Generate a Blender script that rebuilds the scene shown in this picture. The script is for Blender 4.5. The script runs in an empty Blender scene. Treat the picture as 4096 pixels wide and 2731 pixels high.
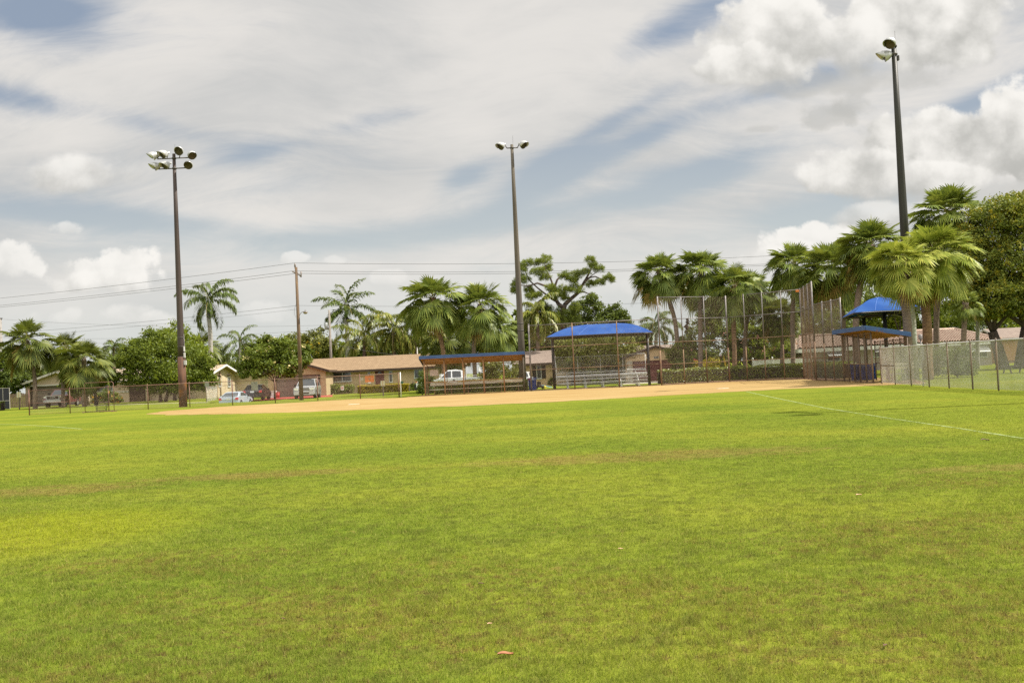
import bpy, bmesh, math, random
import numpy as np
from mathutils import Vector, Matrix

random.seed(7)
RNG = np.random.default_rng(11)
S = bpy.context.scene
COL = S.collection
R = math.radians

# ------------------------------------------------------------------ camera
FPX, CX, CY, H = 4000.0, 2048.0, 1365.5, 1.57
TH, RO = math.atan(119 / 4000.0), math.atan(0.047)
Fv = Vector((0, math.cos(TH), math.sin(TH)))
U0 = Vector((0, -math.sin(TH), math.cos(TH)))
R0 = Vector((1, 0, 0))
Rv = R0 * math.cos(RO) - U0 * math.sin(RO)
Uv = R0 * math.sin(RO) + U0 * math.cos(RO)
EYE = Vector((0, 0, H))
cd = bpy.data.cameras.new('camera')
cd.sensor_width = 36.0
cd.lens = FPX / 4096.0 * 36.0
cd.clip_start = 0.1
cd.clip_end = 5000
cam = bpy.data.objects.new('camera', cd)
COL.objects.link(cam)
m = Matrix.Identity(4)
for i in range(3):
    m[i][0], m[i][1], m[i][2], m[i][3] = Rv[i], Uv[i], -Fv[i], EYE[i]
cam.matrix_world = m
S.camera = cam


def ray(px, py):
    return Fv + Rv * ((px - CX) / FPX) + Uv * ((CY - py) / FPX)


def W(px, py, Y):
    """survey: the place at distance Y seen along photo direction (px,py)"""
    d = ray(px, py)
    return EYE + d * (Y / d.y)


def gp(px, py, z=0.0):
    d = ray(px, py)
    return EYE + d * ((z - H) / d.z)


def at(px, Y, z=0.0):
    k = (px - CX) / FPX
    X = (k * (Y * Fv.y + (z - H) * Fv.z) - Y * Rv.y - (z - H) * Rv.z) / Rv.x
    return Vector((X, Y, z))


# ------------------------------------------------------------------ scene graph
def tag(o, label=None, cat=None, group=None, kind=None):
    if label: o['label'] = label
    if cat: o['category'] = cat
    if group: o['group'] = group
    if kind: o['kind'] = kind
    return o


def thing(name, label, cat, loc=(0, 0, 0), rz=0.0, group=None):
    o = bpy.data.objects.new(name, None)
    COL.objects.link(o)
    o.location = loc
    o.rotation_euler = (0, 0, rz)
    o.empty_display_size = 0.3
    return tag(o, label, cat, group)


def root_of(o):
    while o.parent: o = o.parent
    return o


def copy_tree(o, parent=None):
    c = o.copy()
    COL.objects.link(c)
    c.parent = parent
    for ch in list(o.children):
        copy_tree(ch, c)
    return c


def link_mesh(name, me, mats, parent=None, smooth=False):
    o = bpy.data.objects.new(name, me)
    COL.objects.link(o)
    for mm in (mats if isinstance(mats, (list, tuple)) else [mats]):
        me.materials.append(mm)
    if smooth:
        me.polygons.foreach_set('use_smooth', np.ones(len(me.polygons), dtype=bool))
    if parent is not None: o.parent = parent
    return o


def np_mesh(name, V, Q):
    """V (n,3) ; Q (m,k) all faces with k corners"""
    V = np.asarray(V, dtype=np.float32)
    Q = np.asarray(Q, dtype=np.int32)
    me = bpy.data.meshes.new(name)
    nf, k = Q.shape
    me.vertices.add(len(V)); me.vertices.foreach_set('co', V.ravel())
    me.loops.add(nf * k); me.loops.foreach_set('vertex_index', Q.ravel())
    me.polygons.add(nf)
    me.polygons.foreach_set('loop_start', np.arange(0, nf * k, k, dtype=np.int32))
    me.polygons.foreach_set('loop_total', np.full(nf, k, dtype=np.int32))
    me.update(calc_edges=True)
    me.validate()
    return me


class MB:
    """collects shapes, then links them as ONE mesh; world coords unless local=True"""
    def __init__(s, M=None):
        s.v, s.f, s.M, s.mi = [], [], M, []
        s.cur = 0

    def add(s, vs, fs):
        b = len(s.v)
        for p in vs:
            p = Vector(p)
            s.v.append(s.M @ p if s.M is not None else p)
        for f in fs:
            s.f.append([b + i for i in f]); s.mi.append(s.cur)
        return s

    def box(s, a, b):
        x0, y0, z0 = [min(a[i], b[i]) for i in range(3)]
        x1, y1, z1 = [max(a[i], b[i]) for i in range(3)]
        return s.add([(x0, y0, z0), (x1, y0, z0), (x1, y1, z0), (x0, y1, z0), (x0, y0, z1), (x1, y0, z1), (x1, y1, z1), (x0, y1, z1)],
                     [(0, 3, 2, 1), (4, 5, 6, 7), (0, 1, 5, 4), (1, 2, 6, 5), (2, 3, 7, 6), (3, 0, 4, 7)])

    def bar(s, p0, p1, w, h, up=(0, 0, 1)):
        p0, p1 = Vector(p0), Vector(p1)
        d = (p1 - p0).normalized()
        sd = d.cross(Vector(up))
        if sd.length < 1e-4: sd = d.cross(Vector((1, 0, 0)))
        sd.normalize()
        u = sd.cross(d)
        sd = sd * w / 2; u = u * h / 2
        vs = [p + a * sd + b * u for p in (p0, p1) for a, b in ((-1, -1), (1, -1), (1, 1), (-1, 1))]
        return s.add(vs, [(0, 1, 2, 3), (7, 6, 5, 4), (0, 4, 5, 1), (1, 5, 6, 2), (2, 6, 7, 3), (3, 7, 4, 0)])

    def tube(s, pts, rs, n=8, cap=True):
        pts = [Vector(p) for p in pts]
        if not isinstance(rs, (list, tuple)): rs = [rs] * len(pts)
        vs, fs = [], []
        ref = None
        for i, p in enumerate(pts):
            a = pts[max(i - 1, 0)]; b = pts[min(i + 1, len(pts) - 1)]
            d = (b - a).normalized()
            if ref is None:
                ref = Vector((1, 0, 0)) if abs(d.x) < 0.8 else Vector((0, 1, 0))
            e1 = (ref - d * ref.dot(d)).normalized(); ref = e1
            e2 = d.cross(e1)
            for k in range(n):
                t = 2 * math.pi * k / n
                vs.append(p + (e1 * math.cos(t) + e2 * math.sin(t)) * rs[i])
        for i in range(len(pts) - 1):
            for k in range(n):
                fs.append((i * n + k, i * n + (k + 1) % n, (i + 1) * n + (k + 1) % n, (i + 1) * n + k))
        if cap:
            fs.append(tuple(reversed(range(n)))); fs.append(tuple((len(pts) - 1) * n + k for k in range(n)))
        return s.add(vs, fs)

    def quad(s, *p):
        return s.add(p, [tuple(range(len(p)))])

    def slab(s, pts, off):
        """polygon pts extruded by vector off"""
        n = len(pts); off = Vector(off)
        vs = [Vector(p) for p in pts] + [Vector(p) + off for p in pts]
        fs = [tuple(reversed(range(n))), tuple(range(n, 2 * n))]
        fs += [(i, (i + 1) % n, n + (i + 1) % n, n + i) for i in range(n)]
        return s.add(vs, fs)

    def lathe(s, c, ax, prof, n=16, a0=0, a1=2 * math.pi):
        """prof: (dist along axis, radius)"""
        c = Vector(c); ax = Vector(ax).normalized()
        e1 = Vector((0, 0, 1)) - ax * ax.z
        if e1.length < 1e-3: e1 = Vector((1, 0, 0))
        e1.normalize(); e2 = ax.cross(e1)
        full = abs(a1 - a0 - 2 * math.pi) < 1e-6
        m_ = n if full else n + 1
        vs, fs = [], []
        for (t, r) in prof:
            for k in range(m_):
                a = a0 + (a1 - a0) * k / n
                vs.append(c + ax * t + (e1 * math.cos(a) + e2 * math.sin(a)) * r)
        for i in range(len(prof) - 1):
            for k in range(n):
                k2 = (k + 1) % m_
                fs.append((i * m_ + k, i * m_ + k2, (i + 1) * m_ + k2, (i + 1) * m_ + k))
        return s.add(vs, fs)

    def build(s, name, mats, parent=None, smooth=False, local=False):
        me = bpy.data.meshes.new(name)
        off = Vector((0, 0, 0))
        if parent is not None and not local:
            off = root_of(parent).location
        me.from_pydata([tuple(p - off) for p in s.v], [], s.f)
        me.update()
        o = link_mesh(name, me, mats, parent, smooth)
        if any(s.mi): me.polygons.foreach_set('material_index', s.mi)
        return o


# ------------------------------------------------------------------ materials
def new_mat(name):
    mt = bpy.data.materials.new(name)
    mt.use_nodes = True
    nt = mt.node_tree
    nt.nodes.clear()
    out = nt.nodes.new('ShaderNodeOutputMaterial')
    return mt, nt, out


class NB:
    """small node builder"""
    def __init__(s, nt): s.nt = nt

    def n(s, t, ins=None, **kw):
        nd = s.nt.nodes.new(t)
        for k, v in kw.items(): setattr(nd, k, v)
        for k, v in (ins or {}).items(): s.put(nd.inputs[k], v)
        return nd

    def put(s, sock, v):
        if isinstance(v, bpy.types.NodeSocket): s.nt.links.new(v, sock)
        elif v is not None: sock.default_value = v

    def m(s, op, a, b=None, c=None, clamp=False):
        nd = s.nt.nodes.new('ShaderNodeMath'); nd.operation = op; nd.use_clamp = clamp
        s.put(nd.inputs[0], a)
        if b is not None: s.put(nd.inputs[1], b)
        if c is not None: s.put(nd.inputs[2], c)
        return nd.outputs[0]

    def mix(s, f, a, b):
        nd = s.nt.nodes.new('ShaderNodeMix'); nd.data_type = 'RGBA'
        s.put(nd.inputs[0], f); s.put(nd.inputs[6], a); s.put(nd.inputs[7], b)
        return nd.outputs[2]

    def ss(s, v, lo, hi, a=0.0, b=1.0):
        nd = s.nt.nodes.new('ShaderNodeMapRange'); nd.interpolation_type = 'SMOOTHSTEP'
        s.put(nd.inputs[0], v); s.put(nd.inputs[1], lo); s.put(nd.inputs[2], hi); s.put(nd.inputs[3], a); s.put(nd.inputs[4], b)
        return nd.outputs[0]

    def noise(s, vec, scale, detail=3, rough=0.55, dist=0.0, dim='3D'):
        nd = s.nt.nodes.new('ShaderNodeTexNoise')
        nd.noise_dimensions = dim
        if vec is not None: s.put(nd.inputs['Vector'], vec)
        s.put(nd.inputs['Scale'], scale); s.put(nd.inputs['Detail'], detail)
        s.put(nd.inputs['Roughness'], rough); s.put(nd.inputs['Distortion'], dist)
        return nd.outputs['Fac']

    def xyz(s, x, y, z=0.0):
        nd = s.nt.nodes.new('ShaderNodeCombineXYZ')
        s.put(nd.inputs[0], x); s.put(nd.inputs[1], y); s.put(nd.inputs[2], z)
        return nd.outputs[0]


def c4(c): return (c[0], c[1], c[2], 1.0)


def surf(name, c, c2=None, scale=6.0, rough=0.8, metal=0.0, bump=0.0, bscale=None, lo=0.35, hi=0.65, detail=4, stretch=None, spec=0.3, rust=None):
    """plain weathered surface: two tones broken by noise, optional rust stains, optional bump"""
    mt, nt, out = new_mat(name)
    b = NB(nt)
    pos = b.n('ShaderNodeNewGeometry').outputs['Position']
    vec = pos
    if stretch:
        vec = b.n('ShaderNodeMapping', {'Vector': pos, 'Scale': stretch}).outputs[0]
    col = c4(c)
    if c2 is not None:
        col = b.mix(b.ss(b.noise(vec, scale, detail), lo, hi), c4(c), c4(c2))
    if rust is not None:
        col = b.mix(b.ss(b.noise(pos, rust[1], 5, 0.65), rust[2], rust[3]), col, c4(rust[0]))
    p = b.n('ShaderNodeBsdfPrincipled', {'Base Color': col, 'Roughness': rough, 'Metallic': metal, 'Specular IOR Level': spec})
    if bump:
        bn = b.n('ShaderNodeBump', {'Strength': bump, 'Height': b.noise(vec, bscale or scale * 3, 4), 'Distance': 0.05})
        nt.links.new(bn.outputs[0], p.inputs['Normal'])
    nt.links.new(p.outputs[0], out.inputs[0])
    return mt


def leafy(name, tones, rough=0.5, trans=0.36, spec=0.22, big=0.35):
    """foliage: tones picked per leaf, drifted by a large soft noise"""
    mt, nt, out = new_mat(name)
    b = NB(nt)
    g = b.n('ShaderNodeNewGeometry')
    rnd = g.outputs['Random Per Island']
    nz = b.noise(g.outputs['Position'], big, 2)
    f = b.m('ADD', b.m('MULTIPLY', rnd, 0.62), b.m('MULTIPLY', b.m('SUBTRACT', nz, 0.5), 0.9))
    f = b.m('ADD', f, 0.19, clamp=True)
    r = b.n('ShaderNodeValToRGB', {'Fac': f})
    e = r.color_ramp.elements
    tones = [(t[0] * 1.12, t[1] * 1.02, t[2] * .8) for t in tones]
    n = len(tones)
    e[0].position = 0.0; e[0].color = c4(tones[0]); e[1].position = 1.0; e[1].color = c4(tones[-1])
    for i in range(1, n - 1):
        k = e.new(i / (n - 1)); k.color = c4(tones[i])
    col = r.outputs[0]
    p = b.n('ShaderNodeBsdfPrincipled', {'Base Color': col, 'Roughness': rough, 'Specular IOR Level': spec})
    t = b.n('ShaderNodeBsdfTranslucent', {'Color': b.mix(0.35, col, (0.30, 0.34, 0.02, 1))})
    mx = b.n('ShaderNodeMixShader', {0: trans, 1: p.outputs[0], 2: t.outputs[0]})
    nt.links.new(mx.outputs[0], out.inputs[0])
    return mt


def glassy(name, c, rough=0.06):
    mt, nt, out = new_mat(name)
    b = NB(nt)
    p = b.n('ShaderNodeBsdfPrincipled', {'Base Color': c4(c), 'Roughness': rough, 'Specular IOR Level': 0.6})
    nt.links.new(p.outputs[0], out.inputs[0])
    return mt


MT = {}
MT['rusty_warm'] = surf('warm_rusty_pipe', (0.34, 0.20, 0.105), (0.25, 0.135, 0.07), 1.6, 0.8, 0.0, rust=((0.36, 0.17, 0.06), 2.2, 0.5, 0.75))
MT['galv'] = surf('galvanised_pipe', (0.19, 0.17, 0.16), (0.13, 0.115, 0.11), 3, 0.5, 0.3)
MT['rusty'] = surf('rust_stained_pipe', (0.22, 0.145, 0.085), (0.14, 0.085, 0.055), 1.6, 0.8, 0.0, rust=((0.26, 0.125, 0.05), 2.2, 0.5, 0.75))
MT['brownpipe'] = surf('brown_coated_pipe', (0.12, 0.055, 0.04), (0.20, 0.11, 0.075), 2.5, 0.6)
MT['wire_brown'] = surf('brown_chain_link', (0.20, 0.13, 0.09), (0.28, 0.19, 0.12), 1.2, 0.6)
MT['wire_tan'] = surf('rusting_chain_link', (0.30, 0.22, 0.15), (0.23, 0.15, 0.09), 0.8, 0.6, 0.2)
MT['wire_grey'] = surf('galvanised_chain_link', (0.52, 0.50, 0.46), (0.42, 0.39, 0.36), 0.8, 0.5, 0.15)
MT['wire_dark'] = surf('aged_chain_link', (0.15, 0.115, 0.09), (0.20, 0.14, 0.09), 0.8, 0.6, 0.2)
MT['wire_wing'] = surf('brown_grey_chain_link', (0.20, 0.17, 0.145), (0.25, 0.195, 0.15), 0.8, 0.6, 0.1)
MT['concrete_pole'] = surf('spun_concrete', (0.115, 0.098, 0.072), (0.085, 0.072, 0.055), 0.7, 0.85, stretch=(4, 4, 0.4), rust=((0.075, 0.062, 0.05), 1.2, 0.52, 0.72))
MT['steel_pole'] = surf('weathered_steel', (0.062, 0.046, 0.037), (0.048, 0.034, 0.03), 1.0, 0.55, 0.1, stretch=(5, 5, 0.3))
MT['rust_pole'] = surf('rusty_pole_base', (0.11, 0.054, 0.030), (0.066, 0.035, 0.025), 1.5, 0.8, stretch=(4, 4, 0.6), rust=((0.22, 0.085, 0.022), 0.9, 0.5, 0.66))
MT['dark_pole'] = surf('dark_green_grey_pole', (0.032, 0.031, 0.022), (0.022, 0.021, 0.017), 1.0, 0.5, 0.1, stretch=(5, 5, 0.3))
MT['pole_white'] = surf('pale_painted_concrete', (0.42, 0.43, 0.38), (0.33, 0.31, 0.25), 1.3, 0.8, rust=((0.42, 0.22, 0.06), 1.1, 0.55, 0.72))
MT['arm'] = surf('dark_crossarm_metal', (0.055, 0.05, 0.045), (0.08, 0.07, 0.06), 4, 0.55)
MT['reflector'] = surf('spun_aluminium', (0.52, 0.52, 0.51), (0.38, 0.38, 0.38), 5, 0.35, 0.3)
MT['lens'] = surf('dirty_lamp_glass', (0.07, 0.055, 0.035), (0.045, 0.035, 0.025), 6, 0.25)
MT['wood_pole'] = surf('creosote_pole_wood', (0.14, 0.095, 0.055), (0.095, 0.062, 0.04), 2.0, 0.85, stretch=(8, 8, 0.5), rust=((0.30, 0.17, 0.06), 0.8, 0.55, 0.75))
MT['black'] = surf('black_coating', (0.016, 0.015, 0.014), (0.024, 0.021, 0.018), 4, 0.4)
MT['cable'] = surf('cable_sheath', (0.06, 0.06, 0.06), None, rough=0.6)
MT['alu'] = surf('bare_aluminium', (0.62, 0.61, 0.58), (0.50, 0.49, 0.46), 3, 0.45, 0.2)
MT['white'] = surf('white_paint', (0.74, 0.74, 0.71), (0.64, 0.63, 0.6), 3, 0.5)
MT['chalk'] = surf('field_chalk', (0.26, 0.31, 0.14), (0.14, 0.18, 0.03), 7, 0.95, lo=0.36, hi=0.62)
MT['bluepaint'] = surf('faded_blue_paint', (0.05, 0.105, 0.23), (0.036, 0.07, 0.18), 2.2, 0.6, stretch=(1, 1, 6), rust=((0.16, 0.07, 0.05), 1.4, 0.6, 0.68))
MT['roofblue'] = surf('blue_roofing', (0.085, 0.16, 0.25), (0.065, 0.125, 0.21), 1.5, 0.75)
MT['soffit'] = surf('bare_plywood_soffit', (0.50, 0.29, 0.115), (0.38, 0.20, 0.08), 1.6, 0.85, stretch=(1, 4, 1))
MT['canvas'] = surf('blue_shade_cloth', (0.018, 0.060, 0.215), (0.030, 0.082, 0.245), 0.7, 0.95, spec=0.08, bump=.25, bscale=2.0, rust=((0.035, 0.07, 0.17), 1.6, .55, .75))
MT['bluecan'] = surf('blue_coated_steel', (0.022, 0.075, 0.33), (0.018, 0.055, 0.26), 5, 0.4)
MT['darkvoid'] = surf('dark_lining', (0.012, 0.012, 0.013), None, rough=0.9)
MT['plank'] = surf('weathered_bench_plank', (0.62, 0.57, 0.47), (0.50, 0.41, 0.28), 1.4, 0.7, stretch=(0.6, 4, 4))
MT['bark'] = surf('fibrous_palm_bark', (0.21, 0.155, 0.115), (0.13, 0.095, 0.075), 5, 0.95, bump=0.9, bscale=14, stretch=(1, 1, 2.6))
MT['bark_warm'] = surf('reddish_palm_bark', (0.26, 0.155, 0.085), (0.15, 0.09, 0.055), 4, 0.95, bump=0.9, bscale=14, stretch=(1, 1, 2.6))
MT['bark_pale'] = surf('smooth_grey_palm_trunk', (0.36, 0.34, 0.30), (0.27, 0.25, 0.22), 2, 0.8, stretch=(1, 1, 5))
MT['bark_dark'] = surf('dark_oak_bark', (0.075, 0.055, 0.042), (0.04, 0.03, 0.025), 3, 0.95, bump=0.8, stretch=(3, 3, 1))
MT['bark_pine'] = surf('pine_bark', (0.14, 0.10, 0.075), (0.075, 0.055, 0.045), 3, 0.95, bump=0.8)
MT['petiole'] = surf('frond_stems', (0.15, 0.15, 0.04), (0.21, 0.15, 0.05), 3, 0.6)
MT['crownshaft'] = surf('green_crownshaft', (0.09, 0.14, 0.035), (0.12, 0.16, 0.05), 2, 0.4)

MT['sabal_dark'] = leafy('sabal_fronds_shaded_olive', [(0.0554, 0.0725, 0.0228), (0.0814, 0.1159, 0.0279), (0.13, 0.1594, 0.038), (0.1953, 0.2101, 0.0532)], 0.45, 0.25, 0.3)  # same sabal tones scaled darker, shade put into the colour
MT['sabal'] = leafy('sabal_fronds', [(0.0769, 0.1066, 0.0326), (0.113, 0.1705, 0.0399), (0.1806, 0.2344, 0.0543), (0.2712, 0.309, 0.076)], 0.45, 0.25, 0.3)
MT['sabal_lit'] = leafy('sabal_fronds_lit_yellow_green', [(0.1085, 0.1607, 0.0313), (0.1838, 0.25, 0.0469), (0.3005, 0.357, 0.0781), (0.4509, 0.4819, 0.1405)], 0.45, 0.3, 0.25)  # lighter, yellower sabal tones, sunlit look put into the colour
MT['sabal_dead'] = leafy('dry_fronds', [(0.10, 0.085, 0.025), (0.20, 0.15, 0.045), (0.27, 0.20, 0.07), (0.13, 0.13, 0.035)], 0.6, 0.2, 0.2)
MT['royal'] = leafy('feather_fronds_dark', [(0.0509, 0.08, 0.0245), (0.0763, 0.12, 0.0299), (0.1272, 0.168, 0.0408)], 0.4, 0.22, 0.45)
MT['coco'] = leafy('coconut_fronds', [(0.075, 0.1125, 0.0275), (0.125, 0.1688, 0.035), (0.2063, 0.2313, 0.05), (0.325, 0.2875, 0.075)], 0.4, 0.25, 0.4)
MT['leaf_dark'] = leafy('dark_leaves', [(0.0463, 0.0743, 0.0185), (0.0788, 0.1202, 0.026), (0.1274, 0.1748, 0.0335)], 0.5, 0.25)
MT['leaf_mid'] = leafy('mid_green_leaves', [(0.0623, 0.101, 0.0187), (0.107, 0.1561, 0.0249), (0.1752, 0.2203, 0.0343)], 0.5, 0.3)
MT['leaf_olive'] = leafy('olive_leaves', [(0.0945, 0.1224, 0.034), (0.1535, 0.1782, 0.0474), (0.2361, 0.2562, 0.0663)], 0.5, 0.28)
MT['leaf_bright'] = leafy('bright_leaves', [(0.0859, 0.135, 0.0138), (0.1431, 0.2025, 0.0184), (0.229, 0.2835, 0.0252)], 0.5, 0.35)
MT['leaf_oak_tip'] = leafy('oak_new_growth', [(0.16, 0.17, 0.02), (0.27, 0.25, 0.03), (0.36, 0.30, 0.04)], 0.5, 0.35)
MT['leaf_oak'] = leafy('live_oak_leaves', [(0.063, 0.0952, 0.0252), (0.112, 0.1568, 0.0336), (0.189, 0.231, 0.0476), (0.35, 0.364, 0.063)], 0.5, 0.28, big=0.5)
MT['leaf_yellow'] = leafy('golden_leaves', [(0.1516, 0.154, 0.0112), (0.3148, 0.275, 0.0168), (0.4664, 0.385, 0.0234)], 0.5, 0.3)
MT['leaf_hedge'] = leafy('hedge_leaves', [(0.0697, 0.1018, 0.0204), (0.1427, 0.1855, 0.0305), (0.2696, 0.3142, 0.0458)], 0.4, 0.25, 0.5, big=1.2)
MT['needles'] = leafy('pine_needles', [(0.0815, 0.1231, 0.0262), (0.1496, 0.2052, 0.0393), (0.2719, 0.3206, 0.0567)], 0.5, 0.25)
MT['pink'] = leafy('pink_blossom', [(0.53, 0.24, 0.306), (0.6572, 0.36, 0.391)], 0.6, 0.3)
MT['cream'] = leafy('cream_blossom', [(0.636, 0.58, 0.357), (0.742, 0.68, 0.442)], 0.6, 0.3)
MT['orangeflower'] = leafy('orange_blossom', [(0.636, 0.3, 0.0255), (0.6996, 0.42, 0.0425)], 0.6, 0.3)
MT['yellowflower'] = leafy('yellow_blossom', [(0.636, 0.48, 0.0425), (0.6996, 0.55, 0.085)], 0.6, 0.3)
MT['winglass'] = glassy('window_glass', (0.03, 0.035, 0.04))
MT['carglass'] = glassy('car_glass', (0.035, 0.045, 0.05))
MT['tyre'] = surf('tyre_rubber', (0.018, 0.018, 0.018), None, rough=0.85)
MT['rim'] = surf('alloy_wheel', (0.55, 0.55, 0.55), None, rough=0.3, metal=0.7)
MT['chrome'] = surf('chrome_trim', (0.42, 0.42, 0.43), None, rough=0.2, metal=0.8)
MT['redlamp'] = surf('red_tail_lamp', (0.42, 0.02, 0.018), None, rough=0.2, spec=0.6)
MT['headlamp'] = surf('clear_head_lamp', (0.70, 0.69, 0.62), None, rough=0.12, spec=0.6)
MT['plate'] = surf('licence_plate', (0.65, 0.66, 0.64), None, rough=0.4)


def carpaint(name, c):
    mt, nt, out = new_mat(name)
    b = NB(nt)
    p = b.n('ShaderNodeBsdfPrincipled', {'Base Color': c4(c), 'Roughness': 0.35, 'Coat Weight': 0.8, 'Coat Roughness': 0.06, 'Metallic': 0.1})
    nt.links.new(p.outputs[0], out.inputs[0])
    return mt


# ------------------------------------------------------------------ ground materials
def ellip(b, x, y, cx, cy, rx, ry):
    dx = b.m('DIVIDE', b.m('SUBTRACT', x, cx), rx); dy = b.m('DIVIDE', b.m('SUBTRACT', y, cy), ry)
    d = b.m('ADD', b.m('MULTIPLY', dx, dx), b.m('MULTIPLY', dy, dy))
    return b.ss(d, 1.0, 0.0)


def grass_colour(b, pos, island=None):
    sx = b.n('ShaderNodeSeparateXYZ', {0: pos})
    x, y = sx.outputs[0], sx.outputs[1]
    flat = b.xyz(x, y, 0.0)
    big = b.noise(flat, 0.11, 3, 0.5)
    band = b.noise(b.n('ShaderNodeMapping', {'Vector': flat, 'Scale': (0.13, 0.27, 1)}).outputs[0], 1.0, 3, 0.5)
    med = b.noise(flat, 0.8, 4, 0.6)
    fine = b.noise(flat, 9.0, 4, 0.7)
    vf = b.noise(flat, 55.0, 2, 0.7)
    g1, g2, g3 = (0.108, 0.146, 0.018, 1), (0.158, 0.184, 0.022, 1), (0.216, 0.222, 0.028, 1)
    col = b.mix(b.ss(big, 0.32, 0.66), g1, g2)
    col = b.mix(b.m('MULTIPLY', b.ss(band, 0.42, 0.70), 0.6), col, g3)
    col = b.mix(b.m('MULTIPLY', b.ss(med, 0.5, 0.78), 0.45), col, (0.072, 0.115, 0.012, 1))
    clump = b.noise(flat, 3.4, 4, 0.62)
    near = b.ss(y, 24.0, 7.0)
    col = b.mix(b.m('MULTIPLY', b.ss(clump, 0.47, 0.66), b.m('MULTIPLY_ADD', near, 0.40, 0.22)), col, (0.090, 0.098, 0.020, 1))
    col = b.mix(b.m('MULTIPLY', b.ss(clump, 0.45, 0.30), 0.35), col, (0.21, 0.235, 0.022, 1))
    lime = ellip(b, x, y, -5.8, 11.5, 2.6, 2.6)
    col = b.mix(b.m('MULTIPLY', lime, 0.6), col, (0.22, 0.23, 0.014, 1))
    # thin, worn turf: straw and soil showing, in patches that sit on the ground
    wear = None
    for e in ((2.2, 17.3, 4.2, 1.7), (-7.3, 16.2, 2.6, 1.5), (-4.4, 17.2, 3.2, 1.2), (-0.9, 6.8, 3.4, 2.2), (2.2, 6.0, 2.6, 2.0), (-2.2, 5.4, 1.8, 1.4), (3.6, 8.6, 3.0, 1.6), (5.6, 12.0, 3.2, 1.0), (-3.0, 9.0, 2.0, 1.0)):
        k = ellip(b, x, y, *e)
        wear = k if wear is None else b.m('MAXIMUM', wear, k)
    old = None
    for e in ((2.2, 17.3, 4.6, 1.5), (-7.6, 16.2, 2.4, 1.3), (-4.6, 17.2, 3.0, 0.9), (6.3, 13.2, 2.0, 0.7)):
        k = ellip(b, x, y, *e)
        old = k if old is None else b.m('MAXIMUM', old, k)
    col = b.mix(b.m('MULTIPLY', b.ss(b.m('ADD', b.m('MULTIPLY', old, 0.22), b.noise(b.n('ShaderNodeMapping', {'Vector': flat, 'Scale': (1.0, 1.6, 1)}).outputs[0], 2.2, 7, 0.78)), 0.58, 0.78), 0.8), col, (0.19, 0.155, 0.045, 1))
    straw = b.m('ADD', b.m('MULTIPLY', fine, 0.62), b.m('MULTIPLY', med, 0.38))
    straw = b.m('ADD', straw, b.m('MULTIPLY', wear, 0.09))
    col = b.mix(b.m('MULTIPLY', b.ss(straw, 0.55, 0.72), 0.8), col, (0.20, 0.155, 0.036, 1))
    soil = b.m('ADD', b.m('ADD', b.m('MULTIPLY', fine, 0.5), b.m('MULTIPLY', vf, 0.5)), b.m('MULTIPLY', wear, 0.07))
    col = b.mix(b.m('MULTIPLY', b.ss(soil, 0.565, 0.68), 0.9), col, (0.075, 0.052, 0.022, 1))
    if island is not None:
        col = b.mix(b.m('MULTIPLY', b.ss(island, 0.78, 1.0), 0.75), col, (0.26, 0.24, 0.07, 1))
        col = b.mix(b.m('MULTIPLY', b.ss(island, 0.25, 0.0), 0.6), col, (0.05, 0.095, 0.012, 1))
    return col, fine, vf


def make_turf():
    mt, nt, out = new_mat('mown_turf')
    b = NB(nt)
    pos = b.n('ShaderNodeNewGeometry').outputs['Position']
    col, fine, vf = grass_colour(b, pos)
    col = b.mix(b.m('MULTIPLY', b.ss(vf, 0.55, 0.3), 0.35), col, (0.045, 0.075, 0.010, 1))
    p = b.n('ShaderNodeBsdfPrincipled', {'Base Color': col, 'Roughness': 1.0, 'Specular IOR Level': 0.0})
    hgt = b.m('ADD', b.m('MULTIPLY', vf, 0.5), b.m('MULTIPLY', fine, 0.6))
    bn = b.n('ShaderNodeBump', {'Strength': 0.55, 'Distance': 0.06, 'Height': hgt})
    nt.links.new(bn.outputs[0], p.inputs['Normal'])
    nt.links.new(p.outputs[0], out.inputs[0])
    return mt


def make_blades():
    mt, nt, out = new_mat('grass_blades')
    b = NB(nt)
    g = b.n('ShaderNodeNewGeometry')
    col, fine, vf = grass_colour(b, g.outputs['Position'], g.outputs['Random Per Island'])
    col = b.n('ShaderNodeHueSaturation', {'Value': 1.6, 'Color': col}).outputs[0]
    p = b.n('ShaderNodeBsdfPrincipled', {'Base Color': col, 'Roughness': 0.7, 'Specular IOR Level': 0.08})
    t = b.n('ShaderNodeBsdfTranslucent', {'Color': col})
    mx = b.n('ShaderNodeMixShader', {0: 0.45, 1: p.outputs[0], 2: t.outputs[0]})
    nt.links.new(mx.outputs[0], out.inputs[0])
    return mt


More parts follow.
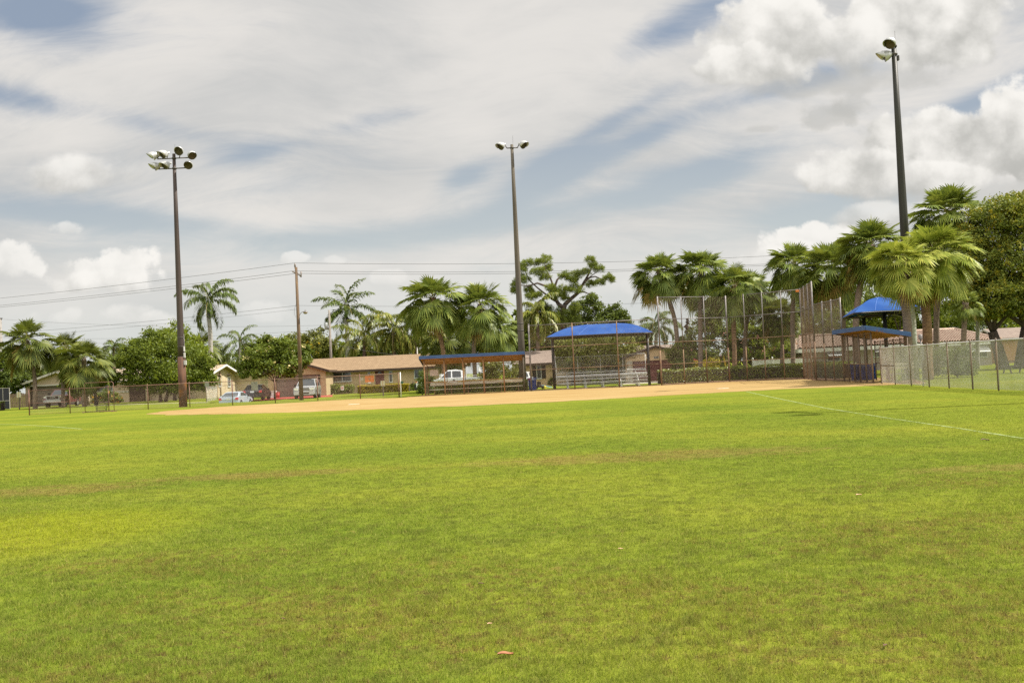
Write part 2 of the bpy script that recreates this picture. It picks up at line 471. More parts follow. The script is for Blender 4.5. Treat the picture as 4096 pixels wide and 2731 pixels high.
def make_clay():
    mt, nt, out = new_mat('infield_clay')
    b = NB(nt)
    pos = b.n('ShaderNodeNewGeometry').outputs['Position']
    st = b.n('ShaderNodeMapping', {'Vector': pos, 'Scale': (0.16, 0.9, 1)}).outputs[0]
    a = b.noise(st, 1.0, 5, 0.6)
    f = b.noise(pos, 7.0, 4, 0.65)
    col = b.mix(b.ss(a, 0.36, 0.66), (0.265, 0.172, 0.062, 1), (0.325, 0.235, 0.104, 1))
    col = b.mix(b.m('MULTIPLY', b.ss(f, 0.55, 0.75), 0.5), col, (0.21, 0.115, 0.04, 1))
    dm = b.noise(pos, 0.45, 5, 0.65)
    col = b.mix(b.m('MULTIPLY', b.ss(dm, 0.54, 0.68), 0.5), col, (0.24, 0.14, 0.052, 1))
    ft = b.noise(pos, 2.6, 3, 0.8)
    col = b.mix(b.m('MULTIPLY', b.ss(ft, 0.62, 0.72), 0.6), col, (0.20, 0.105, 0.036, 1))
    rk = b.noise(b.n('ShaderNodeMapping', {'Vector': pos, 'Scale': (0.35, 5.0, 1)}).outputs[0], 1.0, 4, 0.6)
    col = b.mix(b.m('MULTIPLY', b.ss(rk, 0.54, 0.68), 0.45), col, (0.25, 0.13, 0.045, 1))
    p = b.n('ShaderNodeBsdfPrincipled', {'Base Color': col, 'Roughness': 0.95, 'Specular IOR Level': 0.1})
    bn = b.n('ShaderNodeBump', {'Strength': 0.35, 'Distance': 0.05, 'Height': b.noise(pos, 12, 4)})
    nt.links.new(bn.outputs[0], p.inputs['Normal'])
    nt.links.new(p.outputs[0], out.inputs[0])
    return mt


MT['turf'] = make_turf()
MT['blades'] = make_blades()
MT['clay'] = make_clay()
MT['paving'] = surf('pale_concrete', (0.40, 0.36, 0.28), (0.32, 0.28, 0.2), 1.2, 0.9)
MT['reddrive'] = surf('red_painted_driveway', (0.33, 0.055, 0.04), (0.27, 0.05, 0.035), 0.8, 0.85)
MT['mulch'] = surf('bare_dark_soil', (0.17, 0.09, 0.045), (0.10, 0.055, 0.03), 2.5, 0.95, bump=0.5)

# ------------------------------------------------------------------ ground
def gh(x, y):
    d = ((x + 24.3) / 3.4) ** 2 + ((y - 90.8) / 3.6) ** 2
    z = -0.55 * max(0.0, 1 - d * d) if d < 1 else 0.0
    return z


def ground():
    xs = np.concatenate([[-1500, -700, -300, -150], np.arange(-90, -34, 4.0), np.arange(-34, -15, 0.6), np.arange(-15, 70, 5.0), [110, 200, 400, 900, 1500]])
    ys = np.concatenate([[-1200, -300, -60], np.arange(-10, 84, 4.0), np.arange(84, 98, 0.6), np.arange(98, 150, 4.0), [200, 400, 900, 2200]])
    V = np.array([(x, y, gh(x, y)) for y in ys for x in xs])
    nx, ny = len(xs), len(ys)
    Q = [(j * nx + i, j * nx + i + 1, (j + 1) * nx + i + 1, (j + 1) * nx + i) for j in range(ny - 1) for i in range(nx - 1)]
    o = link_mesh('grass_ground', np_mesh('grass_ground', V, Q), MT['turf'], None, True)
    tag(o, kind='structure')


ground()


def sheet(name, pts, mat, z=0.004, kind='structure'):
    bm = bmesh.new()
    vs = [bm.verts.new((p[0], p[1], z)) for p in pts]
    es = [bm.edges.new((vs[i], vs[(i + 1) % len(vs)])) for i in range(len(vs))]
    bmesh.ops.triangle_fill(bm, use_beauty=True, edges=es)
    for f in bm.faces:
        if f.normal.z < 0: f.normal_flip()
    me = bpy.data.meshes.new(name); bm.to_mesh(me); bm.free()
    o = link_mesh(name, me, mat)
    if kind: tag(o, kind=kind)
    return o


def rough_line(pts, step, amp, seed):
    rr = random.Random(seed)
    out = []
    for a, b in zip(pts[:-1], pts[1:]):
        a, b = Vector((a[0], a[1])), Vector((b[0], b[1]))
        L = (b - a).length
        n = max(1, int(L / step))
        nrm = Vector((-(b - a).y, (b - a).x)).normalized()
        for i in range(n):
            p = a.lerp(b, i / n)
            out.append(p + nrm * rr.uniform(-amp, amp) if i else p)
    out.append(Vector((pts[-1][0], pts[-1][1])))
    return out


lower = [gp(*p) for p in ((589, 1655.5), (630, 1657.5), (714, 1658.6), (860, 1657), (1150, 1650), (1450, 1638), (1850, 1624), (2150, 1610), (2400, 1597), (2650, 1582), (2850, 1571.5), (3050, 1561), (3240, 1552), (3400, 1546.5), (3530, 1541), (3640, 1536.5), (3695, 1536))]
upper = [gp(3700, 1533), at(3640, 53), at(3530, 54.5), at(3530, 66), at(3420, 70), at(3395, 76), at(3240, 81), at(2930, 83), at(2660, 80), at(2640, 75.5), at(2120, 76.2), at(2112, 79.5), at(1690, 79.5), at(1684, 77.4), gp(1600, 1591), gp(1450, 1594), gp(1150, 1611.5), gp(900, 1625), gp(750, 1637), gp(650, 1645)]
sheet('infield_dirt', rough_line([(p.x, p.y) for p in lower], 0.6, 0.38, 3) + rough_line([(p.x, p.y) for p in upper + [lower[0]]], 0.8, 0.3, 4)[:-1], MT['clay'], 0.005)
# bare soil strip under the tall mesh, its colour darkened for the shade there
pa = [at(2640, 74.6), at(2919, 76.4), at(3217, 72.4), at(3290, 65.5), at(3370, 62)]
pb = [at(3395, 66), at(3330, 71), at(3225, 79), at(2940, 81.5), at(2655, 79)]
sheet('shaded_soil_strip', rough_line([(p.x, p.y) for p in pa], 0.8, 0.25, 5) + rough_line([(p.x, p.y) for p in pb], 0.8, 0.2, 6), MT['mulch'], 0.010)


def strip(name, pts, w, mat, z, amp=0.0, step=1.0):
    L, Rr = [], []
    rr = random.Random(9)
    P = []
    for a, b in zip(pts[:-1], pts[1:]):
        n = max(1, int((Vector(b) - Vector(a)).length / step))
        P += [Vector(a).lerp(Vector(b), i / n) for i in range(n)]
    P.append(Vector(pts[-1]))
    for i, p in enumerate(P):
        d = (P[min(i + 1, len(P) - 1)] - P[max(i - 1, 0)]); nn = Vector((-d.y, d.x)).normalized()
        L.append(p + nn * (w / 2 + rr.uniform(-amp, amp))); Rr.append(p - nn * (w / 2 + rr.uniform(-amp, amp)))
    V = [(q.x, q.y, z + gh(q.x, q.y)) for q in L + Rr]
    n = len(P)
    o = link_mesh(name, np_mesh(name, V, [(i, n + i, n + i + 1, i + 1) for i in range(n - 1)]), mat)
    tag(o, kind='structure')
    return o


def xy(p): return (p[0], p[1])


strip('foul_line', [xy(gp(*p)) for p in ((2985, 1566), (3080, 1587), (3300, 1632), (3560, 1673), (3830, 1712), (4096, 1754), (4300, 1782))], 0.085, MT['chalk'], 0.005, 0.012, 0.25)
strip('outfield_line', [xy(gp(*p)) for p in ((-60, 1696), (60, 1697), (200, 1705), (327, 1715.5))], 0.12, MT['chalk'], 0.005, 0.02, 0.4)
strip('sidewalk', [xy(at(p, Y)) for p, Y in ((120, 114), (380, 107), (514, 103), (713, 97), (860, 92))], 0.9, MT['paving'], 0.02, 0.0, 2)
sheet('driveway', [xy(at(p, Y)) for p, Y in ((1006, 92), (1330, 92.5), (1330, 103.4), (1075, 103.4))], MT['reddrive'], 0.006)
sheet('garage_apron', [xy(at(p, Y)) for p, Y in ((2470, 85), (2760, 85), (2745, 94.9), (2505, 94.9))], MT['paving'], 0.006)

# ------------------------------------------------------------------ grass that stands up in front of the lens
def grass_blades():
    n = 160000
    u = RNG.random(n)
    y0, y1, k = 4.0, 46.0, 0.32
    Y = (y0 ** k + u * (y1 ** k - y0 ** k)) ** (1 / k)
    X = (RNG.random(n) - 0.5) * (Y * 1.12 + 0.9)
    nb = 8
    s = np.sqrt(Y / 5.0)
    px = np.repeat(X, nb) + RNG.normal(0, 0.022, n * nb) * np.repeat(s, nb)
    py = np.repeat(Y, nb) + RNG.normal(0, 0.022, n * nb) * np.repeat(s, nb)
    sc = np.repeat(s, nb)
    # taller and shorter clumps
    cl = 0.75 + 0.5 * (np.sin(px * 3.1 + 1.3 * np.sin(py * 2.3)) * np.sin(py * 2.7 + np.sin(px * 1.9)) * 0.5 + 0.5)
    h = RNG.uniform(0.015, 0.035, n * nb) * cl * np.clip(1.15 - py / 48, 0.22, 1.0)
    az = RNG.uniform(0, 2 * np.pi, n * nb)
    ln = np.abs(RNG.normal(0, 0.75, n * nb)) * h
    w = RNG.uniform(0.0014, 0.0028, n * nb) * sc
    fa = RNG.uniform(0, 2 * np.pi, n * nb)
    N = n * nb
    V = np.zeros((N, 3, 3))
    V[:, 0, 0] = px - np.cos(fa) * w; V[:, 0, 1] = py - np.sin(fa) * w; V[:, 0, 2] = -0.002
    V[:, 1, 0] = px + np.cos(fa) * w; V[:, 1, 1] = py + np.sin(fa) * w; V[:, 1, 2] = -0.002
    V[:, 2, 0] = px + np.cos(az) * ln; V[:, 2, 1] = py + np.sin(az) * ln; V[:, 2, 2] = h
    Q = np.arange(N * 3).reshape(N, 3)
    o = link_mesh('grass', np_mesh('grass', V.reshape(-1, 3), Q), MT['blades'])
    tag(o, 'short mown grass of the outfield in the foreground', 'grass', kind='stuff')


grass_blades()


def fallen_leaf(px, py, length, ang, label, col):
    p = gp(px, py, 0.03)
    mb = MB()
    n = 8
    wv = []
    for i in range(n + 1):
        t = i / n
        hw = length * 0.19 * math.sin(math.pi * min(1, t * 0.94 + 0.03)) ** 0.8
        z = length * 0.05 * math.sin(t * 5.2) + 0.004
        wv.append((t, hw, z))
    ca, sa = math.cos(ang), math.sin(ang)
    vs, fs = [], []
    for t, hw, z in wv:
        for s_, dz in ((-1, 0.010), (0, 0.0), (1, 0.016)):
            lx, ly = (t - 0.5) * length, s_ * hw
            vs.append((p.x + lx * ca - ly * sa, p.y + lx * sa + ly * ca, 0.016 + z + dz * length * 8))
    for i in range(n):
        for j in range(2):
            fs.append((i * 3 + j, i * 3 + j + 1, i * 3 + j + 4, i * 3 + j + 3))
    r = thing('fallen_leaf', label, 'leaf', (p.x, p.y, 0.0), 0, 'dry leaves fallen on the grass')
    mb.add(vs, fs).build('blade', col, r, True)
    a = Vector((p.x - length * .5 * ca, p.y - length * .5 * sa, 0.035)); d = Vector((ca, sa, 0))
    MB().tube([a, a - d * length * 0.18 + Vector((0, 0, .008))], 0.0016, 5).build('stalk', MT['bark_dark'], r)


lf1 = surf('dry_leaf_rust', (0.33, 0.13, 0.055), (0.24, 0.10, 0.05), 30, 0.6)
lf2 = surf('dry_leaf_pale', (0.50, 0.31, 0.20), (0.42, 0.25, 0.16), 30, 0.7)
lf3 = surf('dry_leaf_brown', (0.11, 0.055, 0.03), (0.08, 0.04, 0.022), 30, 0.6)
fallen_leaf(2022, 2608, 0.088, 0.12, 'curled rust brown leaf, largest and nearest of the fallen leaves', lf1)
fallen_leaf(1959, 2486, 0.036, 0.5, 'small pale pink dry leaf behind the curled rust brown leaf', lf2)
fallen_leaf(1131, 2466, 0.036, -0.3, 'small brown fallen leaf in the left foreground turf', lf3)
fallen_leaf(1925, 2327, 0.045, 0.1, 'dark brown leaf lying far behind the small pale dry leaf', lf3)
fallen_leaf(2483, 2189, 0.045, 0.2, 'pale dry leaf in the middle of the field right of centre', lf2)
fallen_leaf(3941, 1757, 0.14, 0.0, 'dark red brown leaf just below the long white foul line', lf3)
fallen_leaf(3541, 2572, 0.05, 0.9, 'brown fallen leaf in the right foreground turf', lf3)
fallen_leaf(3436, 1975, 0.075, 0.3, 'pale leaf on the turf below the middle of the foul line', lf2)

# ------------------------------------------------------------------ sun and sky
EXPO = 0.8
EF = 2 ** EXPO
SUN_EL, SUN_AZ = R(54), R(-1)            # azimuth measured from +X towards +Y
sd = bpy.data.lights.new('sun', 'SUN')
sd.energy = 4.6
sd.angle = R(0.53)
sd.color = (1.0, 0.945, 0.85)
so = bpy.data.objects.new('sun', sd)
COL.objects.link(so)
dirv = Vector((math.cos(SUN_EL) * math.cos(SUN_AZ), math.cos(SUN_EL) * math.sin(SUN_AZ), math.sin(SUN_EL)))
so.rotation_euler = dirv.to_track_quat('Z', 'Y').to_euler()
so.location = (60, -10, 80)


def uv_of(px, py):
    d = ray(px, py)
    return d.x / d.y, d.z / d.y


def sky():
    w = bpy.data.worlds.new('World')
    S.world = w
    w.use_nodes = True
    nt = w.node_tree
    nt.nodes.clear()
    b = NB(nt)
    out = nt.nodes.new('ShaderNodeOutputWorld')
    STR = 0.1
    sk = b.n('ShaderNodeTexSky', sky_type='NISHITA', sun_disc=False)
    sk.sun_elevation = SUN_EL
    sk.sun_rotation = R(90) - SUN_AZ
    sk.air_density = 1.0; sk.dust_density = 1.6; sk.ozone_density = 1.2
    tc = b.n('ShaderNodeTexCoord').outputs['Generated']
    sp = b.n('ShaderNodeSeparateXYZ', {0: tc})
    yy = b.m('MAXIMUM', b.m('ABSOLUTE', sp.outputs[1]), 0.12)
    u = b.m('DIVIDE', sp.outputs[0], yy)
    v = b.m('DIVIDE', b.m('MAXIMUM', sp.outputs[2], 0.0), yy)
    P = b.xyz(u, v, 0)

    def disp(r, g, bl):                      # wanted display value -> sky colour
        f = lambda c: ((c / 255.0 / 12.92) if c / 255.0 <= 0.04045 else (((c / 255.0) + 0.055) / 1.055) ** 2.4) / EF / STR
        return (f(r), f(g), f(bl), 1)

    # clear sky behind the clouds: physical sky, veiled by pale summer haze low down
    hz = b.ss(v, 0.40, 0.0)
    clear = b.mix(b.m('ADD', b.m('MULTIPLY', hz, 0.14), 0.84), sk.outputs[0], b.mix(b.ss(v, 0.0, 0.34), disp(212, 218, 214), disp(148, 160, 176)))

    # high sheet of streaky cloud
    def rotmap(ang, sx, sy):
        return b.n('ShaderNodeMapping', {'Vector': P, 'Rotation': (0, 0, ang), 'Scale': (sx, sy, 1)}).outputs[0]
    warp = b.n('ShaderNodeTexNoise', {'Vector': P, 'Scale': 2.2, 'Detail': 2.0})
    Pw = b.n('ShaderNodeVectorMath', {0: P, 1: b.n('ShaderNodeVectorMath', {0: warp.outputs['Color'], 3: 0.16}, operation='SCALE').outputs[0]}, operation='ADD').outputs[0]
    mp = b.n('ShaderNodeMapping', {'Vector': Pw, 'Rotation': (0, 0, R(-24)), 'Scale': (2.1, 7.0, 1)}).outputs[0]
    n1 = b.noise(mp, 1.0, 6, 0.55, 0.5)
    mp2 = b.n('ShaderNodeMapping', {'Vector': Pw, 'Rotation': (0, 0, R(12)), 'Scale': (5, 16, 1)}).outputs[0]
    n2 = b.noise(mp2, 1.0, 8, 0.68, 0.9)
    mp3 = b.n('ShaderNodeMapping', {'Vector': Pw, 'Rotation': (0, 0, R(-30)), 'Scale': (7, 34, 1)}).outputs[0]
    n3 = b.noise(mp3, 1.0, 7, 0.66, 1.2)
    cov = b.m('ADD', b.m('ADD', b.m('MULTIPLY', n1, 0.80), b.m('MULTIPLY', n2, 0.46)), b.m('MULTIPLY', n3, 0.30))
    bias = None

    def blob(px, py, rx, ry, ang, amt):
        nonlocal bias
        cu, cv = uv_of(px, py)
        ca, sa = math.cos(R(ang)), math.sin(R(ang))
        du = b.m('SUBTRACT', u, cu); dv = b.m('SUBTRACT', v, cv)
        a = b.m('MULTIPLY_ADD', du, ca * FPX / rx, b.m('MULTIPLY', dv, sa * FPX / rx))
        c = b.m('MULTIPLY_ADD', du, -sa * FPX / ry, b.m('MULTIPLY', dv, ca * FPX / ry))
        d = b.m('ADD', b.m('MULTIPLY', a, a), b.m('MULTIPLY', c, c))
        g = b.m('MULTIPLY', b.m('POWER', 2.718, b.m('MULTIPLY', d, -1.0)), amt)
        bias = g if bias is None else b.m('ADD', bias, g)
    for q in ((150, 60, 300, 110, -12, -0.50), (60, 395, 260, 60, -12, -0.35), (2690, 110, 420, 90, 24, -0.50), (2200, 690, 230, 80, 28, -0.5), (1860, 705, 150, 60, 25, -0.45),
              (2560, 560, 200, 45, 22, -0.35), (2780, 700, 330, 70, 14, -0.45), (3200, 330, 330, 50, 12, -0.42), (3900, 420, 360, 70, 22, -0.45), (3250, 850, 300, 80, 10, -0.4),
              (1000, 610, 170, 45, 8, -0.30), (640, 510, 260, 50, -14, -0.26), (350, 860, 700, 60, -8, -0.40), (1800, 915, 900, 60, 5, -0.28), (900, 960, 900, 80, 0, -0.20),
              (2500, 460, 220, 40, 26, -0.25), (1500, 480, 200, 40, 10, -0.22), (1250, 280, 900, 200, 12, 0.22), (1500, 790, 500, 70, 8, 0.25), (2300, 300, 500, 150, 28, 0.25), (2500, 860, 700, 60, 6, 0.12)):
        blob(*q)
    cov = b.m('ADD', cov, bias)
    cf = b.m('MULTIPLY', b.ss(cov, 0.34, 0.84), b.ss(v, 0.02, 0.14, 0.35, 0.93))
    tone = b.noise(b.n('ShaderNodeMapping', {'Vector': Pw, 'Rotation': (0, 0, R(-20)), 'Scale': (2.0, 5.0, 1)}).outputs[0], 1.3, 4, 0.5)
    tone = b.m('ADD', b.m('MULTIPLY', tone, 0.75), b.m('ADD', b.m('MULTIPLY', n3, 0.13), b.m('MULTIPLY', n2, 0.14)))
    cir = b.mix(b.ss(tone, 0.36, 0.60), disp(203, 203, 201), disp(233, 229, 223))
    col = b.mix(cf, clear, cir)

    # heaped clouds
    pn = b.n('ShaderNodeTexNoise', {'Vector': P, 'Scale': 19.0, 'Detail': 9.0, 'Roughness': 0.58})
    bil = b.n('ShaderNodeTexVoronoi', {'Vector': b.n('ShaderNodeVectorMath', {0: P, 1: b.n('ShaderNodeVectorMath', {0: pn.outputs['Color'], 3: 0.02}, operation='SCALE').outputs[0]}, operation='ADD').outputs[0], 'Scale': 44.0}, feature='SMOOTH_F1')
    bil.inputs['Smoothness'].default_value = 0.7
    puff = b.m('SUBTRACT', b.m('MULTIPLY', b.m('SUBTRACT', pn.outputs['Fac'], 0.5), 4.2), b.m('MULTIPLY', b.m('SUBTRACT', bil.outputs['Distance'], 0.35), 0.8))
    shade_n = b.noise(P, 15.0, 8, 0.6)
    for (px, py, rx, ry, soft, dark, op) in (
            (480, 1085, 235, 120, 0.6, 0.3, 0.95), (400, 1130, 200, 60, 0.9, 0.45, 0.8), (30, 1050, 150, 95, 0.7, 0.3, 0.85), (330, 705, 300, 95, 1.1, 0.5, 0.8), (255, 915, 90, 40, 0.9, 0.2, 0.6), (1185, 1030, 75, 30, 0.8, 0.15, 0.6), (1330, 1042, 70, 28, 0.9, 0.15, 0.4),
            (3350, 330, 560, 90, 1.0, 1.15, 0.55), (3850, 770, 520, 80, 1.0, 1.1, 0.5), (3085, 150, 330, 240, 0.5, 0.6, 1.0), (3700, 90, 380, 265, 0.5, 0.7, 1.0), (2960, 260, 200, 110, 0.7, 0.8, 0.85), (3420, 200, 260, 150, 0.8, 0.75, 0.85), (3830, 600, 470, 200, 0.45, 0.62, 1.0), (3420, 690, 330, 120, 0.55, 0.6, 1.0), (4120, 550, 340, 240, 0.5, 0.6, 1.0), (3650, 730, 420, 90, 0.7, 0.9, 0.9),
            (3320, 465, 140, 85, 1.0, 1.3, 0.6), (3400, 430, 120, 60, 1.0, 1.3, 0.45), (3050, 515, 80, 26, 1.0, 1.3, 0.4), (3240, 985, 240, 100, 0.6, 0.3, 0.92), (3130, 1030, 200, 70, 0.8, 0.35, 0.8), (3600, 860, 330, 70, 0.8, 0.6, 0.6),
            (500, 1255, 110, 50, 0.9, 0.2, 0.5), (640, 1285, 90, 45, 0.9, 0.2, 0.5), (1100, 1250, 200, 60, 1.0, 0.2, 0.4), (1560, 1110, 90, 40, 1.0, 0.2, 0.4), (200, 1270, 160, 45, 1.0, 0.2, 0.4), (2700, 1130, 240, 60, 1.0, 0.2, 0.35)):
        cu, cv = uv_of(px, py)
        du = b.m('DIVIDE', b.m('SUBTRACT', u, cu), rx / FPX)
        dv = b.m('DIVIDE', b.m('SUBTRACT', v, cv), ry / FPX)
        low = b.m('MULTIPLY', b.m('MINIMUM', dv, 0.0), 0.22)              # flatter underside
        dv2 = b.m('ADD', dv, low)
        d = b.m('ADD', b.m('MULTIPLY', du, du), b.m('MULTIPLY', dv2, dv2))
        dens = b.m('ADD', b.m('SUBTRACT', 1.0, d), b.m('MULTIPLY', puff, 0.55 if rx > 240 else 0.95))
        mask = b.m('MULTIPLY', b.m('MULTIPLY', b.ss(dens, 0.0, soft * 0.8), op), b.ss(dv, -1.15, -0.45, 0.25, 1.0))
        lit = b.m('ADD', b.m('ADD', b.m('MULTIPLY', dv, 0.42), b.m('MULTIPLY', du, 0.12)), b.m('MULTIPLY', b.m('SUBTRACT', shade_n, 0.5), 2.0))
        lit = b.m('ADD', lit, b.m('MULTIPLY', b.m('SUBTRACT', 0.35, bil.outputs['Distance']), 0.5))
        lit = b.m('ADD', lit, 0.62 - 0.5 * dark)
        cc = b.mix(b.ss(lit, -0.35, 0.75), disp(190, 189, 184) if dark > 0.4 else disp(206, 206, 202), disp(250, 247, 241) if dark < 1 else disp(200, 200, 198))
        col = b.mix(mask, col, cc)
    # added fill light: sky overhead and behind the viewer brightened, out of view
    fill_gain = b.m('ADD', 1.0, b.m('ADD', b.ss(sp.outputs[2], 0.42, 0.80, 0.0, 0.6), b.ss(sp.outputs[1], 0.25, -0.45, 0.0, 1.15)))
    bg = b.n('ShaderNodeBackground', {'Color': col, 'Strength': b.m('MULTIPLY', fill_gain, STR)})
    nt.links.new(bg.outputs[0], out.inputs[0])
    w.cycles.sampling_method = 'MANUAL'
    w.cycles.sample_map_resolution = 512


sky()
S.view_settings.view_transform = 'Standard'
S.view_settings.look = 'None'
S.view_settings.exposure = EXPO
S.view_settings.gamma = 1.0
S.cycles.max_bounces = 6
S.cycles.diffuse_bounces = 3
S.cycles.glossy_bounces = 2
S.cycles.transmission_bounces = 3
S.cycles.transparent_max_bounces = 8
S.cycles.use_denoising = False

# ------------------------------------------------------------------ chain link
def chain(mb, a, b, z0, z1, pitch=0.0707, r=0.0021, sag=None):
    """wire mesh between ground points a and b, real round-ish wires (three-sided)"""
    a = Vector((a[0], a[1], 0)); b = Vector((b[0], b[1], 0))
    L = (b - a).length
    d = (b - a) / L
    nrm = Vector((-d.y, d.x, 0))
    Hh = z1 - z0
    tri = [(math.cos(t), math.sin(t)) for t in (math.pi / 2, math.pi * 7 / 6, math.pi * 11 / 6)]
    kmax = int((L + Hh) / pitch) + 1
    for sgn in (1, -1):
        for k in range(kmax + 1):
            c = k * pitch
            if sgn > 0:                      # s + z = c
                s0 = max(0.0, c - Hh); s1 = min(L, c)
                if s1 - s0 < 1e-3: continue
                p0 = (s0, c - s0); p1 = (s1, c - s1)
            else:                            # s - z = c - Hh
                q = c - Hh
                s0 = max(0.0, q); s1 = min(L, q + Hh)
                if s1 - s0 < 1e-3: continue
                p0 = (s0, s0 - q); p1 = (s1, s1 - q)
            A = a + d * p0[0] + Vector((0, 0, z0 + p0[1]))
            B = a + d * p1[0] + Vector((0, 0, z0 + p1[1]))
            ax = (B - A).normalized(); e2 = ax.cross(nrm)
            off = nrm * (r * 1.2 * sgn)
            ring = [nrm * (r * u) + e2 * (r * w) + off for u, w in tri]
            mb.add([A + q for q in ring] + [B + q for q in ring], [(0, 1, 4, 3), (1, 2, 5, 4), (2, 0, 3, 5)])


def post(root, p, z1, r, mat, cap=True, z0=-0.05, name='post'):
    mb = MB().tube([(p[0], p[1], z0), (p[0], p[1], z1)], r, 10)
    if cap: mb.lathe((p[0], p[1], z1), (0, 0, 1), [(0, r * 1.25), (0.02, r * 1.2), (0.05, r * 0.6), (0.06, 0.001)], 10)
    return mb.build(name, mat, root, True)


def rail(root, a, b, z, r, mat, name='rail'):
    return MB().tube([(a[0], a[1], z), (b[0], b[1], z)], r, 8).build(name, mat, root, True)


# ------------------------------------------------------------------ outfield-side fence on the left
fpx = [118, 281, 436, 593, 760, 931, 1102, 1272, 1442, 1597]
fpt = [at(p, 74.2 + 2.6 * i / 9) for i, p in enumerate(fpx)]
fr = thing('chain_link_fence', 'long rusty brown chain link fence running from the far left to the dugout', 'fence', fpt[0])
for i, p in enumerate(fpt):
    post(fr, p, 1.86, 0.045 if i in (0, 9) else 0.033, MT['rusty'] if i in (9,) else MT['brownpipe'])
mb = MB()
for a, b in zip(fpt[:-1], fpt[1:]): chain(mb, a, b, 0.03, 1.80, r=0.0021)
mb.build('wire_mesh', MT['wire_brown'], fr)
rail(fr, fpt[0], fpt[5], 1.81, 0.026, MT['brownpipe'], 'top_rail')
rail(fr, fpt[5], fpt[9], 1.81, 0.026, MT['rusty'], 'top_rail')
rail(fr, fpt[0], fpt[1], 0.86, 0.02, MT['brownpipe'], 'brace_rail')
rail(fr, fpt[8], fpt[9], 0.95, 0.02, MT['rusty'], 'brace_rail')
rail(fr, fpt[0], fpt[9], 0.05, 0.008, MT['brownpipe'], 'tension_wire')

# open gate leaf, seen almost edge-on, beside the end post
g0 = at(1604, 76.7); g1 = g0 + Vector((0.30 - 0.10, -1.55, 0))
gr = thing('fence_gate', 'whitish mesh gate swung open edge on beside the end post of the brown fence', 'gate', g0)
gm = MB()
chain(gm, g0, g1, 0.06, 1.86, r=0.0065)
gm.build('wire_mesh', MT['white'], gr)
gm = MB()
for z in (0.06, 1.88): gm.tube([g0 + Vector((0, 0, z)), g1 + Vector((0, 0, z))], 0.024, 8)
for p in (g0, g1): gm.tube([p + Vector((0, 0, 0.03)), p + Vector((0, 0, 1.9))], 0.028, 8)
gm.tube([g0.lerp(g1, .5) + Vector((0, 0, .06)), g0.lerp(g1, .5) + Vector((0, 0, 1.88))], 0.02, 8)
gm.build('frame', MT['white'], gr, True)
lt = MB().box((g1.x + 0.03, g1.y - 0.06, 1.02), (g1.x + 0.17, g1.y + 0.06, 1.22))
lt.box((g1.x + 0.17, g1.y - 0.02, 1.14), (g1.x + 0.24, g1.y + 0.02, 1.19)).build('latch', surf('green_latch', (0.03, 0.09, 0.05), None, rough=0.5), gr)


def flat_sign(name, label, px0, py0, px1, py1, Y, mat, thick=0.012, group=None, cat='sign'):
    a = W(px0, py1, Y); b = W(px1, py0, Y)
    x0, x1, z0, z1 = a.x, b.x, a.z, b.z
    r = thing(name, label, cat, ((x0 + x1) / 2, Y, z0), 0, group)
    mb = MB()
    c = 0.04 * min(x1 - x0, z1 - z0) * 2
    pts = [(x0 + c, Y, z0), (x1 - c, Y, z0), (x1, Y, z0 + c), (x1, Y, z1 - c), (x1 - c, Y, z1), (x0 + c, Y, z1), (x0, Y, z1 - c), (x0, Y, z0 + c)]
    mb.slab(pts, (0, thick, 0)).build('panel', mat, r)
    return r, x0, x1, z0, z1


# signs hung on the brown fence
orange = surf('orange_sheet', (0.62, 0.20, 0.04), (0.52, 0.16, 0.035), 3, 0.55)
r, x0, x1, z0, z1 = flat_sign('orange_sign', 'orange sign with a faint dark triangle hung on the brown fence', 1460.5, 1502, 1495.5, 1529, 76.9, orange)
xm, zm, wd, hg = (x0 + x1) / 2 - 0.02, (z0 + z1) / 2, x1 - x0, z1 - z0
MB().slab([(xm - wd * .17, 76.885, zm + hg * .2), (xm + wd * .22, 76.885, zm + hg * .22), (xm + wd * .03, 76.885, zm - hg * .25)], (0, 0.004, 0)).build('emblem', surf('faded_print', (0.30, 0.15, 0.07), (0.38, 0.17, 0.07), 14, 0.6), r)
MB().slab([(x0 + .22, 76.9, z0 - .09), (x0 + .44, 76.9, z0 - .09), (x0 + .44, 76.9, z0), (x0 + .22, 76.9, z0)], (0, .01, 0)).build('tag', MT['white'], r)
for sx_ in (x0 + 0.05, x1 - 0.06):
    MB().lathe((sx_, 76.9, zm), (0, -1, 0), [(0, .03), (.006, .028), (.007, 0.001)], 10).build('grommet', MT['rusty'], r)
r, x0, x1, z0, z1 = flat_sign('red_white_sign', 'small white notice with red print hung low on the brown fence', 1363, 1543, 1375, 1560.5, 76.75, MT['white'])
rp = surf('red_print', (0.40, 0.05, 0.05), None, rough=0.6)
for k, (f, hh) in enumerate(((.60, .16), (.40, .10), (.24, .07))):
    zz = z0 + (z1 - z0) * f
    MB().box((x0 + .03, 76.742, zz), (x1 - .03, 76.747, zz + hh * (z1 - z0))).build('print', rp, r)
grn = surf('pale_grey_green_plate', (0.27, 0.29, 0.22), (0.22, 0.24, 0.18), 4, 0.6)
r, x0, x1, z0, z1 = flat_sign('grey_sign', 'blank grey green sign on the fence in front of the black sedan', 1005.5, 1526, 1030.5, 1562, 75.9, grn)
for f in (.1, .85):
    MB().lathe(((x0 + x1) / 2, 75.9, z0 + (z1 - z0) * f), (0, -1, 0), [(0, .03), (.008, .026), (.01, 0.001)], 8).build('bolt', MT['arm'], r)
r, x0, x1, z0, z1 = flat_sign('pale_sign', 'tiny pale panel on the fence left of the orange sign', 1441.5, 1511, 1452.5, 1521.5, 76.85, surf('pale_panel', (0.36, 0.37, 0.28), None, rough=0.7))

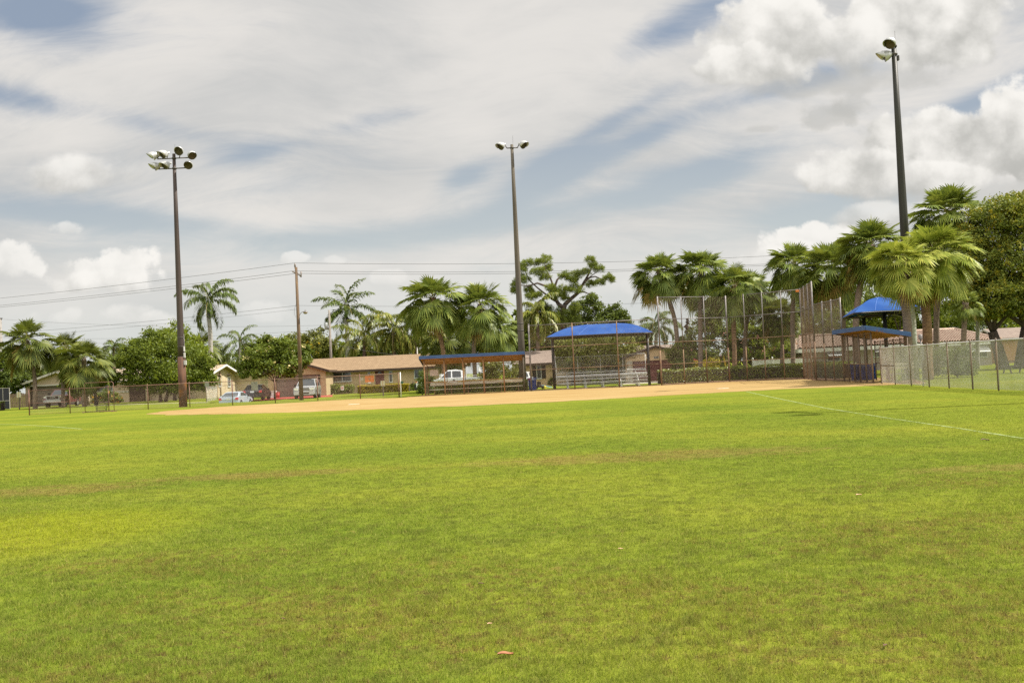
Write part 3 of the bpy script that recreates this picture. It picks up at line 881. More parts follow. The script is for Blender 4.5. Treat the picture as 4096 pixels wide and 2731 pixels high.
# signs on their own wooden posts behind the fence
wood_post = surf('grey_wood_post', (0.16, 0.13, 0.09), (0.11, 0.085, 0.06), 3, 0.9, stretch=(6, 6, 1))
cream = surf('cream_sign_face', (0.55, 0.52, 0.38), (0.46, 0.42, 0.28), 2, 0.6)


def post_sign(label, px, py0, py1, wpx, Y, base_px):
    a = W(px - wpx / 2, py1, Y); c = W(px + wpx / 2, py0, Y)
    p = at(base_px, Y)
    xm = (a.x + c.x) / 2
    r = thing('post_sign', label, 'sign', (xm, Y, 0))
    MB().box((xm - .05, Y + .01, -.05), (xm + .05, Y + .10, c.z - .05)).build('post', wood_post, r)
    MB().slab([(a.x, Y, a.z), (c.x, Y, a.z), (c.x, Y, c.z - .03), (c.x - .03, Y, c.z), (a.x + .03, Y, c.z), (a.x, Y, c.z - .03)], (0, .012, 0)).build('panel', cream, r)
    MB().box((xm - .035, Y - .006, a.z + .02), (xm + .035, Y - .001, c.z - .02)).build('stripe', surf('faded_orange_stripe', (0.42, 0.28, 0.13), None, rough=0.7), r)


post_sign('cream sign with faded stripe on a wooden post near the gate', 1531, 1522, 1544.5, 16, 84.0, 1528.5)
post_sign('cream sign on a wooden post in front of the stockade fence', 75, 1567, 1589.5, 16, 104.0, 76.5)

# batting screen with a sagging net
s0 = at(341, 73.7); s1 = at(457, 73.2)
sr = thing('batting_screen', 'tall pipe framed batting screen with torn black net, left of the pole', 'screen', (s0.x, s0.y, 0))
zt = 2.18
sm = MB()
top = []
for t in np.linspace(0, 1, 3): top.append(s0.lerp(s1, t) + Vector((0, 0, zt)))
sm.tube([s0 + Vector((0, 0, 0.03)), s0 + Vector((0, 0, zt - .12)), s0.lerp(s1, .03) + Vector((0, 0, zt - .02)), s0.lerp(s1, .06) + Vector((0, 0, zt)), s0.lerp(s1, .94) + Vector((0, 0, zt)), s0.lerp(s1, .97) + Vector((0, 0, zt - .02)), s1 + Vector((0, 0, zt - .12)), s1 + Vector((0, 0, 0.03)), ], 0.024, 8)
sm.tube([s0 + Vector((0, 0, .05)), s1 + Vector((0, 0, .05))], 0.024, 8)
for p in (s0, s1): sm.tube([p + Vector((0, -.55, .03)), p + Vector((0, .55, .03))], 0.022, 8)
sm.build('frame', MT['brownpipe'], sr, True)
nb_ = MB()
dd = (s1 - s0)
def npt(u, w):                                  # net hangs slack and bunches at the ground
    droop = 0.10 * math.sin(math.pi * u) * (1 - w)
    return s0 + dd * (0.27 + 0.56 * u * (1 - 0.35 * (1 - w)) + 0.10 * (1 - w)) + Vector((0, 0.05 + 0.12 * math.sin(math.pi * w), 0.10 + (1.25) * w - droop))
for i in range(17):
    u = i / 16
    nb_.tube([npt(u, w) for w in np.linspace(0, 1, 9)], 0.012 if i in (0, 1, 2, 14, 15, 16) else 0.005, 4, False)
for j in range(11):
    w = j / 10
    nb_.tube([npt(u, w) for u in np.linspace(0, 1, 9)], 0.012 if j < 3 else 0.005, 4, False)
nb_.build('net', MT['black'], sr)

# ------------------------------------------------------------------ floodlight masts
def floodlight(root, pos, aim, r=0.34):
    pos = Vector(pos); aim = Vector(aim).normalized()
    fl = MB().lathe(pos, aim, [(-0.44, 0.07), (-0.40, 0.13), (-0.30, 0.215), (-0.16, 0.29), (-0.02, r - .015), (0.0, r), (0.02, r + .012), (0.035, r)], 18)
    fl.lathe(pos, aim, [(-0.62, 0.06), (-0.44, 0.07)], 10)
    o = fl.build('floodlight', MT['reflector'], root, True)
    MB().lathe(pos, aim, [(0.02, r - .01), (0.025, r * .6), (0.028, 0.001)], 18).build('lens', MT['lens'], o, True)
    e1 = Vector((0, 0, 1)) - aim * aim.z; e1.normalize(); e2 = aim.cross(e1)
    vb = MB()
    vs, fs = [], []
    n = 16
    for k in range(n + 1):
        a = -R(112) + R(224) * k / n
        ext = 0.10 + 0.30 * max(0.0, math.cos(a * 0.80))
        for rr_, t0 in ((r + .006, 1), (r - .006, 1)):
            q = (e1 * math.cos(a) + e2 * math.sin(a)) * rr_
            vs += [pos + aim * 0.03 + q, pos + aim * (0.03 + ext) + q * 0.97]
    for k in range(n):
        i = k * 4
        fs += [(i, i + 4, i + 5, i + 1), (i + 2, i + 3, i + 7, i + 6), (i + 1, i + 5, i + 7, i + 3)]
    vb.add(vs, fs).build('visor', MT['reflector'], o, True)
    return o


def mast(label, px, py, Y, top_py, r0, r1, mats, arms, bands=(), group='floodlight masts round the field', rustz=None, extra=None):
    q = W(px, py, Y)
    base = Vector((q.x, Y, 0))
    topz = None
    lo, hi = 5.0, 40.0
    for _ in range(50):                      # height whose photo row is top_py
        md = (lo + hi) / 2
        d = Vector((q.x, Y, md)) - EYE
        yy = CY - FPX * d.dot(Uv) / d.dot(Fv)
        if yy > top_py: lo = md
        else: hi = md
    topz = lo
    r = thing('light_mast', label, 'light mast', base, 0, group)
    rad = lambda z: r0 + (r1 - r0) * z / topz
    zs = [0 if rustz is None else rustz] + [topz * t for t in (0.25, 0.5, 0.75, 1.0)]
    if rustz is not None:
        MB().tube([base + Vector((0, 0, -.1)), base + Vector((0, 0, rustz))], [r0 * 1.05, r0], 20).build('rusty_base', mats[1], r, True)
    else:
        zs[0] = -0.1
    MB().tube([base + Vector((0, 0, z)) for z in zs], [rad(max(z, 0)) for z in zs], 20).build('pole', mats[0], r, True)
    for z in bands:
        MB().lathe(base + Vector((0, 0, z)), (0, 0, 1), [(-.03, rad(z)), (-.03, rad(z) + .022), (.03, rad(z) + .022), (.03, rad(z))], 20).build('band', MT['arm'], r, True)
    MB().tube([base + Vector((rad(topz) * .8, 0, topz)), base + Vector((rad(topz) * .8 + .01, 0, topz + .75))], .008, 5).build('lightning_rod', MT['arm'], r)
    for (z, x0, x1, lamps) in arms(topz):
        ab = MB().tube([base + Vector((x0[0], x0[1], z)), base + Vector((x1[0], x1[1], z))], 0.045, 8)
        ab.lathe(base + Vector((0, 0, z)), (0, 0, 1), [(-.05, rad(z)), (-.05, rad(z) + .05), (.05, rad(z) + .05), (.05, rad(z))], 16)
        arm = ab.build('crossarm', MT['arm'], r, True)
        for (lx, ly, dz, aim, dx, dy) in lamps:
            o = floodlight(r, base + Vector((lx + dx, ly + dy, z + dz)), aim)
            am = Vector(aim).normalized()
            MB().tube([base + Vector((lx, ly, z)), base + Vector((lx + dx, ly + dy, z + dz)) - am * 0.5], 0.04, 6).build('bracket', MT['arm'], o)
    if extra: extra(r, base, rad, topz)
    return r


trim_box = surf('dull_white_box', (0.45, 0.44, 0.42), None, rough=.6)


def left_extra(r, base, rad, topz):
    zt, zb = W(741, 1351, 78).z, W(741, 1465, 78).z
    x = base.x + r_off(rad(4)) + .02
    mb = MB()
    mb.tube([(x, base.y - .1, zb), (x, base.y - .1, zt + .3)], .03, 6)
    mb.build('conduit', MT['galv'], r, True)
    for py0, py1, w, nm in ((1441, 1459, .17, 'control_box'), (1410, 1430, .10, 'junction_box'), (1385, 1405, .08, 'junction_box')):
        a, c = W(741, py1, 78).z, W(741, py0, 78).z
        MB().box((x - .05, base.y - .22, a), (x - .05 + w, base.y - .02, c)).build(nm, trim_box, r)


def r_off(v): return v


A, AL, AR, AF = None, None, None, None
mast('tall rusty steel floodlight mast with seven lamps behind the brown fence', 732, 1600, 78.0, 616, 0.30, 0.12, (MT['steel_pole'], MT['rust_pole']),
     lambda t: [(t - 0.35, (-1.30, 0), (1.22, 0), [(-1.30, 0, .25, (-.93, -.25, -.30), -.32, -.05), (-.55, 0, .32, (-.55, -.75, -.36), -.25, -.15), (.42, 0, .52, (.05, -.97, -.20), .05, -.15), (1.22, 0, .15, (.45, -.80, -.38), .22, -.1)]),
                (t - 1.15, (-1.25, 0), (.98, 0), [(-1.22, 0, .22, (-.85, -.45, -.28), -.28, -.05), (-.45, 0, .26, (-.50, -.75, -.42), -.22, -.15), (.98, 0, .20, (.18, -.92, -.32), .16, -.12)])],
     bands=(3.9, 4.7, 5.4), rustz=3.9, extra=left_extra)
mast('tall grey brown concrete floodlight mast with two lamps behind the left dugout', 2083.6, 1350, 83.0, 579, 0.315, 0.12, (MT['concrete_pole'], None),
     lambda t: [(t - 0.28, (-.42, 0), (.46, 0), [(-.42, 0, .18, (-.62, -.68, -.42), -.50, -.12), (.46, 0, .20, (.62, -.68, -.42), .50, -.12)]), ],
     bands=(4.9, 5.5))


def right_extra(r, base, rad, topz):
    z0, z1 = W(3665, 1246, 58).z, W(3665, 1226, 58).z
    x = base.x + rad(4)
    MB().box((x + .02, 57.75, z0), (x + .27, 58.05, z1)).build('control_box', surf('grey_cabinet', (0.20, 0.20, 0.18), None, rough=0.6), r)
    for z in (z0, z1): MB().lathe(base + Vector((0, 0, z)), (0, 0, 1), [(-.03, rad(z)), (-.03, rad(z) + .04), (.03, rad(z) + .04), (.03, rad(z))], 16).build('band', MT['arm'], r)
    MB().box((base.x + .15, 57.9, topz - 1.0), (base.x + .26, 58.1, topz - .72)).build('junction_box', MT['arm'], r)


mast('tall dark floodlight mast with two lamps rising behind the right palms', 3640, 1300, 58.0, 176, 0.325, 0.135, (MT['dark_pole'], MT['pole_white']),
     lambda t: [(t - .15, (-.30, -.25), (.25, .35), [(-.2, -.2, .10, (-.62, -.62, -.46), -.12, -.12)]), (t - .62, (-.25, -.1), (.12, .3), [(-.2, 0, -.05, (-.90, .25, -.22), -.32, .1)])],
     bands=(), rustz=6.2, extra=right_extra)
# the mast that stands just right of the view: its long shadow lies across the turf
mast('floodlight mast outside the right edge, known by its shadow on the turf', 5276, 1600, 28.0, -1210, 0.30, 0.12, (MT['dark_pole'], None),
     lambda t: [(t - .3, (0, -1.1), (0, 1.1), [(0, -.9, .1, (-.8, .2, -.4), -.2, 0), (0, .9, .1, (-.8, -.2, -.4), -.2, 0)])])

# ------------------------------------------------------------------ power line
UPY = 83.0
ub = at(1206, UPY)
ur = thing('utility_pole', 'brown wooden utility pole with street lamp beside the silver suv', 'utility pole', (ub.x, UPY, 0))
uz = W(1200, 1068, UPY).z
MB().tube([(ub.x, UPY, -.1), (ub.x, UPY, uz)], [0.185, 0.105], 14).build('pole', MT['wood_pole'], ur, True)
zi = W(1199, 1051, UPY).z
ins = MB().lathe((ub.x - .09, UPY, uz - .15), (0, 0, 1), [(0, .04), (.16, .04), (.17, .07), (.45, .07), (.47, .03), (zi - uz + .15, .03)], 10)
ins.tube([(ub.x, UPY, uz - .55), (ub.x - .32, UPY - .1, uz - .33)], .06, 8)
ins.tube([(ub.x, UPY, uz - .35), (ub.x + .36, UPY, uz - .80)], .05, 8).tube([(ub.x + .38, UPY, uz - .85), (ub.x + .40, UPY, uz - .38)], .055, 8).tube([(ub.x, UPY, uz - .66), (ub.x + .3, UPY, uz - .66)], .025, 6)
ins.build('insulator', surf('grey_porcelain', (0.16, 0.12, 0.10), (0.22, 0.2, 0.18), 8, 0.4), ur, True)
zl = W(1215, 1262, UPY).z
MB().tube([(ub.x + .1, UPY, zl), (ub.x + .22, UPY, zl + .2), (ub.x + .35, UPY, zl + .3), (ub.x + .46, UPY, zl + .33)], .022, 6).build('lamp_arm', MT['galv'], ur, True)
lo_ = MB().lathe((ub.x + .62, UPY, zl + .22), (0, 0, 1), [(-.10, .02), (-.09, .09), (-.04, .155), (.0, .18), (.05, .185)], 14).build('street_lamp', surf('lamp_bowl', (0.24, 0.2, 0.11), None, rough=0.25), ur, True)
MB().lathe((ub.x + .62, UPY, zl + .22), (0, 0, 1), [(.05, .19), (.10, .17), (.14, .08), (.15, .045), (.24, .04), (.25, .001)], 14).build('lamp_hood', MT['galv'], lo_, True)
MB().tube([(ub.x - .12, UPY, zl + 1.0), (ub.x - .28, UPY, zl + .55), (ub.x - .30, UPY, zl + .2), (ub.x - .2, UPY, zl - .1), (ub.x - .1, UPY, zl - .15)], .009, 5).build('drop_cable', MT['cable'], ur)


def wire(label, a, b, sag, r=0.013, n=22, group='overhead power lines'):
    a, b = Vector(a), Vector(b)
    pts = [a.lerp(b, i / n) - Vector((0, 0, sag * 4 * (i / n) * (1 - i / n))) for i in range(n + 1)]
    o = MB().tube(pts, r, 5).build('power_line', MT['cable'])
    tag(o, label, 'power line', group)


UL = at(-900, 125); UR = at(3310, 98)
zL = W(-900, 1250, 125).z
for nm, dz, dx, pyl, pyr in (('topmost', zi - uz, -.09, 1184, 1012), ('upper of the two middle', -.30, -.3, 1213, 1044), ('lower of the two middle', -.52, 0, 1220, 1049)):
    Ylf = 101.0
    pl = W(0, pyl, Ylf); A_ = Vector((ub.x + dx, UPY, uz + dz))
    far = A_ + (pl - A_) * 1.5
    far.z -= .0
    wire(nm + ' power line running left from the utility pole', A_, far, 0.25, 0.014)
    pr = W(3290, pyr, 98)
    wire(nm + ' power line running right from the utility pole', A_, pr, 0.45, 0.014)
zc = W(1206, 1221, UPY).z
wire('single lower power line running left from the utility pole', (ub.x, UPY, zc), W(-300, 1352, 118), 0.3, 0.012)
wire('single lower power line running right from the utility pole', (ub.x, UPY, zc), W(3290, 1180, 98), 0.45, 0.010)
wire('thin service cable below the single lower line, left of the pole', (ub.x - .1, UPY, zc - .32), W(-300, 1368, 118), 0.3, 0.008)

sb = at(1330, 112)
s2 = thing('transformer_pole', 'distant grey utility pole with a transformer behind the beige house', 'utility pole', (sb.x, 112, 0))
sz = W(1326, 1239, 112).z
MB().tube([(sb.x, 112, 0), (sb.x, 112, sz)], [.17, .11], 10).build('pole', surf('grey_pole', (0.25, 0.22, 0.19), (0.18, 0.16, 0.14), 2, 0.9), s2, True)
tz = W(1312, 1318, 112).z
MB().lathe((sb.x - .38, 112, tz), (0, 0, 1), [(0, .001), (0, .2), (.75, .2), (.8, .1), (.82, .001)], 12).build('transformer', surf('transformer_grey', (0.30, 0.31, 0.31), None, rough=0.5), s2, True)
MB().box((sb.x - .3, 111.95, tz + .1), (sb.x + .05, 112.05, tz + .2)).build('bracket', MT['arm'], s2)
fb = at(11, 128)
s3 = thing('distant_utility_pole', 'distant grey utility pole at the left edge above the palms', 'utility pole', (fb.x, 128, 0))
fz = W(16, 1275, 128).z
MB().tube([(fb.x, 128, 0), (fb.x, 128, fz)], [.26, .2], 10).build('pole', surf('pale_pole', (0.27, 0.25, 0.23), (0.2, 0.18, 0.16), 2, 0.9), s3, True)
MB().box((fb.x - .1, 127.9, fz), (fb.x + .3, 128.1, fz + .12)).build('cap', MT['arm'], s3)
for nm, pya, pyb in (('highest', 1277, 1300), ('second', 1350, 1316), ('lowest', 1372, 1328)):
    wire(nm + ' thin distant line between the two far utility poles', W(14, pya, 128), W(1322, pyb, 112), 0.5, 0.010, group='thin distant lines')
wire('dark sagging telephone cable behind the beige house roof', W(1326, 1375, 112), W(2200, 1398, 116), 1.3, 0.022, group='thin distant lines')

# ------------------------------------------------------------------ left dugout
DY = 76.0
dpx = [1702, 1781.6, 1857, 1938, 2019, 2098]
DF = [at(p, DY) for p in dpx]
dg = thing('dugout', 'wide chain link dugout with blue shed roof and timber soffit at left centre', 'dugout', DF[0], 0, 'dugouts')
zf, zbk, DB = 2.78, 2.36, DY + 2.7
for i, p in enumerate(DF):
    post(dg, p, zf - .04, .05, MT['rusty_warm'] if i < 5 else MT['concrete_pole'], False)
    post(dg, (p.x, DB), zbk - .02, .032, MT['rusty_warm'], False)
mb = MB()
for a, b in zip(DF[:-1], DF[1:]): chain(mb, a, b, .05, zf - .12, r=.0015)
mb.build('front_mesh', MT['wire_tan'], dg)
mb = MB()
chain(mb, (DF[0].x, DB), (DF[-1].x, DB), .05, zbk - .1, r=.0011)
chain(mb, DF[0], (DF[0].x, DB), .05, zbk - .1, r=.0011)
chain(mb, DF[-1], (DF[-1].x, DB), .05, zbk - .1, r=.0011)
mb.build('back_mesh', MT['wire_tan'], dg)
for z in (.05, 1.02, zf - .14): rail(dg, DF[0], DF[-1], z, .026, MT['rusty_warm'])
for z in (1.02, zbk - .1): rail(dg, (DF[0].x, DB), (DF[-1].x, DB), z, .02, MT['rusty_warm'])
for p in (DF[0], DF[1], DF[2], DF[3], DF[4], DF[5]):
    MB().tube([(p.x, DY, zf - .3), (p.x + .02, DB - .3, zbk - .06)], .02, 6).build('rafter', MT['rusty_warm'], dg)
xa, xb = DF[0].x - .32, DF[-1].x + .12
ya, yb = DY - .35, DB + .3
slope = (zbk - zf) / (DB - DY)
zz = lambda y, o=0: zf + slope * (y - DY) + o
rb = MB().add([(xa, ya, zz(ya, .15)), (xb, ya, zz(ya, .15)), (xb, yb, zz(yb, .15)), (xa, yb, zz(yb, .15)), (xa, ya, zz(ya, .21)), (xb, ya, zz(ya, .21)), (xb, yb, zz(yb, .21)), (xa, yb, zz(yb, .21))],
              [(0, 3, 2, 1), (4, 5, 6, 7), (0, 1, 5, 4), (1, 2, 6, 5), (2, 3, 7, 6), (3, 0, 4, 7)])
rf = rb.build('roof', MT['roofblue'], dg)
fb_ = MB()
fb_.box((xa - .01, ya - .045, zz(ya, -.03)), (xb + .01, ya - .002, zz(ya, .185)))
for x in (xa, xb):
    s_ = -1 if x == xa else 1
    fb_.slab([(x, ya, zz(ya, -.03)), (x, yb, zz(yb, -.03)), (x, yb, zz(yb, .185)), (x, ya, zz(ya, .185))], (.04 * s_, 0, 0))
fb_.build('fascia', MT['bluepaint'], dg)
sfb = MB().slab([(xa + .02, ya + .02, zz(ya, .10)), (xb - .02, ya + .02, zz(ya, .10)), (xb - .02, yb - .02, zz(yb, .10)), (xa + .02, yb - .02, zz(yb, .10))], (0, 0, .04))
for i in range(8):
    yy = ya + .25 + i * (yb - ya - .5) / 7
    sfb.box((xa + .03, yy - .02, zz(yy, .02)), (xb - .03, yy + .02, zz(yy, .099)))
sfb.build('soffit', MT['soffit'], dg)
# bench inside
bx0, bx1 = at(1722, 77.9).x, at(2092, 77.9).x
br = thing('dugout_bench', 'long plank bench with a backrest inside the left dugout', 'bench', (bx0, 77.9, 0), 0)
MB().box((bx0, 78.02, .72), (bx1, 78.06, .95)).build('backrest', MT['plank'], br)
MB().box((bx0 - .02, 77.55, .40), (bx1, 77.88, .45)).build('seat', MT['plank'], br)
for k in range(6):
    x = bx0 + .35 + k * (bx1 - bx0 - .7) / 5
    MB().box((x - .025, 77.68, -.02), (x + .025, 77.73, .40)).box((x - .02, 78.07, -.02), (x + .02, 78.11, .9)).bar((x, 77.7, .38), (x, 78.08, .38), .04, .05).build('leg', MT['rusty_warm'], br)
flat_sign('notice_board', 'pale pinkish notice board hung inside the left dugout', 1719.5, 1477.5, 1753, 1504, 77.3, surf('pale_board', (0.56, 0.46, 0.40), (0.48, 0.4, 0.34), 4, 0.7), .02, cat='notice board')

# ------------------------------------------------------------------ mesh in front of the stand
mp_ = [at(2126.5, 75.6), at(2300, 75.2), at(2478.6, 74.9), at(2640, 74.6)]
fm = thing('spectator_fence', 'tall rust stained mesh fence in front of the centre bleachers', 'fence', mp_[0])
for i, p in enumerate(mp_[:3]): post(fm, p, 5.02 if i == 0 else 4.96, .062 if i == 0 else .045, MT['rusty'] if i else MT['galv'])
mb = MB()
chain(mb, DF[-1] + Vector((.06, -.05, 0)), mp_[0], .05, 2.5, r=.0015)
for a, b in zip(mp_[:-1], mp_[1:]): chain(mb, a, b, .05, 4.95, r=.0014)
mb.build('wire_mesh', MT['wire_tan'], fm)
for z, mt in ((4.96, 'galv'), (3.27, 'rusty'), (1.60, 'rusty'), (.05, 'rusty')): rail(fm, mp_[0], mp_[-1], z, .028, MT[mt])
rail(fm, DF[-1] + Vector((.06, -.05, 0)), mp_[0], 2.5, .02, MT['rusty'])
rail(fm, DF[-1] + Vector((.06, -.05, 0)), mp_[0], .05, .025, MT['rusty'])

# ------------------------------------------------------------------ backstop
BP = [at(2647, 74.3), at(2919, 77.2), at(3218, 73.0), at(3266, 66.5)]
bs = thing('backstop', 'very tall bent backstop of rusty mesh behind home plate', 'backstop', BP[0])
ns = [3, 4, 3]
bm_ = MB()
for si, (a, b) in enumerate(zip(BP[:-1], BP[1:])):
    chain(bm_, a, b, .05, 6.55, r=.0018 if si < 2 else .0025)
    for k in range(ns[si] + 1):
        if k == ns[si] and si < 2: continue
        p = a.lerp(b, k / ns[si])
        big = k == 0 or (si == 2 and k == 3)
        low = MB().tube([(p.x, p.y, -.05), (p.x, p.y, 2.6)], .064 if big else .042, 10).build('post', MT['rusty'], bs, True)
        MB().tube([(p.x, p.y, 2.6), (p.x, p.y, 6.62)], .06 if big else .038, 10).build('upper_post', MT['galv'], bs, True)
    for z, mt, r_ in ((6.55, 'galv', .03), (4.93, 'galv', .026), (3.2, 'rusty', .026), (1.55, 'rusty', .026), (.06, 'rusty', .02)):
        if si == 0 and z > 6:
            rail(bs, a, a.lerp(b, .78), z, r_, MT[mt])
        else:
            rail(bs, a if not (si == 1 and z > 6) else a.lerp(b, .3), b, z, r_, MT[mt])
bm_.build('wire_mesh', MT['wire_dark'], bs)
tp = BP[2].lerp(BP[3], .0)
MB().box((W(3184, 1168, 72.8).x, 72.75, W(3184, 1168, 72.8).z), (W(3196, 1160, 72.8).x, 72.9, W(3190, 1159, 72.8).z)).build('orange_marker', orange, bs)

WP = [BP[3] + Vector((0.03, -.12, 0)), at(3378, 61.2)]
wf = thing('wing_fence', 'rusty mesh wing fence between the backstop and the right dugout', 'fence', WP[0])
mb = MB(); chain(mb, WP[0], WP[1], .05, 5.05, r=.0046); mb.build('wire_mesh', MT['wire_wing'], wf)
for k in range(1, 4):
    p = WP[0].lerp(WP[1], k / 3)
    MB().tube([(p.x, p.y, -.05), (p.x, p.y, 2.4)], .05, 10).build('post', MT['rusty'], wf, True)
    MB().tube([(p.x, p.y, 2.4), (p.x, p.y, 5.15)], .048, 10).build('upper_post', MT['galv'], wf, True)
for z, mt in ((5.05, 'galv'), (2.95, 'wire_dark'), (1.5, 'rusty'), (.06, 'rusty')): rail(wf, WP[0], WP[1], z, .028, MT[mt])

# ------------------------------------------------------------------ right dugout
q0, q1 = at(3378, 60.6), at(3494, 54.2)
axd = (q1 - q0).normalized(); sdv = Vector((-axd.y, axd.x, 0))
if sdv.x < 0: sdv = -sdv
wdt = 1.9
rd = thing('dugout', 'narrow dark mesh dugout with blue shed roof beside the right field fence', 'dugout', q0, 0, 'dugouts')
zF, zB = 2.82, 2.42
for k in range(6):
    p = q0.lerp(q1, k / 5)
    post(rd, p, zF - .03, .05, MT['wire_dark'], False)
    pb_ = p + sdv * wdt
    post(rd, pb_, zB - .03, .034, MT['wire_dark'], False)
mb = MB()
chain(mb, q0, q1, .05, zF - .1, r=.0028)
mb.build('front_mesh', MT['wire_dark'], rd)
mb = MB()
chain(mb, q0 + sdv * wdt, q1 + sdv * wdt, .05, zB - .1, r=.0024)
mb.build('back_mesh', MT['wire_dark'], rd)
for z in (.06, 1.05, zF - .1): rail(rd, q0, q1, z, .028, MT['rusty'])
for z in (1.05, zB - .1): rail(rd, q0 + sdv * wdt, q1 + sdv * wdt, z, .022, MT['rusty'])
e0, e1 = q0 - axd * .4 - sdv * .45, q1 + axd * .4 - sdv * .35
e2, e3 = e1 + sdv * (wdt + .45), e0 + sdv * (wdt + .45)
vz = lambda p, z: (p.x, p.y, z)
zf2, zb2 = zF + .12, zB + .05
MB().add([vz(e0, zf2 + .14), vz(e1, zf2 + .14), vz(e2, zb2 + .14), vz(e3, zb2 + .14), vz(e0, zf2 + .20), vz(e1, zf2 + .20), vz(e2, zb2 + .20), vz(e3, zb2 + .20)],
         [(0, 3, 2, 1), (4, 5, 6, 7), (0, 1, 5, 4), (1, 2, 6, 5), (2, 3, 7, 6), (3, 0, 4, 7)]).build('roof', MT['roofblue'], rd)
fa = MB()
fa.slab([vz(e0, zf2 - .05), vz(e1, zf2 - .05), vz(e1, zf2 + .17), vz(e0, zf2 + .17)], -sdv * .04)
fa.slab([vz(e1, zf2 - .05), vz(e2, zb2 - .05), vz(e2, zb2 + .17), vz(e1, zf2 + .17)], axd * .04)
fa.slab([vz(e0, zf2 - .05), vz(e3, zb2 - .05), vz(e3, zb2 + .17), vz(e0, zf2 + .17)], -axd * .04)
fa.build('fascia', MT['bluepaint'], rd)
so_ = MB()
so_.slab([vz(e0, zf2 + .08), vz(e1, zf2 + .08), vz(e2, zb2 + .08), vz(e3, zb2 + .08)], (0, 0, .04))
for k in range(9):
    t = (k + .5) / 9
    a, b = e0.lerp(e1, t), e3.lerp(e2, t)
    so_.bar(vz(a, zf2 + .03), vz(b, zb2 + .03), .045, .09)
so_.build('soffit', MT['soffit'], rd)
# bench by the open end
bb = q1 + sdv * 1.0 + axd * (-.5)
rb_ = thing('dugout_bench', 'short wooden bench at the open end of the right dugout', 'bench', bb, 0)
e_ = sdv
for z, w_, o_ in ((.46, .34, 0), (.78, .05, .22), (.98, .05, .22)):
    a = bb + axd * o_; b = a + e_ * 1.25
    if z < .5: MB().bar(vz(a, z), vz(b, z), .34, .045).build('seat', MT['plank'], rb_)
    else: MB().bar(vz(a, z), vz(b, z), .04, .14).build('back_slat', MT['plank'], rb_)
for t in (.12, 1.1):
    p = bb + e_ * t
    MB().bar(vz(p, -.02), vz(p, .46), .06, .06, (1, 0, 0)).bar(vz(p + axd * .24, -.02), vz(p + axd * .24, 1.05), .06, .05, (1, 0, 0)).build('leg', MT['bark_dark'], rb_)


def slat_can(label, p, group, r=.29, h=.94, mat='bluecan'):
    c = thing('trash_can', label, 'trash can', p, 0, group)
    mb = MB()
    n = 26
    for k in range(n):
        a = 2 * math.pi * k / n
        u = Vector((math.cos(a), math.sin(a), 0)); t = Vector((-u.y, u.x, 0))
        pts = [Vector(p) + u * rr_ + Vector((0, 0, z)) for rr_, z in ((r * .94, .04), (r, .5), (r * 1.04, h * .84), (r * 1.30, h))]
        for a0, a1 in zip(pts[:-1], pts[1:]):
            mb.bar(a0, a1, .038, .007, u)
    mb.build('slats', MT[mat], c)
    for z, rr_ in ((.06, r * .93), (.48, r * .985), (h * .86, r * 1.05), (h, r * 1.31)):
        MB().tube([Vector(p) + Vector((math.cos(t) * rr_, math.sin(t) * rr_, z)) for t in np.linspace(0, 2 * math.pi, 29)], .014, 6, False).build('hoop', MT[mat], c, True)
    MB().lathe(p, (0, 0, 1), [(.05, .001), (.05, r * .88), (h * .82, r * .92), (h * .82, r * .7)], 20).build('liner', MT['darkvoid'], c, True)


slat_can('blue slatted trash can with flared rim beside the left dugout', at(2131, 78.0), 'blue slatted trash cans', .30, .98)
for k, (px, nm) in enumerate(((3424, 'leftmost'), (3458, 'middle'), (3488, 'rightmost'))):
    slat_can(nm + ' of three blue slatted trash cans behind the right dugout mesh', at(px, 62.0 - k * .3), 'blue slatted trash cans', .27, 1.0)

# ------------------------------------------------------------------ right field fence
rp_ = [(3527, 53.0), (3582, 50.2), (3646, 47.2), (3718, 44.4), (3797.5, 41.9), (3892, 39.4), (3995, 37.2), (4112, 34.9), (4250, 32.6)]
RF = [at(p, Y) for p, Y in rp_]
rr0 = thing('field_fence', 'grey chain link fence along the right side of the field', 'fence', RF[0])
for i, p in enumerate(RF): post(rr0, p, 1.90, .045 if i == 0 else .034, MT['wire_dark'])
mb = MB()
for a, b in zip(RF[:-1], RF[1:]): chain(mb, a, b, .04, 1.86, r=.0047)
mb.build('wire_mesh', MT['wire_grey'], rr0)
for a, b in zip(RF[:-1], RF[1:]): rail(rr0, a, b, 1.87, .03, MT['wire_grey'], 'top_rail')
rail(rr0, RF[0], RF[1], .95, .022, MT['wire_dark'], 'brace_rail')
pm = at(3697, 45.6)
zb0, zb1 = W(3697, 1440, 45.6).z, W(3697, 1382, 45.6).z
eb = thing('meter_box', 'narrow grey utility box on a post behind the right fence', 'utility box', (pm.x, 45.6, 0))
MB().box((pm.x - .05, 45.55, zb0), (pm.x + .07, 45.7, zb1)).build('box', surf('grey_box', (0.20, 0.19, 0.18), None, rough=0.6), eb)
MB().tube([(pm.x + .02, 45.75, -.05), (pm.x + .02, 45.75, zb1 + .3)], .03, 8).lathe((pm.x + .02, 45.75, zb1 + .3), (0, 0, 1), [(0, .09), (.2, .09), (.24, .001)], 10).build('post', MT['galv'], eb, True)

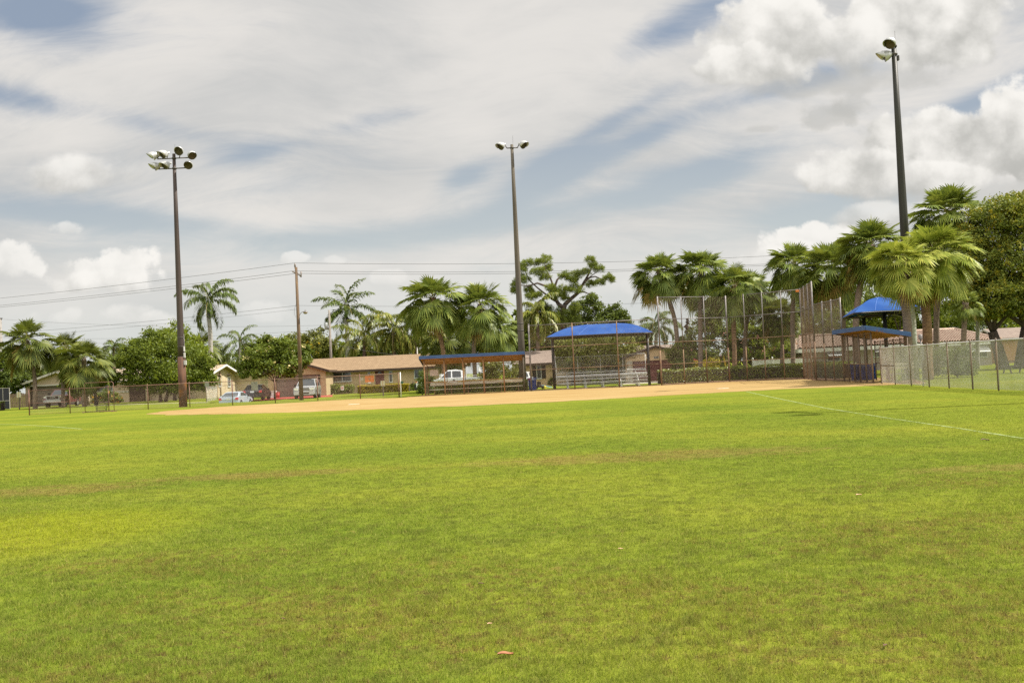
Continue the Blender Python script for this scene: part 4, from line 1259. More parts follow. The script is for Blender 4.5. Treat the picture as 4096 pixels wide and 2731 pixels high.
# ------------------------------------------------------------------ bleachers
x0, x1 = at(2228, 79).x, at(2594, 79).x
bl = thing('bleachers', 'silver aluminium bleachers with a back guard rail under the blue canopy', 'bleachers', (x0, 78, 0))
rows = [(78.0, .40), (78.62, .66), (79.24, .92), (79.86, 1.18)]
for y, z in rows:
    MB().box((x0, y, z), (x1, y + .26, z + .04)).box((x0, y, z - .02), (x1, y + .02, z)).build('seat_plank', MT['alu'], bl)
for y, z in ((78.36, .24), (78.98, .48), (79.6, .74)):
    MB().box((x0, y, z), (x1, y + .24, z + .035)).build('foot_plank', MT['alu'], bl)
MB().box((x0, 79.58, .80), (x1, 79.60, 1.05)).build('riser_plank', MT['alu'], bl)
for k in range(5):
    x = x0 + .85 + k * (x1 - x0 - 1.7) / 4
    mb = MB()
    mb.bar((x, 78.0, .05), (x, 80.1, .05), .06, .07).bar((x, 78.05, .05), (x, 78.05, .38), .05, .05).bar((x, 80.0, .05), (x, 80.0, 1.16), .05, .05).bar((x, 78.1, .34), (x, 80.0, 1.12), .05, .06).bar((x, 79.1, .05), (x, 79.1, .72), .05, .05)
    mb.box((x - .09, 77.95, -.02), (x + .09, 78.3, .05))
    mb.build('support_frame', MT['alu'], bl)
    if k < 4:
        xn = x + (x1 - x0 - 1.7) / 4
        MB().bar((x, 79.1, .08), (xn, 79.1, .62), .04, .03).bar((x, 79.14, .62), (xn, 79.14, .08), .04, .03).build('cross_brace', MT['galv'], bl)
gb = MB()
zt = 2.5
gb.tube([(x0, 78.3, 1.15), (x0, 78.5, 1.75), (x0, 80.2, zt), (x1, 80.2, zt), (x1, 78.5, 1.75), (x1, 78.3, 1.15)], .024, 8)
gb.tube([(x0, 80.2, 1.3), (x1, 80.2, 1.3)], .02, 6)
gb.tube([(x0, 78.3, .3), (x0, 78.3, 1.15)], .024, 6).tube([(x1, 78.3, .3), (x1, 78.3, 1.15)], .024, 6)
for k in range(5):
    x = x0 + k * (x1 - x0) / 4
    gb.tube([(x, 80.2, .6), (x, 80.2, zt)], .02, 6)
gb.build('guard_rail', MT['alu'], bl, True)
mb = MB(); chain(mb, (x0, 80.2), (x1, 80.2), 1.2, zt, r=.002); mb.build('guard_mesh', MT['wire_grey'], bl)


# ------------------------------------------------------------------ shade canopies
def canopy(label, corners, ridge, z_e, z_r, columns, cut=.22):
    """corners NL,NR,FR,FL ; ridge two points ; cloth sags a little between hips"""
    c = [Vector((p[0], p[1], z_e)) for p in corners]
    rg = [Vector((p[0], p[1], z_r)) for p in ridge]
    cx = sum((p for p in c), Vector()) / 4
    r = thing('shade_canopy', label, 'canopy', (cx.x, cx.y, 0), 0, 'blue shade canopies')
    mb = MB()

    def panel(a, b, rb, ra):
        n = 10
        grid = []
        for i in range(n + 1):
            t = i / n
            row = []
            for j in range(n + 1):
                s = j / n
                p = a.lerp(b, s).lerp(ra.lerp(rb, s), t)
                e = 4 * s * (1 - s)
                # eave edge pulled in and up, body bellies down between hips and bows along the fall
                p = p + (ra.lerp(rb, .5) - a.lerp(b, .5)).normalized() * (.18 * e * (1 - t)) + Vector((0, 0, 0.30 * math.sin(math.pi * t) * .75 - .05 * e * math.sin(math.pi * t)))
                row.append(p)
            grid.append(row)
        vs = [p for row in grid for p in row]
        fs = [(i * (n + 1) + j, i * (n + 1) + j + 1, (i + 1) * (n + 1) + j + 1, (i + 1) * (n + 1) + j) for i in range(n) for j in range(n)]
        mb.add(vs, fs)
    panel(c[0], c[1], rg[1] if (rg[1] - c[1]).length < (rg[0] - c[1]).length else rg[0], rg[0] if (rg[0] - c[0]).length < (rg[1] - c[0]).length else rg[1])
    near = lambda p: min(rg, key=lambda q: (q - p).length)
    mb.v.clear(); mb.f.clear(); mb.mi.clear()
    for a, b in ((0, 1), (1, 2), (2, 3), (3, 0)):
        panel(c[a], c[b], near(c[b]), near(c[a]))
    cl = mb.build('cloth', MT['canvas'], r, True)
    sm_ = MB()
    for q in range(4):
        base = q * 121
        for j in ((3, 7) if q % 2 == 0 else (5,)):
            sm_.tube([mb.v[base + i * 11 + j] + Vector((0, 0, .012)) for i in range(11)], .016, 5)
    sm_.build('seam', surf('pale_stitching', (0.07, 0.15, 0.40), None, rough=.8), cl)
    fr_ = MB()
    for a, b in ((0, 1), (1, 2), (2, 3), (3, 0)):
        pts = [c[a].lerp(c[b], t) + (rg[0].lerp(rg[1], .5) - c[a].lerp(c[b], .5)).normalized() * (.18 * 4 * t * (1 - t)) for t in np.linspace(0, 1, 9)]
        fr_.tube([p - Vector((0, 0, .05)) for p in pts], .05, 6)
        fr_.tube([c[a] - Vector((0, 0, .04)), near(c[a]) - Vector((0, 0, .02))], .04, 6)
    fr_.tube([rg[0] - Vector((0, 0, .03)), rg[1] - Vector((0, 0, .03))], .045, 6)
    fr_.build('frame', MT['black'], r, True)
    for p in columns:
        ct = Vector((p[0], p[1], z_e - .06))
        tb = MB().tube([(p[0], p[1], -.05), ct], .115, 14)
        cap_ = MB()
        for q in c:
            if (q - ct).length < 5.2:
                cap_.tube([ct - Vector((0, 0, .55)), ct.lerp(q - Vector((0, 0, .04)), .22)], .03, 6)
            cap_.tube([ct, q - Vector((0, 0, .05))], .05, 8)
        co = tb.build('column', MT['black'], r, True)
        cap_.build('bracket', MT['black'], co, True)


cy0, cy1 = 76.4, 82.0
canopy('wide blue shade canopy on two black columns over the centre bleachers',
       [at(2186, cy0, 4.05)[:2], at(2612, cy0, 4.1)[:2], at(2600, cy1, 4.1)[:2], at(2196, cy1, 4.1)[:2]], [at(2352, 79.2, 5.1)[:2], at(2468, 79.2, 5.1)[:2]], 4.05, 4.98,
       [at(2219, 77.6)[:2], at(2598.5, 77.6)[:2]])
canopy('blue shade canopy on black columns behind the right dugout',
       [(20.45, 59.5), (24.85, 60.0), (26.6, 68.0), (22.3, 67.5)], [(23.0, 62.4), (24.1, 65.4)], 4.1, 5.1, [(22.75, 60.9), (23.35, 66.2)])

# bases lying on the clay
for px, py, lab in ((1415, 1617, 'low worn base on the clay in front of the beige house'), (2890, 1553.5, 'white base on the clay in front of the backstop')):
    p = gp(px, py)
    r = thing('base', lab, 'base', (p.x, p.y, 0), 0, 'bases on the infield')
    mb = MB()
    s = .34
    mb.add([(p.x - s, p.y - s, .005), (p.x + s, p.y - s, .005), (p.x + s, p.y + s, .005), (p.x - s, p.y + s, .005), (p.x - s * .8, p.y - s * .8, .03), (p.x + s * .8, p.y - s * .8, .03), (p.x + s * .8, p.y + s * .8, .03), (p.x - s * .8, p.y + s * .8, .03)],
           [(4, 5, 6, 7), (0, 1, 5, 4), (1, 2, 6, 5), (2, 3, 7, 6), (3, 0, 4, 7)])
    mb.build('pad', surf('scuffed_white_vinyl', (0.46, 0.38, 0.28), (0.34, 0.21, 0.11), 4, 0.7), r)
# heap of dirt at the end of the clay by the right fence
p = gp(3640, 1532)
hp = MB()
vs, fs = [], []
n = 14
for i in range(n + 1):
    for j in range(n + 1):
        a, c_ = (i / n - .5) * 2, (j / n - .5) * 2
        hgt = .17 * max(0, 1 - (a * a + c_ * c_)) ** .8 * (1 + .35 * math.sin(7 * a + 3 * c_) * math.cos(5 * c_))
        vs.append((p.x + a * .75, p.y + c_ * .9, hgt - .01))
for i in range(n):
    for j in range(n): fs.append((i * (n + 1) + j, (i + 1) * (n + 1) + j, (i + 1) * (n + 1) + j + 1, i * (n + 1) + j + 1))
o = hp.add(vs, fs).build('dirt_heap', MT['mulch'], None, True)
tag(o, 'low heap of dark dirt where the clay meets the right fence', 'dirt heap')

# ------------------------------------------------------------------ houses
def shingle(name, c, c2):
    mt, nt, out = new_mat(name)
    b = NB(nt)
    pos = b.n('ShaderNodeNewGeometry').outputs['Position']
    br = b.n('ShaderNodeTexBrick', {'Vector': b.n('ShaderNodeMapping', {'Vector': pos, 'Rotation': (R(90), 0, 0), 'Scale': (1, 1, 1)}).outputs[0], 'Color1': c4(c), 'Color2': c4(c2), 'Mortar': c4([q * .55 for q in c2]), 'Scale': 2.2})
    br.inputs['Mortar Size'].default_value = 0.02
    col = b.mix(b.m('MULTIPLY', b.ss(b.noise(pos, 1.1, 5, .65), .4, .7), .6), br.outputs[0], c4([q * .72 for q in c]))
    p = b.n('ShaderNodeBsdfPrincipled', {'Base Color': col, 'Roughness': 0.95, 'Specular IOR Level': 0.1})
    bn = b.n('ShaderNodeBump', {'Strength': 0.5, 'Distance': 0.05, 'Height': b.noise(pos, 9, 4)})
    nt.links.new(bn.outputs[0], p.inputs['Normal'])
    nt.links.new(p.outputs[0], out.inputs[0])
    return mt


sh_tan = shingle('tan_shingles', (0.27, 0.19, 0.115), (0.22, 0.15, 0.09))
sh_grey = shingle('grey_brown_shingles', (0.25, 0.20, 0.165), (0.205, 0.16, 0.135))
sh_pale = shingle('pale_shingles', (0.40, 0.32, 0.24), (0.36, 0.28, 0.2))
wall_beige = surf('beige_block_wall', (0.44, 0.34, 0.20), (0.39, 0.295, 0.17), 1.4, 0.9, bump=.3)
wall_pink = surf('pinkish_beige_stucco', (0.44, 0.345, 0.255), (0.39, 0.30, 0.22), 1.2, 0.9)
wall_cream = surf('pale_cream_stucco', (0.50, 0.42, 0.29), (0.44, 0.35, 0.22), 0.9, 0.9, rust=((0.42, 0.26, 0.10), .7, .58, .74))
wall_peach = surf('peach_stucco', (0.64, 0.46, 0.28), (0.59, 0.42, 0.25), 1.2, 0.9)
wall_grey = surf('grey_stucco', (0.36, 0.32, 0.28), (0.31, 0.27, 0.235), 1.2, 0.9)
trim_brown = surf('brown_fascia', (0.055, 0.035, 0.025), (0.075, 0.05, 0.035), 3, 0.6)
trim_pale = surf('pale_trim', (0.44, 0.41, 0.36), None, rough=0.7)
door_brown = surf('grey_brown_garage_door', (0.19, 0.155, 0.125), (0.165, 0.13, 0.105), 2, 0.6)
door_maroon = surf('maroon_garage_door', (0.14, 0.045, 0.042), (0.115, 0.037, 0.035), 2, 0.55)
door_dark = surf('dark_brown_door', (0.035, 0.018, 0.015), (0.05, 0.025, 0.02), 3, 0.5)
frame_white = surf('white_window_frame', (0.52, 0.54, 0.50), None, rough=0.5)


def window(house, x0, x1, z0, z1, y, split=1, shutters=None, mats=None, depth=.06):
    f = .06
    mb = MB()
    mb.box((x0 - f, y - depth, z0 - f), (x1 + f, y - .003, z0)).box((x0 - f, y - depth, z1), (x1 + f, y - .003, z1 + f))
    mb.box((x0 - f, y - depth, z0), (x0, y - .003, z1)).box((x1, y - depth, z0), (x1 + f, y - .003, z1))
    for k in range(1, split):
        xm = x0 + (x1 - x0) * k / split
        mb.box((xm - .03, y - depth, z0), (xm + .03, y - .003, z1))
    mb.box((x0 - f - .04, y - depth - .05, z0 - f - .05), (x1 + f + .04, y - .003, z0 - f - .002))
    w = mb.build('window', mats or frame_white, house)
    MB().box((x0, y - .03, z0), (x1, y - .006, z1)).build('pane', MT['winglass'], w)
    if shutters:
        for a, b in ((x0 - f - .42, x0 - f - .03), (x1 + f + .03, x1 + f + .42)):
            MB().box((a, y - .05, z0 - .05), (b, y - .004, z1 + .05)).build('shutter', shutters, w)
    return w


def wz(px, py, Y): return W(px, py, Y).z
def wx(px, Y): return at(px, Y, 1.5).x


def gable_x(house, xa, xb, ya, yb, ze, zr, mat, trim, oh=.45, th=.12):
    """roof with its ridge along X"""
    ym = (ya + yb) / 2
    sl = (zr - ze) / (ym - ya)
    y0, y1 = ya - oh, yb + oh
    z0 = ze - sl * oh
    mb = MB()
    mb.slab([(xa - oh, y0, z0), (xb + oh, y0, z0), (xb + oh, ym, zr), (xa - oh, ym, zr)], (0, 0, th))
    mb.slab([(xa - oh, ym + .002, zr), (xb + oh, ym + .002, zr), (xb + oh, y1, z0), (xa - oh, y1, z0)], (0, 0, th))
    ro = mb.build('roof', mat, house)
    fb = MB().box((xa - oh, y0 - .03, z0 - .12), (xb + oh, y0 - .002, z0 + th - .02))
    for x, s in ((xa - oh, -.03), (xb + oh, .03)):
        fb.slab([(x, y0, z0 - .1), (x, ym, zr - .1), (x, ym, zr + th + .01), (x, y0, z0 + th + .01)], (s, 0, 0))
        fb.slab([(x, y1, z0 - .1), (x, ym, zr - .1), (x, ym, zr + th + .01), (x, y1, z0 + th + .01)], (s, 0, 0))
    fb.build('fascia', trim, house)
    return ro


def gable_y(house, xa, xb, ya, yb, ze, zr, mat, trim, oh=.4, th=.12):
    """roof with its ridge along Y, gable towards the viewer"""
    xm = (xa + xb) / 2
    sl = (zr - ze) / (xm - xa)
    x0, x1 = xa - oh, xb + oh
    z0 = ze - sl * oh
    y0 = ya - oh
    mb = MB()
    mb.slab([(x0, y0, z0), (xm, y0, zr), (xm, yb, zr), (x0, yb, z0)], (0, 0, th))
    mb.slab([(xm + .002, y0, zr), (x1, y0, z0), (x1, yb, z0), (xm + .002, yb, zr)], (0, 0, th))
    ro = mb.build('roof', mat, house)
    fb = MB()
    fb.slab([(x0, y0, z0 - .12), (xm, y0, zr - .12), (xm, y0, zr + th + .01), (x0, y0, z0 + th + .01)], (0, -.04, 0))
    fb.slab([(xm, y0, zr - .12), (x1, y0, z0 - .12), (x1, y0, z0 + th + .01), (xm, y0, zr + th + .01)], (0, -.04, 0))
    fb.box((x0 - .03, y0, z0 - .1), (x0 - .002, yb, z0 + th)).box((x1 + .002, y0, z0 - .1), (x1 + .03, yb, z0 + th))
    fb.build('fascia', trim, house)
    return ro


def walls(house, mat, xa, xb, ya, yb, ze, gable=None, zr=None, openings=()):
    """hollow-fronted box with real door reveals; gable 'x' ends or 'y' front"""
    mb = MB()
    t = .2
    xs = sorted(openings)
    cur = xa
    for (o0, o1, oz) in xs:                       # front wall in pieces round the openings
        mb.box((cur, ya, -.1), (o0, ya + t, ze)); mb.box((o0, ya, oz), (o1, ya + t, ze)); cur = o1
    mb.box((cur, ya, -.1), (xb, ya + t, ze))
    mb.box((xa, ya + t, -.1), (xa + t, yb, ze)).box((xb - t, ya + t, -.1), (xb, yb, ze)).box((xa + t, yb - t, -.1), (xb - t, yb, ze))
    if gable == 'x':
        ym = (ya + yb) / 2
        for x in (xa, xb - t): mb.slab([(x, ya, ze), (x, yb, ze), (x, ym, zr)], (t, 0, 0))
    if gable == 'y':
        xm = (xa + xb) / 2
        mb.slab([(xa, ya, ze), (xb, ya, ze), (xm, ya, zr)], (0, t, 0))
    return mb.build('wall', mat, house)


def garage_door(house, x0, x1, z1, y, mat, rows=4, name='garage_door'):
    mb = MB()
    hgt = z1 / rows
    for k in range(rows):
        mb.box((x0, y + .12, k * hgt), (x1, y + .17, (k + 1) * hgt - .025))
    mb.box((x0, y + .17, 0), (x1, y + .19, z1))
    return mb.build(name, mat, house)


def lettering(name, cv):
    t = bpy.data.objects.new(name + '_curve', cv)
    me = bpy.data.meshes.new_from_object(t)
    bpy.data.objects.remove(t)
    me.name = name
    o = bpy.data.objects.new(name, me)
    COL.objects.link(o)
    return o


# beige ranch house behind the brown fence
Y3 = 108.0
xa, xb = wx(1303, Y3), wx(1850, Y3)
h3 = thing('ranch_house', 'long beige ranch house with tan shingle roof behind the silver suv', 'house', ((xa + xb) / 2, Y3, 0))
dx0, dx1 = wx(1500.5, Y3), wx(1537, Y3)
dz = wz(1518, 1481, Y3)
walls(h3, wall_beige, xa, xb, Y3, Y3 + 8, 2.55, 'x', 3.95, [(dx0, dx1, dz)])
gable_x(h3, wx(1238, Y3 + 4), xb, Y3, Y3 + 8, 2.55, 3.88, sh_tan, trim_brown, .5)
d = MB().box((dx0, Y3 + .1, 0), (dx1, Y3 + .16, dz)).build('front_door', door_maroon, h3)
MB().lathe(((dx0 + dx1) / 2, Y3 + .095, dz - .35), (0, -1, 0), [(0, .22), (.006, .2), (.007, .001)], 16, -math.pi / 2, math.pi / 2).build('fan_light', MT['winglass'], d)
window(h3, wx(1336, Y3), wx(1404, Y3), wz(1370, 1524, Y3), wz(1370, 1491, Y3), Y3, 2)
window(h3, wx(1473.5, Y3), wx(1481, Y3), wz(1477, 1528, Y3), wz(1477, 1488, Y3), Y3)
window(h3, wx(1558, Y3), wx(1568, Y3), wz(1563, 1526, Y3), wz(1563, 1485, Y3), Y3)
window(h3, wx(1659, Y3), wx(1690, Y3), wz(1674, 1510, Y3), wz(1674, 1478, Y3), Y3, 1)
window(h3, wx(1830, Y3), wx(1846, Y3), wz(1840, 1477, Y3), wz(1840, 1458, Y3), Y3, 2)
# garage wing
yg = 103.5
ga, gb = wx(1072, yg), wx(1304, yg)
go0, go1 = wx(1104, yg), wx(1281.5, yg)
gz = wz(1270, 1496.5, yg)
walls(h3, wall_beige, ga, gb, yg, Y3 + 1, 2.62, 'y', 3.62, [(go0, go1, gz)]).name = 'garage_wall'
gable_y(h3, ga, gb, yg, Y3 + 3.2, 2.62, 3.58, sh_tan, trim_brown, .42)
garage_door(h3, go0, go1, gz, yg, door_brown)
MB().box((gb - .75, yg - .12, 1.75), (gb - .6, yg - .002, 2.0)).build('wall_lamp', MT['black'], h3)
MB().tube([(wx(1673, 112), 112, 3.8), (wx(1674, 112), 112, 4.75)], .06, 8).build('vent_pipe', MT['white'], h3)

# maroon-garage house behind the bleachers
Y4 = 100.0
h4 = thing('ranch_house', 'peach house with maroon garage door and house number behind the bleachers', 'house', (12, Y4, 0))
xa, xb = wx(2070, Y4), wx(2520, Y4)
walls(h4, wall_peach, xa, xb, Y4, Y4 + 7.5, 2.3, 'x', 3.6)
gable_x(h4, xa, wx(2700, Y4), Y4, Y4 + 7.5, 2.28, 3.45, sh_grey, trim_brown, .45)
yg = 95.0
ga, gb = wx(2503, yg), wx(2744, yg)
o0, o1 = wx(2531, yg), wx(2716, yg)
gz = wz(2560, 1443.5, yg)
walls(h4, wall_peach, ga, gb, yg, Y4 + 1, 2.42, 'y', 3.28, [(o0, o1, gz)]).name = 'garage_wall'
gable_y(h4, ga, gb, yg, Y4 + 3.5, 2.42, 3.26, sh_grey, trim_brown, .35)
garage_door(h4, o0, o1, gz, yg, door_maroon, 5)
stone = surf('pale_stone_veneer', (0.52, 0.47, 0.38), (0.30, 0.26, 0.20), 5, 0.9, bump=.6)
MB().box((wx(2507, yg), yg - .10, -.05), (wx(2530, yg) - .02, yg - .003, gz + .02)).build('stone_pier', stone, h4)
window(h4, wx(2148, Y4), wx(2163, Y4), wz(2155, 1512, Y4), wz(2155, 1461, Y4), Y4, 1, surf('black_shutter', (0.02, 0.018, 0.016), None, rough=.6))
nx0, nx1 = wx(2616.5, yg), wx(2636, yg)
nz0, nz1 = wz(2626, 1433.5, yg), wz(2626, 1425, yg)
pl = MB().box((nx0, yg - .03, nz0), (nx1, yg - .004, nz1)).build('number_plate', surf('dark_number_plate', (0.05, 0.032, 0.028), None, rough=.6), h4)
tcv = bpy.data.curves.new('house_number', 'FONT')
tcv.body = '23815'; tcv.size = .21; tcv.align_x = 'CENTER'; tcv.align_y = 'CENTER'; tcv.extrude = .003
tcv.materials.append(MT['white'])
to = lettering('house_number', tcv)
to.parent = pl
to.location = Vector(((nx0 + nx1) / 2, yg - .036, (nz0 + nz1) / 2)) - h4.location
to.rotation_euler = (R(90), 0, 0)

# far left house with garage
Y1 = 123.0
h1 = thing('bungalow', 'pinkish bungalow with brown garage behind the maroon pickup truck', 'house', (-55, Y1, 0))
xa, xm, xb = wx(118, Y1), wx(386, Y1), wx(590, Y1)
gz = wz(180, 1544, Y1)
apz = wz(255, 1482, Y1)
walls(h1, wall_pink, xa, xm, Y1 - 1, Y1 + 7, 2.8, 'y', apz - .1, [(wx(134, Y1), wx(262, Y1), gz), (wx(275, Y1), wx(372, Y1), gz)]).name = 'garage_wall'
gable_y(h1, xa, xm, Y1 - 1, Y1 + 8, 2.8, apz - .15, sh_pale, trim_pale, .75)
garage_door(h1, wx(134, Y1), wx(262, Y1), gz, Y1 - .5, door_brown)
garage_door(h1, wx(275, Y1), wx(372, Y1), gz, Y1 - .5, door_brown)
MB().box((wx(134, Y1), Y1 - 1.06, gz + .002), (wx(372, Y1), Y1 - 1.003, gz + .18)).build('lintel_band', trim_pale, h1)
MB().box((wx(118, Y1) - .02, Y1 - 1.05, 1.25), (wx(134, Y1) - .02, Y1 - 1.003, 1.55)).build('pier_band', trim_pale, h1)
d0, d1 = wx(516, Y1), wx(582, Y1)
walls(h1, wall_pink, xm + .02, xb, Y1, Y1 + 7, 2.75, None, None, [(d0, d1, 2.1)])
gable_x(h1, xm + .3, xb - .2, Y1, Y1 + 7, 2.75, 4.1, sh_pale, trim_pale, .4)
MB().box((d0, Y1 + .1, 0), (d1, Y1 + .16, 2.1)).build('front_door', door_dark, h1)
window(h1, wx(388, Y1), wx(451, Y1), wz(420, 1562, Y1), wz(420, 1533, Y1), Y1, 2)
MB().box((xm + .05, Y1 - .05, wz(480, 1570, Y1)), (d0 - .05, Y1 - .004, wz(480, 1564, Y1))).build('wall_band', trim_pale, h1)
dsp = thing('white_column', 'white painted column with rust stains beside the maroon pickup', 'column', (wx(350, 112), 112, 0))
MB().tube([(wx(350, 112), 112, -.05), (wx(350, 112), 112, 1.75)], .24, 12).lathe((wx(350, 112), 112, 1.5), (0, 0, 1), [(0, .24), (0, .28), (.1, .28), (.1, .24)], 12).build('shaft', surf('stained_white_column', (0.55, 0.48, 0.4), (0.36, 0.22, 0.13), 3, .8, stretch=(4, 4, .5)), dsp, True)

# cream gable-ended house
h2 = thing('gable_house', 'cream house whose sunlit gable wall has two narrow windows', 'house', (-44, 128, 0))
A = at(820, 123.5)
xr = A.x
ya, yb = 123.5, 136.5
xl = wx(598, 123.5)
zr2 = wz(890, 1458, 130)
mb = MB()
walls(h2, wall_pink, xl, xr - .03, ya, yb, 2.9).name = 'front_wall'
mb = MB().box((xr - .02, ya - .01, -.3), (xr + .2, yb, 2.9)).slab([(xr - .02, ya, 2.9), (xr - .02, yb, 2.9), (xr - .02, (ya + yb) / 2, zr2 - .15)], (.22, 0, 0))
mb.build('gable_wall', wall_cream, h2)
gable_x(h2, xl, xr + .2, ya, yb, 2.95, zr2 - .1, sh_pale, MT['white'], .75)
MB().box((xl, ya - .05, wz(700, 1563, ya)), (xr - .05, ya - .004, wz(700, 1556, ya))).build('wall_band', trim_pale, h2)
for p0, p1, pt, pb in ((870, 880, 1511, 1544), (909.5, 920, 1510, 1545)):
    def yof(px): return (xr + .2) / ((px - CX) / FPX)    # where that column meets the gable wall (first guess)
    y0_ = ya + (yb - ya) * (p0 - 820) / (945 - 820); y1_ = ya + (yb - ya) * (p1 - 820) / (945 - 820)
    za, zb = wz(p0, pb, y0_), wz(p0, pt, y0_)
    xw = xr + .2
    w = MB().box((xw + .002, y0_ - .1, za - .1), (xw + .08, y0_, zb + .1)).box((xw + .002, y1_, za - .1), (xw + .08, y1_ + .1, zb + .1)).box((xw + .002, y0_, za - .12), (xw + .10, y1_, za)).box((xw + .002, y0_, zb), (xw + .08, y1_, zb + .1)).box((xw + .002, (y0_ + y1_) / 2 - .03, za), (xw + .05, (y0_ + y1_) / 2 + .03, zb)).build('window', MT['white'], h2)
    MB().box((xw + .004, y0_, za), (xw + .03, y1_, zb)).build('pane', MT['winglass'], w)
    MB().box((xw + .002, y0_ - .1, zb + .25), (xw + .3, y1_ + .1, zb + .32)).build('ledge', trim_brown, w)
MB().tube([(xr + .28, 129.3, -.2), (xr + .28, 129.3, zr2 - .9)], .09, 8).build('downpipe', surf('tan_pipe', (0.33, 0.23, 0.13), None, rough=.7), h2, True)
MB().box((xr - 1, 136.7, -.2), (xr + 3.6, 141, 2.75)).build('porch', wall_cream, h2)
MB().box((xr - 1.2, 136.3, 2.76), (xr + 4.6, 141.3, 2.98)).build('porch_roof', MT['white'], h2)

# clay tile house on the right
Y5 = 97.0
ze = 2.42
xa, xb = wx(3196, Y5), wx(4006, Y5)
h5 = thing('tile_roof_house', 'house with ribbed clay barrel tile hip roof behind the right fence', 'house', ((xa + xb) / 2, Y5, 0))
walls(h5, wall_grey, xa + .6, xb - .7, Y5 + .6, Y5 + 13, 2.4)
ry0 = Y5 + 6.7
zr5 = wz(3823, 1318, ry0)
rxa, rxb = xa + 2.0, wx(3823, ry0)
pan = surf('valley_shade_pan_tile', (0.13, 0.075, 0.055), (0.09, 0.055, 0.042), 3, .9)  # dark valley colour paints the shade between the ribs
tile = surf('clay_barrel_tile', (0.46, 0.36, 0.275), (0.36, 0.25, 0.19), 2.5, .85, rust=((0.13, 0.085, 0.06), 5, .55, .7))


def tiled(a, b, ta, tb, name='roof'):
    """barrel tiled slope: eave a-b, top ta-tb; ribs run down the fall, courses step"""
    a, b, ta, tb = map(Vector, (a, b, ta, tb))
    L = (b - a).length
    fall = ((ta + tb) / 2 - (a + b) / 2).length
    ex = (b - a).normalized()
    nrm = ex.cross(((ta + tb) / 2 - (a + b) / 2).normalized())
    if nrm.z < 0: nrm = -nrm
    up = (((ta + tb) / 2) - ((a + b) / 2)); up = (up - ex * up.dot(ex)).normalized()
    rib = .26
    nr = max(4, int(L / rib))
    nc = max(3, int(fall / .42))
    sub = 6
    vs, fs = [], []
    su = (ta - a).dot(ex), (tb - a).dot(ex)
    for c in range(nc):
        for e in (0, 1):
            v = (c + e) / nc
            lo, hi = su[0] * v, L + (su[1] - L) * v
            lift = .055 if e == 0 else .0
            for i in range(nr * sub + 1):
                s = L * i / (nr * sub)
                s2 = min(max(s, lo), hi)
                ph = (s / rib) % 1.0
                z = .10 * abs(math.sin(math.pi * ph)) ** .8 + lift
                vs.append(a + ex * s2 + up * (fall * v) + nrm * z)
    m_ = nr * sub + 1
    for r_ in range(nc * 2 - 1):
        for i in range(nr * sub):
            fs.append((r_ * m_ + i, r_ * m_ + i + 1, (r_ + 1) * m_ + i + 1, (r_ + 1) * m_ + i))
    mb = MB().add(vs, fs)
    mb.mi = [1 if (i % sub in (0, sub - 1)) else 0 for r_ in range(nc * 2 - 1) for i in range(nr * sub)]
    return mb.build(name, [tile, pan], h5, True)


yb5 = Y5 + 13.4
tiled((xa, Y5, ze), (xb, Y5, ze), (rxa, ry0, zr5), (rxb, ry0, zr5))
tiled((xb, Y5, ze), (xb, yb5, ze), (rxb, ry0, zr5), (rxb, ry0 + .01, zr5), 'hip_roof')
MB().slab([(xa, Y5, ze - .02), (rxa, ry0, zr5 - .02), (xa, yb5, ze - .02)], (0, 0, .02)).slab([(xa, yb5, ze), (xb, yb5, ze), (rxb, ry0 + .02, zr5), (rxa, ry0 + .02, zr5)], (0, 0, .03)).build('rear_roof', tile, h5)
MB().tube([(rxa, ry0, zr5 + .08), (rxb, ry0, zr5 + .08)], .13, 8).tube([(rxb, ry0, zr5 + .08), (xb, Y5, ze + .1)], .13, 8).build('ridge_cap', tile, h5, True)
MB().box((xa, Y5 - .03, ze - .38), (xb, Y5 + .02, ze - .02)).box((xb - .02, Y5 + .02, ze - .38), (xb + .03, yb5, ze - .02)).box((xa - .03, Y5 + .02, ze - .38), (xa + .02, yb5, ze - .02)).build('fascia', MT['white'], h5)
for p0, p1, t_, b_ in ((3318, 3366, 1408, 1432), (3506, 3526, 1398, 1416), (3752, 3790, 1376, 1412), (3862, 3906, 1378, 1416), (3917, 3957, 1378, 1416)):
    a0, a1 = wx(p0, Y5), wx(p1, Y5)
    window(h5, a0, a1, wz(p0, b_ + 10, Y5), wz(p0, t_ + 2, Y5), Y5 + .6, 2)
    MB().slab([(a0 - .1, Y5 + .58, wz(p0, t_, Y5)), (a1 + .1, Y5 + .58, wz(p0, t_, Y5)), (a1 + .1, Y5 - .1, wz(p0, b_, Y5) + .2), (a0 - .1, Y5 - .1, wz(p0, b_, Y5) + .2)], (0, 0, .03)).build('awning', MT['white'], h5)
oh = thing('orange_house', 'orange tan house wall glimpsed between the oak trunks at the right edge', 'house', (wx(4080, 104), 104, 0))
walls(oh, surf('orange_tan_stucco', (0.40, 0.22, 0.11), None, rough=.9), wx(4018, 104), wx(4300, 104), 104, 111, 2.6)
gable_x(oh, wx(4018, 104), wx(4300, 104), 104, 111, 2.6, 3.6, sh_grey, trim_pale, .4)

